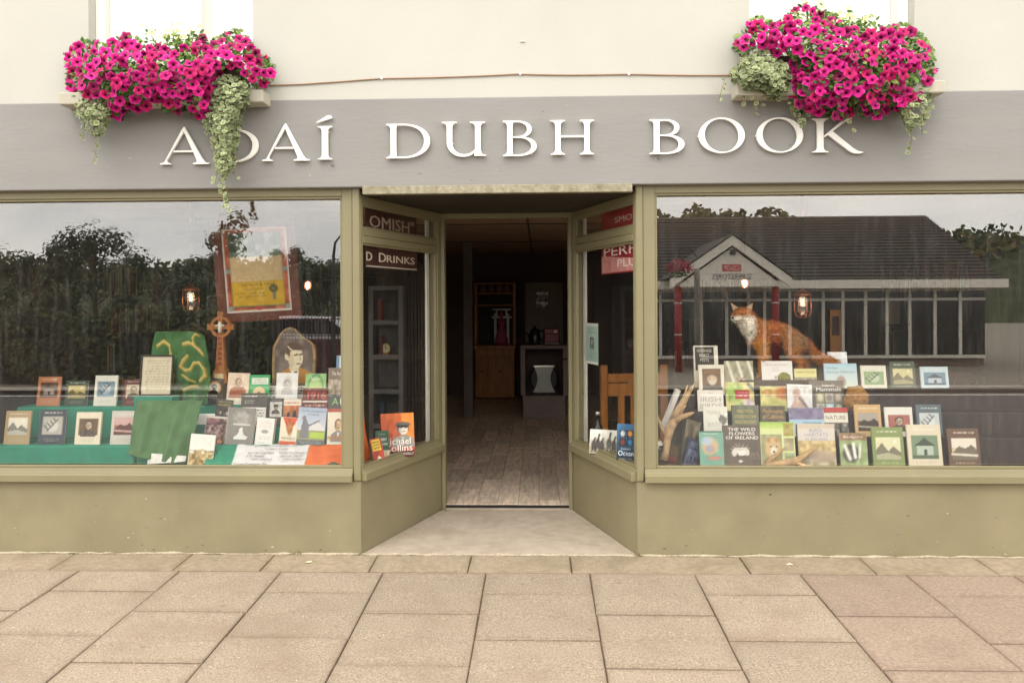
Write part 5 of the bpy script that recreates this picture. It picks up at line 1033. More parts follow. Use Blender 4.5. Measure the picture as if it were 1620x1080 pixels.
def fox_color(c, n):
    col = np.tile(orange, (len(c), 1)); r = lambda a, b_, x: np.clip((x - a) / (b_ - a), 0, 1)[:, None]
    back = r(FP(1225, 530).x, FP(1262, 530).x, c[:, 0]) * r(FP(1, 575).z, FP(1, 540).z, c[:, 2]) * (1 - r(FP(1272, 530).x, FP(1282, 530).x, c[:, 0])); col = col * (1 - .72 * back) + grizzle * .72 * back
    saddle = r(.3, .9, n[:, 2]) * r(FP(1190, 1).x, FP(1200, 1).x, c[:, 0]); col = col * (1 - .35 * saddle) + dark * .35 * saddle
    # white bib from the cheeks down to the front of the chest
    tf = np.clip((FP(1, 500).z - c[:, 2]) / (FP(1, 500).z - FP(1, 543).z), 0, 1); lim = np.interp(tf, [0, .3, .7, 1], [FP(1185, 1).x, FP(1187, 1).x, FP(1189, 1).x, FP(1186, 1).x])
    bib = np.clip((lim - c[:, 0]) / .018, 0, 1) * np.clip((FP(1, 504.5).z - c[:, 2] - np.where(c[:, 0] < FP(1168, 1).x, -.004, 0)) / .008, 0, 1) * np.clip((c[:, 2] - FP(1, 548).z) / .02, 0, 1) * np.clip((.55 - n[:, 2]) / .3, 0, 1)
    col = col * (1 - bib[:, None]) + whitef * bib[:, None]
    legs = (np.clip((FP(1, 540).z - c[:, 2]) / .03, 0, 1) * np.clip((FP(1220, 1).x - c[:, 0]) / .02, 0, 1))[:, None]; col = col * (1 - .7 * legs) + np.array(lin('c48430')) * .7 * legs
    low = np.clip((FP(1, 590).z - c[:, 2]) / .03, 0, 1)[:, None] * .6; col = col * (1 - low) + dark * .7 * low
    tip = r(FP(1322, 1).x, FP(1332, 1).x, c[:, 0]); col = col * (1 - tip * .7) + whitef * tip * .7
    return col * (1 + .24 * rs.randn(len(c), 1)).clip(.5, 1.7)
nor = np.array([tuple(v.normal) for v in body.vertices])
at = body.color_attributes.new('Col', 'FLOAT_COLOR', 'POINT'); cb = fox_color(co, nor)
at.data.foreach_set('color', np.c_[cb, np.ones(len(cb))].astype(np.float32).ravel())
body.polygons.foreach_set('use_smooth', [True] * len(body.polygons))
furm = mat('fox_fur', '@Col', rough=.9, var=.18, scale=90, spec=.1, bump=.5, bscale=260)
fox = bpy.data.objects.new('stuffed_fox', body); COL.objects.link(fox); fox.location = fb; body.materials.append(furm)
tag(fox, 'taxidermy red fox with a white bib standing behind the nature books', 'fox')
# fur: short hairs lying back along the body
fm = MB(); fc = []
polys = [(p_.center.copy(), p_.normal.copy(), p_.area) for p_ in body.polygons]; tot = sum(p_[2] for p_ in polys)
R_ = random.Random(5)
cen = np.array([tuple(p_[0]) for p_ in polys]); pn_ = np.array([tuple(p_[1]) for p_ in polys]); pc = fox_color(cen, pn_)
for (c_, n_, ar), colr in zip(polys, pc):
    k = ar / tot * 15000; k = int(k) + (R_.random() < k - int(k))
    small = c_.x < FP(1170, 1).x and c_.z > FP(1, 508).z
    ln_ = .006 if small else (.026 if c_.x > FP(1276, 1).x else .015)
    for _ in range(k):
        o_ = c_ + Vector((R_.gauss(0, .006), R_.gauss(0, .006), R_.gauss(0, .006)))
        fl_ = (Vector((.9, .25, -.5)) + Vector((R_.gauss(0, .3), R_.gauss(0, .3), R_.gauss(0, .3)))); fl_ = (fl_ - n_ * fl_.dot(n_)).normalized() + n_ * R_.uniform(.15, .5)
        s_ = fl_.cross(n_).normalized() * .0016; e_ = o_ + fl_ * ln_ * R_.uniform(.7, 1.3)
        b0 = len(fm.v); fm.v += [tuple(o_ - s_), tuple(o_ + s_), tuple(e_)]; fm.f.append((b0, b0 + 1, b0 + 2)); cc_ = colr * R_.uniform(.6, 1.6); fc += [cc_, cc_, cc_ * 1.1]
fm.c = np.array(fc); o = fm.build('fur', furm, fox, recalc=False); o['kind'] = 'stuff'
# ears, nose, eyes, mouth
for s_, (px, py, dy) in ((-1, (1165, 484, -.085)), (1, (1184, 484, -.045))):
    p_ = FP(px, py, dy); tip = FP(1155.5 if s_ < 0 else 1191.5, 478, dy - .005); b0 = FP(px + (-4 if s_ < 0 else 5), 495, dy + .0); b1 = FP(px + (6 if s_ < 0 else -7), 488, dy - .012)
    mid = (b0 + b1 + tip) / 3 + Vector((0, .022, 0)); e = MB(); e.v = [tuple(b0), tuple(b1), tuple(tip), tuple(mid), tuple((b0 + b1) / 2 + Vector((0, .03, .0)))]
    e.f = [(0, 3, 2), (1, 2, 3), (0, 4, 3), (1, 3, 4)]; e.build('ear', mat('ear_fur', lin('b97a42'), rough=.9, var=.2, scale=80), fox, recalc=False)
    inn = MB(); c3 = [b0 * .9 + tip * .1, b1 * .9 + tip * .1, tip * .88 + (b0 + b1) * .06]; cen_ = sum(c3, Vector()) / 3
    off = Vector((0, -.002, 0)); inn.v = [tuple(v + off) for v in c3] + [tuple(cen_ + Vector((0, .010, 0)))]; inn.f = [(0, 1, 3), (1, 2, 3), (2, 0, 3)]; inn.build('inner_ear', mat('pale_ear', lin('d9c09a'), rough=.9, var=.2, scale=90), fox, recalc=False)
MB().lathe([(0, -.009), (.008, -.006), (.010, 0), (.007, .007), (0, .009)], 12).build('nose', black, fox, smooth=True, loc=FP(1159.2, 502.6, -.192))
for px, py, dy in ((1163.5, 496.5, -.152), (1174, 496.5, -.150)): MB().lathe([(0, -.006), (.005, -.004), (.006, 0), (.005, .004), (0, .006)], 10).build('eye', mat('glass_eye', lin('3a2410'), rough=.1, var=0, spec=.8), fox, smooth=True, loc=FP(px, py, dy))
MB().tube([FP(1160, 506.6, -.184), FP(1165, 507.6, -.174), FP(1172, 506.6, -.150)], .0022, 6).build('mouth', black, fox, smooth=True)
pl = MB().box(-.26, .27, -.13, .17, -.055, .0).build('plinth', darkwood, loc=fb + Vector((-.02, 0, 0)), bevel=.01); tag(pl, 'dark wooden plinth under the feet of the fox', 'plinth')
ms = MB().lathe([(0, 0), (.05, 0), (.045, .03), (.02, .05), (0, .053)], 12).build('moss_clump', mat('moss', lin('8a8a3a'), rough=1, var=.5, scale=90, bump=1, bscale=120), smooth=True, loc=(W(1238, 566, .6).x, .58, fb.z)); tag(ms, 'yellow green moss clump between the legs of the fox', 'moss')
# ------------------------------------------------------------------ inside the shop
bookcols = ['6a2f2c', '3a4a3c', '39424e', '8a6a45', 'b9a888', '5a4636', '7a3a2a', '46566a', 'c4b290', '2f2a28']
bm_ = [mat('spine_' + c, lin(c), rough=.5, var=.1) for c in bookcols]
def bookcase(loc, w, h, d, rz, label, nsh, material, fill=.8, first=0):
    r = empty('bookcase', loc, label, 'bookcase', rot=(0, 0, rz)); t = .042 if w < .3 else .025
    for s_ in (-1, 1): MB().box(s_ * w / 2 - t / 2, s_ * w / 2 + t / 2, 0, d, 0, h).build('side_panel', material, r, bevel=.002)
    MB().box(-w / 2 + t / 2, w / 2 - t / 2, d - .012, d, 0, h).build('back_panel', material, r)
    for i in range(nsh + 1):
        z = .08 + (h - .12) * i / nsh; MB().box(-w / 2 + t / 2, w / 2 - t / 2, .001, d - .012, z, z + t).build('shelf', material, r, bevel=.002)
        if i < nsh and i >= first:
            x = -w / 2 + .03; gap = (h - .12) / nsh - t
            while x < w / 2 - .06 and R_.random() < .97:
                tw_ = R_.uniform(.016, .04); hb = gap * R_.uniform(.62, .9)
                if R_.random() < fill:
                    o = MB().box(0, tw_ - .001, .02, .02 + min(d - .05, .15), 0, hb).build('row_book', R_.choice(bm_), r, loc=(x, 0, z + t + .0005))
                x += tw_
    return r
p = W(611, 700, 2.3); bookcase((p.x, 2.3, FZ), .27, 1.67, .25, 0, 'grey painted shelf unit with niches behind the porch window', 5, greywood, .12)
ck = empty('brass_clock', (W(608, 560, 2.3).x, 2.36, 1.074 + .017), 'small round brass clock on a niche of the grey shelf unit', 'clock')
b = MB(); b.tube([(0, 0, .05), (0, .03, .05)], .045, 24); b.build('case', mat('brass', lin('b5904a'), rough=.35, metal=.7), ck)
b = MB(); b.tube([(0, -.003, .05), (0, 0, .05)], .038, 24); b.build('dial', mat('dial', lin('dccfa8'), rough=.5), ck)
b = MB(); b.box(-.002, .002, -.006, -.004, .05, .082); b.box(0, .022, -.0062, -.0042, .048, .052); b.build('hand', black, ck); MB().box(-.03, .03, -.01, .04, -.01, .006).build('foot', pine, ck, bevel=.002)
o = MB(); 
for i in range(9): o.box(-.13 + i * .03, -.104 + i * .03, 0, .02, 0, 1.86)
o = o.build('panel_screen', darkwood, bevel=.003, loc=(W(658, 700, 2.45).x, 2.45, FZ)); tag(o, 'dark boarded screen beside the grey shelf unit', 'screen')
bookcase((-1.36, 4.4, FZ), 2.6, 2.0, .26, math.radians(90), 'long dark bookcase along the passage inside the door', 5, darkwood)
bookcase((-3.4, 8.2, FZ), 1.5, 2.0, .3, 0, 'dark bookcase in the far corner behind the certificate', 5, darkwood)
bookcase((2.9, 8.2, FZ), 1.8, 2.0, .3, 0, 'dark bookcase in the far corner behind the fox', 5, darkwood)
bookcase((4.2, 4.0, FZ), 2.4, 2.0, .28, math.radians(-90), 'dark bookcase along the end wall behind the nature display', 5, darkwood)
bookcase((-4.2, 4.0, FZ), 2.4, 2.0, .28, math.radians(90), 'dark bookcase along the end wall behind the green flag', 5, darkwood)
o = MB().box(-.06, .06, -.06, .06, FZ, 2.355).build('post', mat('grey_post', lin('6a605c'), rough=.7), loc=(W(733, 600, 5.2).x, 5.95, 0), bevel=.004); tag(o, 'grey square post at the end of the long bookcase', 'post')
# pine dresser at the back
p = W(783, 626, 7.9); w = 62 * .00995
dr = empty('pine_dresser', (p.x, 7.9, FZ), 'tall pine dresser with cupboard doors against the back wall', 'dresser')
hz = lambda py: W(783, py, 7.9).z - FZ
MB().box(-w / 2, w / 2, 0, .5, .02, hz(552)).build('cupboard', pine, dr, bevel=.006)
MB().box(-w / 2 - .02, w / 2 + .02, -.03, .5, hz(552) + .001, hz(546)).build('worktop', pine, dr, bevel=.006)
for x0, x1 in ((-w / 2 + .03, -w / 2 + .19), (-w / 2 + .21, w / 2 - .03)):
    d_ = MB().box(x0, x1, -.018, -.001, .08, hz(562)).build('cupboard_door', pine, dr, bevel=.006); MB().lathe([(0, 0), (.015, .005), (.02, .02), (0, .026)], 10).build('knob', black, d_, loc=((x0 + x1) / 2, -.03, hz(588)))
for s_ in (-1, 1): MB().box(s_ * w / 2 - .025, s_ * w / 2 + .025, .2, .5, hz(546), hz(447)).build('hutch_side', pine, dr, bevel=.004)
MB().box(-w / 2 + .025, w / 2 - .025, .47, .5, hz(546), hz(447)).build('hutch_back', darkwood, dr)
for py in (449, 465, 484): MB().box(-w / 2 + .025, w / 2 - .025, .2, .47, hz(py), hz(py) + .025).build('hutch_shelf', pine, dr, bevel=.003)
for i in range(4): MB().lathe([(0, 0), (.05, 0), (.07, .05), (.05, .1), (.03, .12), (.035, .14)], 14).build('jug', mat('jug_glaze', lin('8a6a4a'), rough=.25, var=.2), dr, smooth=True, loc=(-.2 + .13 * i, .34, hz(465) + .026))
p2 = W(793, 546, 7.85); ds = empty('display_figure', (p2.x, 7.95, hz(546) + FZ + .002), 'pink dressed figure before a white lattice stand on the pine dresser', 'figurine')
b = MB(); 
for x in (-.10, .10): b.box(x - .02, x + .02, .05, .07, .02, .5)
b.box(-.16, .16, .0505, .0695, .42, .455); b.box(-.15, .15, .0505, .0695, .545, .575); b.box(-.09, -.06, .0505, .0695, .455, .545); b.box(.06, .09, .0505, .0695, .455, .545); b.build('lattice', mat('white_lattice', lin('dcd8d2'), rough=.6), ds)
MB().lathe([(0, 0), (.11, 0), (.10, .1), (.05, .27), (.04, .30), (.06, .36), (.05, .40), (.02, .42), (.03, .44), (.035, .48), (.02, .52), (0, .53)], 16).build('dress', mat('pink_dress', lin('b0506a'), rough=.7, var=.2), ds, smooth=True)
# counter with a recess
p = W(861, 662, 5.9); w = 66 * .00842
ct = empty('shop_counter', (p.x, 5.75, FZ), 'grey panelled counter with a recessed front at the end of the tiled floor', 'counter')
hz = lambda py: W(861, py, 5.75).z - FZ
greyc = mat('counter_paint', lin('7a6a66'), rough=.6, var=.08)
MB().box(-w / 2, w / 2, 0, .6, 0, hz(626)).build('counter_base', greyc, ct, bevel=.004)
for s_ in (-1, 1): MB().box(s_ * w / 2 - .03, s_ * w / 2 + .03, .0005, .6, hz(626) + .001, hz(552)).build('counter_side', greyc, ct, bevel=.004)
MB().box(-w / 2 + .03, w / 2 - .03, .56, .6, hz(626) + .001, hz(552)).build('counter_back', darkwall, ct)
MB().box(-w / 2 - .03, w / 2 + .03, -.02, .62, hz(552) + .001, hz(546)).build('counter_top', greyc, ct, bevel=.004)
zb = hz(626) + .002; ht = empty('pod_heater', (p.x, 5.95, FZ + zb), 'black rounded heater with a pale hourglass front in the counter recess', 'heater')
b = MB(); b.prism(arc(0, .2, .19, .2, 0, 360, 30)[:-1], 0, .2); b.build('body', black, ht, bevel=.02)
b = MB(); b.prism([(-.155, .02), (.155, .02)] + q((.155, .02), (.02, .2), (.15, .385), 8)[1:] + [(-.15, .385)] + q((-.15, .385), (-.02, .2), (-.155, .02), 8)[1:-1], -.012, -.001); b.build('front_panel', mat('heater_steel', lin('8a8a86'), rough=.3, metal=.4), ht)
MB().box(-.13, .13, -.02, -.0125, .36, .385).build('chrome_lip', mat('chrome', lin('e9e6e0'), rough=.2, metal=.6), ht, bevel=.003)
for px, c_, lb, nm, hh in ((873, '7a1c22', 'red coffee machine standing on the grey counter', 'coffee_machine', .2), (846, '1d1b1c', 'black kettle standing on the grey counter', 'kettle', .26)):
    pp = W(px, 546, 6.0); r = empty(nm, (pp.x, 6.0, hz(546) + FZ + .001), lb, nm.split('_')[0])
    mm_ = mat(nm + '_body', lin(c_), rough=.25, var=.05)
    if nm == 'kettle': MB().lathe([(0, 0), (.075, 0), (.08, .02), (.07, .16), (.05, .2), (.02, .22), (.012, .25), (0, .25)], 18).build('body', mm_, r, smooth=True); MB().tube([(.07, 0, .05), (.12, 0, .08), (.12, 0, .17), (.06, 0, .19)], .012).build('handle', mm_, r, smooth=True); MB().tube([(-.07, 0, .1), (-.11, 0, .16)], [.02, .012]).build('spout', mm_, r, smooth=True)
    else: MB().box(-.11, .11, .06, .25, 0, .21).build('body', mm_, r, bevel=.02); MB().box(-.1, .1, -.06, .06, .14, .21).build('brew_head', mm_, r, bevel=.01); MB().box(-.1, .1, -.06, .06, 0, .025).build('drip_tray', iron, r, bevel=.004); MB().box(.03, .07, -.065, -.0605, .155, .195).build('badge', mat('badge', lin('cfc8c0'), rough=.4), r)
p = W(861, 545, 7.7); o = MB().box(-.29, .29, 0, .06, FZ, W(861, 447, 7.7).z).build('partition_panel', mat('grey_partition', lin('857a70'), rough=.8, var=.06), loc=(p.x, 7.7, 0)); tag(o, 'pale grey partition panel behind the counter', 'partition')
p = W(858, 489, 7.66); r = empty('framed_picture', (p.x, 7.67, p.z), 'small pale framed picture hanging on the grey partition', 'picture')
MB().box(-.12, .12, 0, .028, 0, .30).build('frame', greywood, r, bevel=.004); sheet(Art('8a8378', 30, 40, 3).noise(.2, 9).rect(.05, .78, .95, .9, 'e2ddd2').rect(.05, .25, .95, .36, 'e2ddd2').poly([(.5, .1), (.7, .1), (.75, .25), (.4, .25)], 'd9d2c4').noise(.15, 8), .2, .26, -.002).build('print', printM, r, recalc=False, loc=(0, 0, .02))

# ------------------------------------------------------------------ window boxes with petunias and trailing plants
def inside(P, x, y):
    r = False; j = len(P) - 1
    for i in range(len(P)):
        (xi, yi), (xj, yj) = P[i], P[j]
        if (yi > y) != (yj > y) and x < (xj - xi) * (y - yi) / (yj - yi) + xi: r = not r
        j = i
    return r
def edge_d(P, x, y):
    d = 1e9; j = len(P) - 1
    for i in range(len(P)):
        (x0, y0), (x1, y1) = P[j], P[i]; t = max(0, min(1, ((x - x0) * (x1 - x0) + (y - y0) * (y1 - y0)) / ((x1 - x0) ** 2 + (y1 - y0) ** 2 + 1e-9)))
        d = min(d, math.hypot(x - x0 - t * (x1 - x0), y - y0 - t * (y1 - y0))); j = i
    return d
FR = random.Random(11)
petal = mat('petunia_petal', '@Col', rough=.6, var=.08, scale=60, objvar=.16, spec=.2)
leafm = mat('petunia_leaf', '@Col', rough=.6, var=.1, scale=50, spec=.25)
throat, mag, magl = (np.array(lin(c)) for c in ('6a0a3c', 'c80f78', 'dd3a96'))
def petunia_mesh(seed):
    r_ = random.Random(seed); b = MB(); b.c = []; n = 25
    mag, magl = [tuple(map(lambda c: np.array(lin(c)), p_)) for p_ in (('c20f72', 'd83490'), ('c80f78', 'dd3a96'), ('b40c66', 'cc2c84'), ('cf1a84', 'e04aa4'), ('b8105c', 'd03278'), ('a00a5a', 'b82a74'), ('c8147a', 'e05aa8'), ('9a1a58', 'b04a78'))][seed % 8]
    rings = [(.10, -.34, throat * .5), (.20, -.16, throat), (.45, -.02, mag * .9), (.78, .05, mag), (1.0, -.01, magl * .95)]
    ph = r_.random() * 6
    for k, (rr, zz, c_) in enumerate(rings):
        for i in range(n):
            a_ = 2 * math.pi * i / n; lobe = 1 + (.11 * math.cos(5 * a_ + ph) if k > 2 else .03 * math.cos(5 * a_ + ph) * k)
            vein = 1 - .10 * (math.cos(5 * a_ + ph) > .8) * (k > 1)
            z_ = zz + (.11 * math.sin(5 * a_ + ph * 1.7 + 1) + .07 * math.sin(3 * a_ + ph * 2)) * (k / 4) ** 2
            b.v.append((rr * lobe * math.cos(a_), rr * lobe * math.sin(a_), z_)); b.c.append(c_ * vein * r_.uniform(.93, 1.06))
    b.f = [(k * n + i, k * n + (i + 1) % n, (k + 1) * n + (i + 1) % n, (k + 1) * n + i) for k in range(4) for i in range(n)] + [tuple(range(n))]
    b.c = np.array(b.c); me = b.mesh('flower', recalc=False, smooth=True); me.materials.append(petal); return me
pmesh = [petunia_mesh(s_) for s_ in (0, 1, 2, 3, 4, 5, 6, 0, 1, 4, 7)]
def leaf_cards(b, pos, size, facing, colr, shape='leaf', edge=None):
    f = Vector(facing).normalized(); up = Vector((FR.gauss(0, 1), FR.gauss(0, 1), FR.gauss(0, 1))); s_ = f.cross(up).normalized(); t_ = f.cross(s_)
    i0 = len(b.v); pos = Vector(pos)
    if shape == 'leaf':
        pr = [(0, -1, 0), (.42, -.45, .10), (.5, .1, .14), (.28, .65, .05), (0, 1.05, -.12), (-.28, .65, .05), (-.5, .1, .14), (-.42, -.45, .10)]
        b.v += [tuple(pos + (s_ * x + t_ * y + f * z) * size) for x, y, z in pr]; b.f += [(i0, i0 + 1, i0 + 2, i0 + 6, i0 + 7)[:5], (i0 + 2, i0 + 3, i0 + 4, i0 + 5, i0 + 6)]
        b.c += [colr * FR.uniform(.85, 1.15)] * 8
    else:                                       # round scalloped variegated leaf: green heart, cream rim
        n = 9; b.v.append(tuple(pos)); b.c.append(colr * .9)
        for k, rr in ((0, .6), (1, 1.0)):
            for i in range(n): a_ = 2 * math.pi * i / n; w_ = rr * (1 + (.12 * (i % 2) if k else 0)); b.v.append(tuple(pos + (s_ * math.cos(a_) + t_ * math.sin(a_)) * size * w_ + f * size * (.12 * k - .05 * FR.random()))); b.c.append(colr if k == 0 else edge * FR.uniform(.85, 1.1))
        b.f += [(i0, i0 + 1 + i, i0 + 1 + (i + 1) % n) for i in range(n)] + [(i0 + 1 + i, i0 + 1 + n + i, i0 + 1 + n + (i + 1) % n, i0 + 1 + (i + 1) % n) for i in range(n)]
greens = [np.array(lin(c)) for c in ('4c6a2c', '3d5a26', '64803a', '7d8f4a')]
iv, ivr = np.array(lin('77865a')), np.array(lin('b9bb92'))
def flower_mass(root, polys, dens, nleaf, holes=(), Y0=-.10, bulge=.26, dmin=11.0):
    allp = [p for P in polys for p in P]; x0, x1 = min(p[0] for p in allp), max(p[0] for p in allp); y0, y1 = min(p[1] for p in allp), max(p[1] for p in allp)
    pts = []; tries = 0
    while tries < 9000:
        tries += 1; x, y = FR.uniform(x0, x1), FR.uniform(y0, y1)
        P = next((P for P in polys if inside(P, x, y)), None)
        if P is None or any(inside(H, x, y) and FR.random() < .93 for H in holes): continue
        if all((x - a_) ** 2 + (y - b_) ** 2 > dmin ** 2 for a_, b_, _ in pts): pts.append((x, y, edge_d(P, x, y)))
    dm = 42.0
    fol = MB(); fol.c = []
    for x, y, d in pts:
        if FR.random() > dens: continue
        yy = Y0 - bulge * math.sqrt(min(1, d / dm)) - FR.uniform(0, .05); p_ = W(x, y, yy) - root.location
        cx_ = (x - (x0 + x1) / 2) / ((x1 - x0) / 2); cy_ = ((y0 + y1) / 2 - y) / ((y1 - y0) / 2)
        fc = Vector((FR.gauss(0, .42) + .35 * (1 - min(1, d / 30)) * cx_, -1, FR.gauss(.0, .40) + .25 * cy_))
        o = bpy.data.objects.new('flower', FR.choice(pmesh)); COL.objects.link(o); o.parent = root; o.location = p_
        qd = fc.to_track_quat('Z', 'Y'); o.rotation_mode = 'QUATERNION'; o.rotation_quaternion = qd @ Vector((0, 0, 1)).rotation_difference(Vector((0, 0, 1)))
        s_ = FR.uniform(.025, .039); o.scale = (s_, s_ * FR.uniform(.85, 1), s_)
    n = 0
    while n < nleaf:
        x, y = FR.uniform(x0 - 4, x1 + 4), FR.uniform(y0 - 5, y1 + 4)
        P = next((P for P in polys if inside(P, x, y) or edge_d(P, x, y) < 4), None)
        if P is None: continue
        d = edge_d(P, x, y); yy = Y0 - bulge * math.sqrt(min(1, d / dm)) + FR.uniform(-.02, .12)
        leaf_cards(fol, W(x, y, min(yy, -.065)) - root.location, FR.uniform(.012, .024), (FR.gauss(0, .7), -1, FR.gauss(.5, .7)), FR.choice(greens)); n += 1
    fol.c = np.array(fol.c); o = fol.build('foliage', leafm, root, recalc=False); o['kind'] = 'stuff'
def trailing(root, polys, n, strands, Y0=-.17, bulge=.16):
    b = MB(); b.c = []; st = MB()
    allp = [p for P in polys for p in P]; x0, x1 = min(p[0] for p in allp), max(p[0] for p in allp); y0, y1 = min(p[1] for p in allp), max(p[1] for p in allp); k = 0
    while k < n:
        x, y = FR.uniform(x0, x1), FR.uniform(y0, y1); P = next((P for P in polys if inside(P, x, y)), None)
        if P is None: continue
        d = edge_d(P, x, y); yy = Y0 - bulge * math.sqrt(min(1, d / 26)) + FR.uniform(-.015, .09)
        v_ = FR.uniform(.6, 1.25); leaf_cards(b, W(x, y, min(yy, -.075)) - root.location, FR.uniform(.009, .0165), (FR.gauss(0, .55), -1, FR.gauss(.55, .5)), iv * v_, 'round', ivr * v_); k += 1
    for pts in strands:                         # thin hanging stems with a leaf every few centimetres
        pts = [(x, y, -.16 - .04 * FR.random()) for x, y in pts]; V_ = [W(*p_) - root.location for p_ in pts]; st.tube(V_, .0016, 5)
        for (a_, c_) in zip(V_, V_[1:]):
            m_ = max(1, int((c_ - a_).length / .028))
            for q_ in range(m_): v_ = FR.uniform(.75, 1.15); leaf_cards(b, a_.lerp(c_, (q_ + .5) / m_) + Vector((FR.choice((-1, 1)) * .012, -.006, 0)), FR.uniform(.008, .0145), (FR.gauss(0, .6), -1, FR.gauss(.4, .5)), iv * v_, 'round', ivr * v_)
    b.c = np.array(b.c); o = b.build('leaves', leafm, root, recalc=False); o['kind'] = 'stuff'
    o = st.build('stems', mat('plant_stem', lin('7a7040'), rough=.8), root); o['kind'] = 'stuff'
def trough(x0, x1, label):
    r = empty('window_trough', ((x0 + x1) / 2, -.12, Z_FT + .031), label, 'planter', 'plant troughs on the window sills')
    w = (x1 - x0) / 2; m_ = mat('brown_plastic', lin('4a3a2e'), rough=.6); MB().box(-w, w, -.06, .055, 0, .13).build('tub', m_, r, bevel=.01); MB().box(-w - .008, w + .008, -.066, .06, .131, .15).build('rim', m_, r, bevel=.004)
    MB().box(-w + .01, w - .01, -.05, .05, .1505, .158).build('soil', mat('soil', lin('3a2e24'), rough=1, var=.3, scale=60), r)
trough(UWL[0] + .04, UWL[1] - .04, 'brown trough buried under the petunias at the certificate end of the shop')
trough(UWR[0] + .04, UWR[1] - .04, 'brown trough buried under the petunias at the fox end of the shop')
P_L = [(105, 84), (130, 66), (165, 72), (200, 58), (240, 74), (270, 74), (292, 66), (308, 52), (322, 62), (333, 74), (348, 60), (366, 50), (384, 53), (396, 70), (403, 78), (406, 90), (420, 92), (430, 104), (429, 122), (418, 136), (396, 136), (380, 124), (366, 112), (352, 118), (342, 140), (338, 150), (334, 172), (322, 186), (308, 180), (296, 168), (280, 176), (262, 172), (246, 160), (228, 176), (205, 168), (190, 186), (165, 176), (150, 158), (130, 166), (112, 140)]
r = empty('petunia_plant', W(270, 130, -.15), 'mass of magenta petunias spilling over the sill at the certificate end', 'petunias', 'window sill petunias')
flower_mass(r, [P_L], .93, 2600, holes=[[(336, 112), (366, 108), (392, 132), (392, 142), (340, 142)], [(255, 40), (300, 40), (312, 66), (262, 80)]])
r = empty('trailing_ivy', W(352, 150, -.15), 'long tail of variegated ivy hanging from the petunias across the sign', 'trailing plant', 'variegated trailing plants')
trailing(r, [[(332, 128), (352, 116), (376, 122), (392, 132), (398, 146), (396, 162), (386, 176), (380, 200), (376, 226), (372, 250), (368, 266), (360, 280), (352, 284), (344, 268), (338, 246), (336, 226), (330, 208), (322, 196), (322, 184), (332, 172), (337, 152)]], 860,
         [[(350, 270), (351, 290), (352, 308), (357, 324), (361, 336)], [(356, 274), (358, 292), (360, 312), (363, 330)], [(366, 255), (372, 270), (376, 286)], [(344, 262), (342, 278), (340, 292)], [(378, 168), (379, 190), (377, 206), (380, 218)], [(392, 150), (396, 162), (396, 172)], [(392, 138), (400, 148), (403, 154)], [(332, 200), (326, 208), (322, 214)], [(370, 232), (376, 244), (377, 256)]])
P_R = [(1164, 74), (1168, 58), (1182, 50), (1186, 34), (1200, 28), (1214, 36), (1232, 38), (1248, 26), (1258, 14), (1276, 10), (1292, 20), (1310, 24), (1328, 34), (1346, 44), (1372, 36), (1400, 48), (1430, 40), (1458, 58), (1474, 80), (1478, 110), (1466, 140), (1450, 168), (1430, 176), (1408, 170), (1390, 186), (1366, 178), (1350, 172), (1334, 186), (1318, 186), (1304, 172), (1292, 180), (1278, 172), (1262, 176), (1252, 160), (1254, 140), (1250, 120), (1256, 106), (1242, 94), (1228, 90), (1218, 78), (1200, 74), (1186, 76), (1174, 86)]
r = empty('petunia_plant', W(1320, 130, -.15), 'mass of magenta petunias spilling over the sill at the fox end', 'petunias', 'window sill petunias')
flower_mass(r, [P_R], .86, 2900, holes=[[(1290, -10), (1380, -10), (1380, 36), (1330, 34), (1300, 22)]])
r = empty('trailing_ivy', W(1205, 130, -.15), 'bushy clump of variegated ivy spilling beside the petunias at the fox end', 'trailing plant', 'variegated trailing plants')
trailing(r, [[(1158, 112), (1168, 102), (1176, 90), (1196, 82), (1216, 82), (1232, 94), (1252, 104), (1252, 132), (1246, 150), (1236, 158), (1216, 156), (1204, 146), (1190, 142), (1174, 144), (1164, 134), (1156, 122)]], 760,
         [[(1160, 112), (1148, 122), (1143, 138), (1139, 152), (1136, 164)], [(1172, 142), (1174, 158), (1172, 172)], [(1190, 142), (1193, 160), (1192, 176), (1196, 186)], [(1204, 146), (1205, 160), (1203, 174)], [(1212, 150), (1216, 164)], [(1252, 160), (1250, 176), (1256, 188), (1266, 196), (1274, 206)], [(1256, 172), (1262, 186), (1278, 198)], [(1276, 178), (1274, 194)], [(1344, 186), (1348, 200), (1346, 214)]])
r = empty('trailing_ivy', W(1440, 160, -.15), 'short strands of variegated ivy at the far end of the fox end petunias', 'trailing plant', 'variegated trailing plants')
trailing(r, [[(1420, 150), (1470, 140), (1476, 170), (1460, 196), (1440, 210), (1426, 190)]], 170, [[(1440, 200), (1442, 224), (1438, 246)], [(1456, 190), (1460, 214)]])
r = empty('trailing_ivy', W(170, 170, -.15), 'strands of variegated ivy at the outer end of the certificate end petunias', 'trailing plant', 'variegated trailing plants')
trailing(r, [[(120, 150), (170, 160), (176, 190), (160, 220), (140, 206), (118, 180)]], 190, [[(150, 210), (152, 236), (148, 262)], [(134, 196), (130, 226)]])
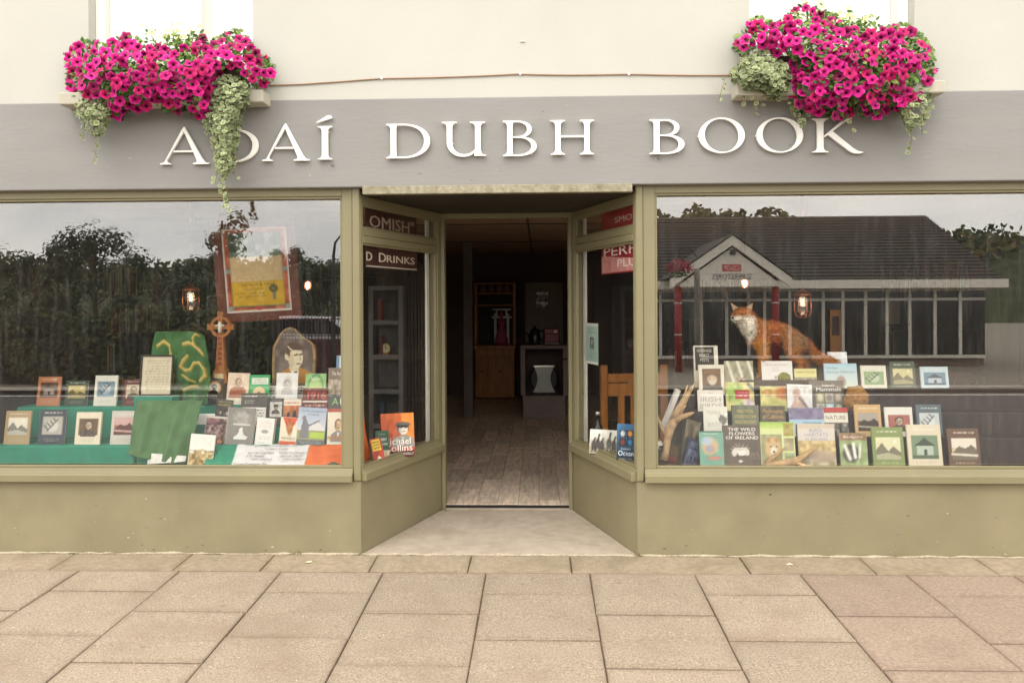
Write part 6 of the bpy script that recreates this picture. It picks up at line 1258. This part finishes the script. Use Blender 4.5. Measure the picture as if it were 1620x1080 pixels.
def blossom_plant(loc, pts, label):
    r = empty('tobacco_plant', loc, label, 'flowering plant', 'pale flowering plants behind the petunias'); b = MB(); b.c = []; fl_ = MB(); stm = MB()
    cream_c = np.array(lin('e9e6a8'))
    for x, y in pts:
        p_ = W(x, y, -.13) - r.location; stm.tube([Vector((p_.x * .6, p_.y, -.05)), Vector((p_.x, p_.y, p_.z * .6)), p_], .003, 5)
        for _ in range(26): leaf_cards(b, p_ + Vector((FR.gauss(0, .030), FR.gauss(0, .02), FR.uniform(-.15, .0))), FR.uniform(.012, .022), (FR.gauss(0, .6), -1, FR.gauss(.6, .6)), FR.choice(greens) * 1.35)
        for _ in range(7): leaf_cards(fl_ if False else b, p_ + Vector((FR.gauss(0, .016), FR.gauss(-.02, .01), FR.uniform(-.04, .03))), FR.uniform(.008, .013), (FR.gauss(0, .5), -1, FR.gauss(.3, .4)), cream_c * FR.uniform(.8, 1.1), 'round', cream_c)
    b.c = np.array(b.c); o = b.build('leaves', leafm, r, recalc=False); o['kind'] = 'stuff'; o = stm.build('stems', MATS['plant_stem'], r); o['kind'] = 'stuff'
blossom_plant(W(285, 70, -.13), [(274, 46), (284, 56), (294, 62), (307, 48), (262, 54), (240, 50)], 'light green plant with pale yellow blossom behind the certificate end petunias')
blossom_plant(W(1330, 50, -.13), [(1291, 8), (1300, 18), (1326, 28), (1344, 20), (1350, 34), (1364, 26)], 'light green plant with pale yellow blossom behind the fox end petunias')
# ------------------------------------------------------------------ cable on the upper wall
pts = [W(x, y, -.056) for x, y in [(418, 136), (440, 135), (480, 133.5), (530, 130), (570, 127), (604, 124.5), (640, 124), (700, 122.5), (760, 120.5), (820, 117.5), (850, 118.5), (900, 119), (950, 118.6), (995, 117.8), (1040, 118.8), (1100, 119.5), (1170, 119.5), (1230, 119)]]
cb = MB().tube(pts, .0042, 8).build('wall_cable', brown_cable, smooth=True); tag(cb, 'thin brown cable clipped along the cream wall above the sign', 'cable')
for x, y in ((604, 124.5), (823, 117.5), (995, 117.8)): p_ = W(x, y, -.0565); MB().box(p_.x - .006, p_.x + .006, -.066, -.0505, p_.z - .007, p_.z + .007).build('cable_clip', upvc, cb, bevel=.002)
p_ = W(827, 66, -.052); o = MB().box(-.014, .014, -.006, .001, -.004, .004).build('wall_fixing', mat('filler', lin('cfc8b4'), rough=.9), loc=(p_.x, -.051, p_.z), bevel=.001); tag(o, 'tiny capped fixing alone on the cream wall', 'fixing')
# hooks under the sign letters
for x, y in ((527, 262), (1043, 251)): p_ = W(x, y, -.06); o = MB().tube([(-.008, .004, .006), (-.006, -.008, -.004), (.002, -.012, -.008), (.009, -.010, .004)], .0016, 6).build('wire_hook', iron, loc=p_); tag(o, 'small wire hook in the sign band below the letter ' + ('I' if x < 800 else 'B'), 'hook', 'wire hooks in the sign band')
# tufts and grit along the foot of the wall
b = MB(); b.c = []
for _ in range(520):
    side = FR.random(); x = FR.choice((FR.uniform(-3.2, CLx), FR.uniform(CRx, 3.2))); y = -.008 - abs(FR.gauss(0, .008))
    s_ = FR.uniform(.0015, .005); b.add([(x - s_, y, .003), (x + s_, y, .003), (x, y - s_, .003 + s_)], [(0, 1, 2)]); b.c += [np.array(lin(FR.choice(('d9cdb0', '8a7a58', '6a6840', 'c9bb98'))))] * 3
for cx_, cy_ in ((JLx - .01, YD - .05), (JLx + .02, YD - .06), (CRx - .01, -.005), (CLx - .4, -.01)):
    for _ in range(16): x, y = cx_ + FR.gauss(0, .02), cy_ + FR.gauss(0, .01) - .01; h_ = FR.uniform(.01, .035); b.add([(x - .002, y, .002), (x + .002, y, .002), (x + FR.gauss(0, .008), y - .005, h_)], [(0, 1, 2)]); b.c += [np.array(lin(FR.choice(('7a7440', '8a7a4a', '5d6a34'))))] * 3
b.c = np.array(b.c); o = b.build('grit_and_weeds', mat('grit', '@Col', rough=1, var=.1), recalc=False); tag(o, 'crumbs of mortar and small weeds along the foot of the shop wall', 'grit', kind='stuff')
b = MB(); b.c = []
for _ in range(150):                             # chips and scuffs in the paint of the risers and the sign band
    low = FR.random() < .62
    x = FR.choice((FR.uniform(-3.3, CLx - .02), FR.uniform(CRx + .02, 3.3))) if low else FR.uniform(-3.3, 3.3); z = Z_SB * FR.random() ** 1.6 * .95 + .01 if low else FR.uniform(Z_FB + .01, Z_FT - .02)
    y = -.0006 if low else -.0557; s_ = abs(FR.gauss(0, .0022)) + .0012; a0 = FR.uniform(0, 6); k_ = 6; el = FR.choice((1, 1, 1.6, 3))
    b.add([(x + s_ * el * FR.uniform(.6, 1.2) * math.cos(a0 + i), y, z + s_ * FR.uniform(.6, 1.2) * math.sin(a0 + i)) for i in range(k_)], [tuple(range(k_ - 1, -1, -1))]); b.c += [np.array(lk(FR.choice(('d9d2bc', 'c9bfa0', '7d7352', '8f8a80', '6a6250') if low else ('d5d1c8', '8d8984', '9a958e'))))] * k_
b.c = np.array(b.c); o = b.build('paint_chips', MATS['grit'], shop, recalc=False); o['kind'] = 'stuff'
b = MB(); b.c = []
for _ in range(2600):                            # crumbs and specks on the flags
    x, y = FR.uniform(-3.4, 3.4), -FR.uniform(.02, 1.9); s_ = FR.uniform(.0008, .0026); z_ = SLOPE * y + .004
    b.add([(x - s_, y - s_, z_), (x + s_, y - s_ * .6, z_), (x + s_ * .4, y + s_, z_), (x, y, z_ + s_)], [(0, 1, 3), (1, 2, 3), (2, 0, 3)]); b.c += [np.array(lin(FR.choice(('e2d8c2', 'd9cdb4', '6a5d4a', '574c3e', 'c9b694'))))] * 4
b.c = np.array(b.c); o = b.build('pavement_specks', MATS['grit'], recalc=False); tag(o, 'pale and dark specks of grit lying on the paving', 'grit', kind='stuff')
for x, y in ((492, 892), (1246, 897)): p_ = W(x, y, -.12); o = MB().add([(-.02, -.012, .004), (.004, -.016, .006), (.022, .0, .003), (.006, .012, .008), (-.014, .01, .004)], [(0, 1, 2, 3, 4)]).build('fallen_petal', mat('pale_petal', lin('e2d2a8'), rough=.8), loc=(p_.x, -.16, -.004), recalc=False); tag(o, 'pale fallen petal on the kerb slabs in front of the ' + ('history' if x < 800 else 'nature') + ' window', 'petal', 'fallen petals')

# ------------------------------------------------------------------ across the street: what the panes mirror
YV = 17.0
def RX(px, py=480, Yv=YV): return R(px, py, Yv).x
def RZ(px, py, Yv=YV): return R(px, py, Yv).z
YB = R(1158, 480, YV).y                          # front wall line of the store (behind the camera)
GZ = -.18
store = empty('superstore', (RX(1158), YB, GZ), 'long low superstore with a slate roof, red columns and a white gabled entrance', 'building')
lx_ = lambda px, Yv=YV: RX(px, 480, Yv) - store.location.x
lz_ = lambda px, py, Yv=YV: RZ(px, py, Yv) - GZ
roofm = mat('slate_roof', lin('4b4540'), rough=.85, var=.18, scale=9, dirt=lin('5d4a40'), dscale=2, damt=.5)
wallw = mat('store_white_wall', lin('ece6d8'), rough=.7, var=.06); redcol = mat('red_column_paint', lin('8e1f22'), rough=.4, var=.1); storeframe = mat('store_window_frame', lin('dcd6ca'), rough=.5, var=.05)
storeglass = mat('store_glazing', lin('2c2b29'), rough=.12, var=.3, scale=1.2, spec=.5)
xw0, xw1 = lx_(1010), lx_(1560); ez = lz_(1330, 447)
MB().box(xw0, xw1, -6.0, -.12, 0, ez).build('store_wall', mat('store_wall', lin('7a6a5e'), rough=.8, var=.1), store)
rz_ = lz_(1330, 342, YV + 4)
rf = MB(); rf.add([(xw0 - .3, .45, ez - .02), (xw1 + .3, .45, ez - .02), (xw1 + .3, -4, rz_), (xw0 - .3, -4, rz_), (xw0 - .3, -8.4, ez), (xw1 + .3, -8.4, ez)], [(0, 1, 2, 3), (3, 2, 5, 4), (0, 3, 4), (1, 5, 2), (0, 4, 5, 1)]); rf.build('slate_roof', roofm, store)
cs = MB(); n = 22
for i in range(1, n):
    t = i / n; y, z = .45 - 4.45 * t, ez - .02 + (rz_ - ez + .02) * t; cs.box(xw0 - .3, xw1 + .3, y - .012, y + .03, z + .0, z + .022)
o = cs.build('slate_course', roofm, store); o['kind'] = 'stuff'
MB().box(xw0 - .3, xw1 + .3, .451, .52, ez - .16, ez + .06).build('eaves_board', wallw, store)
xs_ = [1020, 1045, 1110, 1150, 1185, 1210, 1250, 1303, 1334, 1370, 1404, 1440, 1480, 1520]
b = MB(); zg0, zg1 = lz_(1300, 562), ez - .16
b.box(xw0, xw1, -.09, -.02, zg0 - .08, zg0); b.box(xw0, xw1, -.09, -.02, lz_(1330, 476), lz_(1330, 476) + .07); b.box(xw0, xw1, -.0895, -.0205, zg1 - .07, zg1)
for px in xs_: b.box(lx_(px) - .04, lx_(px) + .04, -.0895, -.015, zg0, zg1)
wf = b.build('store_window', storeframe, store)
MB().box(xw0, xw1, -.07, -.06, zg0, zg1).build('pane', storeglass, wf)
MB().box(lx_(1313), lx_(1330), -.02, .02, zg0 - .05, lz_(1320, 490)).build('store_door', mat('door_orange', lin('b07a4a'), rough=.5), store)
MB().box(lx_(1316), lx_(1327), .021, .03, lz_(1320, 530), lz_(1320, 500)).build('poster', mat('dark_poster', lin('4a3c38'), rough=.5), store)
# gabled porch
gy = R(1158, 480, YV - 1.6).y - YB
gx = lambda px: lx_(px, YV - 1.6); gz = lambda px, py: lz_(px, py, YV - 1.6)
apx, apz = gx(1158), gz(1158, 388); el, er = gx(1066), gx(1245); e_z = (gz(1066, 452) + gz(1245, 447)) / 2
b = MB().prism([(el + .15, e_z - .06), (er - .15, e_z - .06), (er - .15, e_z), (apx, apz - .06), (el + .15, e_z)], gy - .10, gy); b.build('gable_wall', wallw, store)
for s_, ex_ in ((-1, el), (1, er)):
    b = MB().prism([(apx, apz), (apx, apz + .24), (ex_ + s_ * .1, e_z + .14), (ex_ + s_ * .1, e_z - .1)], gy, gy + .10); b.build('barge_board', wallw, store)
    b = MB(); b.add([(apx, gy + .14, apz + .27), (ex_ + s_ * .16, gy + .14, e_z + .15), (ex_ + s_ * .16, -2.5, e_z + .15), (apx, -2.5, apz + .27)], [(0, 1, 2, 3)]); o = b.build('porch_roof', roofm, store, recalc=False)
for px in (1074, 1229): 
    c_ = MB().lathe([(.09, 0), (.09, e_z - .05)], 16).build('column', redcol, store, smooth=True, loc=(gx(px), gy - .12, 0))
    MB().lathe([(.096, 0), (.096, .03)], 16, (0, 0, e_z * .42)).lathe([(.096, 0), (.096, .03)], 16, (0, 0, e_z * .78)).build('column_band', storeframe, c_)
cx_ = apx; zc1, zc2 = gz(1158, 424), gz(1158, 436)
def store_text(s, cxp, z0, z1, w, m_, y):        # faces the shop, so the panes show it the wrong way round
    v, f = text_mesh(s); b = MB().add([(cxp - (p_[0] - .5) * w, y, z0 + p_[1] * (z1 - z0)) for p_ in v], f)
    return b.build('lettering', m_, store, recalc=False)
pw_ = abs(gx(1172) - gx(1142)); MB().box(apx - pw_ / 2, apx + pw_ / 2, gy + .0, gy + .012, gz(1158, 429), gz(1158, 418)).build('sign_plate', mat('sign_red', lin('c23a34'), rough=.5), store)
store_text('CO-OP', apx, gz(1158, 428), gz(1158, 419.5), pw_ * .8, ink('f0e8e0'), gy + .016)
store_text('SUPERSTORES', apx, gz(1158, 442), gz(1158, 433), abs(gx(1187) - gx(1125)), ink('2c2a30'), gy + .006)
o = MB().box(-.06, .06, 0, .08, 0, .12).build('alarm_box', black, store, loc=(apx + .02, gy, gz(1158, 403)))
for i in range(3): MB().box(xw0 + 1 + i * 2.4, xw0 + 2.6 + i * 2.4, -5, -4.6, .5, .6)
# lamp post with a hanging basket
Yp = 9.0
p_ = R(1103, 480, Yp); ps = empty('street_post', (p_.x, p_.y, -.25), 'grey street post carrying a hanging basket opposite the fox window', 'post')
MB().lathe([(.055, 0), (.05, 2.2), (.045, R(1103, 425, Yp).z + .25)], 14).build('shaft', mat('grey_post_paint', lin('8d867c'), rough=.5), ps, smooth=True)
hb = R(1075, 425, Yp); MB().tube([(0, 0, hb.z + .45), ((hb.x - p_.x) * .5, 0, hb.z + .62), (hb.x - p_.x, 0, hb.z + .58)], .012, 8).build('bracket', black, ps, smooth=True)
hb_ = empty('hanging_basket', (hb.x, hb.y, hb.z), 'hanging basket of dark red flowers on the street post', 'hanging basket')
b = MB(); b.c = []; reds = [np.array(lin(c)) for c in ('8a1f3a', 'a83a4a', 'c25a6a')]
for _ in range(700):
    v_ = Vector((FR.gauss(0, 1), FR.gauss(0, 1), FR.gauss(0, 1))).normalized(); q_ = Vector((v_.x * .24, v_.y * .24, v_.z * .16)) * FR.uniform(.7, 1.1); leaf_cards(b, q_, .02, v_, FR.choice(reds) if q_.z > -.06 else FR.choice(greens))
b.c = np.array(b.c); o = b.build('flowers', leafm, hb_, recalc=False); o['kind'] = 'stuff'; MB().tube([(0, 0, .1), (0, 0, .33)], .006).build('chain', black, hb_)
# trees, hedge and hill
def tree(px, Yv, ztop_py, rpx, label, nleaf, cols, loose=1.0, trunk=True, group='trees across the street', leaf=.075, name='broadleaf_tree'):
    p_ = R(px, 480, Yv); zt = R(px, ztop_py, Yv).z; rad = rpx * (5.04 + Yv) / F; base = Vector((p_.x, p_.y, GZ)); H = zt - GZ
    r = empty(name, base, label, 'tree', group); b = MB(); b.c = []; tr_ = MB(); rr = random.Random(int(px * 7 + Yv))
    tr_.tube([(0, 0, 0), (.05, 0, H * .3), (-.05, .05, H * .6), (0, 0, H * .85)], [H * .028, H * .022, H * .014, H * .005], 8); cl = []
    for i in range(16):
        a_ = rr.uniform(0, 6.28); z_ = H * rr.uniform(.28, .92); ext_ = rad * (.35 + .65 * math.sin(math.pi * min(1, max(0.08, (z_ / H - .12) / .88)))) * rr.uniform(.5, .95); e_ = Vector((math.cos(a_) * ext_, math.sin(a_) * ext_ * .7, z_)); cl.append((e_, rad * rr.uniform(.22, .42)))
        tr_.tube([(0, 0, z_ * .7), tuple(e_ * .6 + Vector((0, 0, z_ * .35))), tuple(e_)], [H * .010, H * .006, H * .002], 5)
    tr_.build('trunk', mat('tree_bark', lin('5a4a3a'), rough=.9, var=.2), r)
    for _ in range(int(nleaf * 1.7)):
        c_, s_ = rr.choice(cl); v_ = Vector((rr.gauss(0, 1), rr.gauss(0, 1), rr.gauss(0, 1))).normalized(); q_ = c_ + v_ * s_ * rr.uniform(.35, 1.1) * loose; leaf_cards(b, q_, leaf * rr.uniform(.6, 1.2), v_ + Vector((0, 0, .5)), rr.choice(cols) * rr.uniform(.7, 1.2))
    b.c = np.array(b.c); o = b.build('crown', leafm, r, recalc=False); o['kind'] = 'stuff'; return r
dk = [np.array(lin(c)) for c in ('2f3d20', '26331c', '3a4826')]; br = [np.array(lin(c)) for c in ('5d5a30', '6a5a38', '4a5228')]
tree(352, 10, 300, 56, 'loose bronze green tree with open branches across the street', 900, br, 1.3, leaf=.055)
tree(250, 19, 380, 80, 'dark broad tree left of the bronze green tree across the street'.replace('left of', 'beside'), 2600, dk)
tree(150, 22, 360, 90, 'tall dark tree at the outer end of the row across the street', 2600, dk)
tree(60, 20, 385, 80, 'lower dark tree at the far corner across the street', 2200, dk)
tree(455, 19, 372, 36, 'slim dark pointed tree behind the railings across the street', 1800, dk)
tree(500, 24, 402, 60, 'rounded dark tree behind the railings across the street', 2200, dk)
tree(590, 26, 415, 60, 'rounded brownish tree between the railings and the store', 2000, br)
tree(690, 28, 420, 60, 'dark bushy tree close to the end wall of the store', 2000, dk)
tree(330, 24, 398, 60, 'dark tree standing behind the bronze green tree', 2200, dk)
tree(405, 26, 418, 50, 'rounded olive tree seen past the certificate', 2000, br)
hl = MB(); n = 120; m_ = 8; hx = [RX(-900 + 3600 * i / n, 480, 90) for i in range(n + 1)]
prof = lambda px: 428 - 84 * math.exp(-((px - 1110) / 200) ** 2) - 46 * math.exp(-((px - 1520) / 260) ** 2) - 5 * math.sin(px * .021) - 3 * math.sin(px * .057 + 1)
hr = random.Random(4)
for j in range(m_):
    for i in range(n + 1):
        px = -900 + 3600 * i / n; zt = R(px, prof(px), 90).z; t = j / (m_ - 1); hl.v.append((hx[i] * (1 + .0), R(px, 480, 60 + 34 * t).y, -1 + (zt + 1) * math.sin(t * math.pi / 2) + hr.uniform(-.5, .5) * (j > 0)))
hl.f = [(j * (n + 1) + i, j * (n + 1) + i + 1, (j + 1) * (n + 1) + i + 1, (j + 1) * (n + 1) + i) for j in range(m_ - 1) for i in range(n)]
o = hl.build('wooded_hill', mat('hill_woods', lin('3a3f26'), rough=1, var=.4, scale=.6), smooth=False, recalc=False); tag(o, kind='structure')
b = MB(); b.c = []
for _ in range(15000):
    px = FR.uniform(-880, 2680); t = FR.uniform(.5, 1.0); zt = R(px, prof(px), 90).z; yv = 60 + 34 * t
    leaf_cards(b, Vector((R(px, 480, 90).x, R(px, 480, yv).y, -1 + (zt + 1) * math.sin(t * math.pi / 2) + FR.uniform(0, .9) * (1 + .8 * math.sin(px * .11)))), FR.uniform(.22, .5), (FR.gauss(0, .6), 1, FR.gauss(.6, .5)), FR.choice(dk + br) * FR.uniform(.7, 1.2))
b.c = np.array(b.c); o = b.build('hill_wood', leafm, recalc=False); tag(o, 'far wood covering the hill behind the superstore', 'wood', kind='stuff')
# railings on a dark red plinth wall, cars behind
Yr = 13.0; xr0, xr1 = RX(436, 480, Yr), RX(760, 480, Yr); yr = R(400, 480, Yr).y; zr0, zr1 = R(500, 536, Yr).z, R(500, 501, Yr).z
o = MB().box(xr0, xr1, yr - .12, yr + .12, GZ, zr0).build('plinth_wall', mat('red_brick_plinth', lin('4d2a2a'), rough=.85, var=.2, scale=20), bevel=.01); tag(o, 'low dark red plinth wall under the railings across the street', 'wall')
hd = MB(); hd.c = []
xh0, xh1 = RX(-800, 480, Yr), RX(432, 480, Yr); zh = R(400, 492, Yr).z
hedge = empty('dark_hedge', ((xh0 + xh1) / 2, yr, GZ), 'long dark clipped hedge across the street, up to the railings', 'hedge')
for _ in range(20000):
    x = FR.uniform(xh0, xh1) - hedge.location.x; z = FR.uniform(0, zh - GZ) ; z += .12 * math.sin(x * 2.1) * (z > 1); y = FR.uniform(.1, .5) + .12 * math.sin(x * 3.3 + z * 4)
    leaf_cards(hd, (x, y, z), FR.uniform(.05, .085), (FR.gauss(0, .6), 1, FR.gauss(.5, .6)), FR.choice(dk + br[:1]) * FR.uniform(.6, 1.1))
hd.c = np.array(hd.c); o = hd.build('leaves', leafm, hedge, recalc=False); o['kind'] = 'stuff'
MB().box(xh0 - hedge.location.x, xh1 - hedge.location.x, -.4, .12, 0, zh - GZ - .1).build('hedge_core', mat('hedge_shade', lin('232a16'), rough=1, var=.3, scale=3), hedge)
rl = empty('iron_railings', ((xr0 + xr1) / 2, yr, zr0), 'purple black iron railings on the red plinth wall across the street', 'railings'); hw = (xr1 - xr0) / 2; rm_ = mat('railing_paint', lin('4a2a34'), rough=.5)
MB().box(-hw, hw, -.012, .012, .06, .085).build('rail', rm_, rl); MB().box(-hw, hw, -.012, .012, zr1 - zr0 - .06, zr1 - zr0 - .035).build('rail', rm_, rl)
proto = None; x = -hw
bars = 0
while x < hw and bars < 63:
    if proto is None: proto = MB().box(-.009, .009, -.009, .009, 0, zr1 - zr0).build('railing_bar', rm_, rl)
    o = proto if bars == 0 else link_copy(proto, 'railing_bar', rl); o.location = (x, 0, 0); x += 2 * hw / 62; bars += 1
def car(px, Yv, col, label):
    p_ = R(px, 480, Yv); r = empty('parked_car', (p_.x, p_.y, GZ), label, 'car', 'cars parked behind the railings')
    prof_ = [(-2.0, .28), (2.0, .28), (2.08, .55), (1.95, .78), (1.25, .88), (.62, 1.36), (-.95, 1.40), (-1.65, .95), (-2.02, .82), (-2.08, .5)]
    MB().prism(prof_, -.82, .82).build('body', mat('car_' + col, lin(col), rough=.25, var=.03, spec=.6), r, bevel=.05)
    MB().prism([(1.12, .90), (.58, 1.31), (-.92, 1.34), (-1.45, .95)], -.835, .835).build('side_window', mat('car_glass', lin('1c2226'), rough=.1, var=0, spec=.6), r)
    for wx in (-1.28, 1.28):
        for wy in (-.78, .78): w_ = MB().tube([(wx, wy - .1, .31), (wx, wy + .1, .31)], .31, 20).build('wheel', black, r); MB().tube([(wx, wy - .105, .31), (wx, wy + .105, .31)], .17, 12).build('rim', iron, w_)
car(500, 18, 'c9ccd0', 'silver car parked behind the railings by the tree with the pointed top'); car(395, 18, '3a5a86', 'blue car parked behind the railings beyond the certificate'); car(640, 19, 'd9d6d0', 'white car parked behind the railings close to the store')
for px in (528, 541):
    pq = R(px, 480, 11); b = empty('lamp_post', (pq.x, pq.y, -.25), ('taller' if px == 528 else 'shorter') + ' black swan neck lamp post across the street', 'lamp post', 'swan neck lamp posts'); zt = R(px, 372 if px == 528 else 382, 11).z + .25
    MB().tube([(0, 0, 0), (0, 0, zt - .4), (.03, 0, zt - .15), (.15, 0, zt), (.3, 0, zt - .02), (.38, 0, zt - .14)], [.04, .03, .025, .02, .02, .02], 8).build('post', black, b, smooth=True); MB().lathe([(0, .1), (.04, .09), (.12, 0), (.1, -.02), (0, -.03)], 14).build('lamp_shade', black, b, smooth=True, loc=(.38, 0, zt - .22))
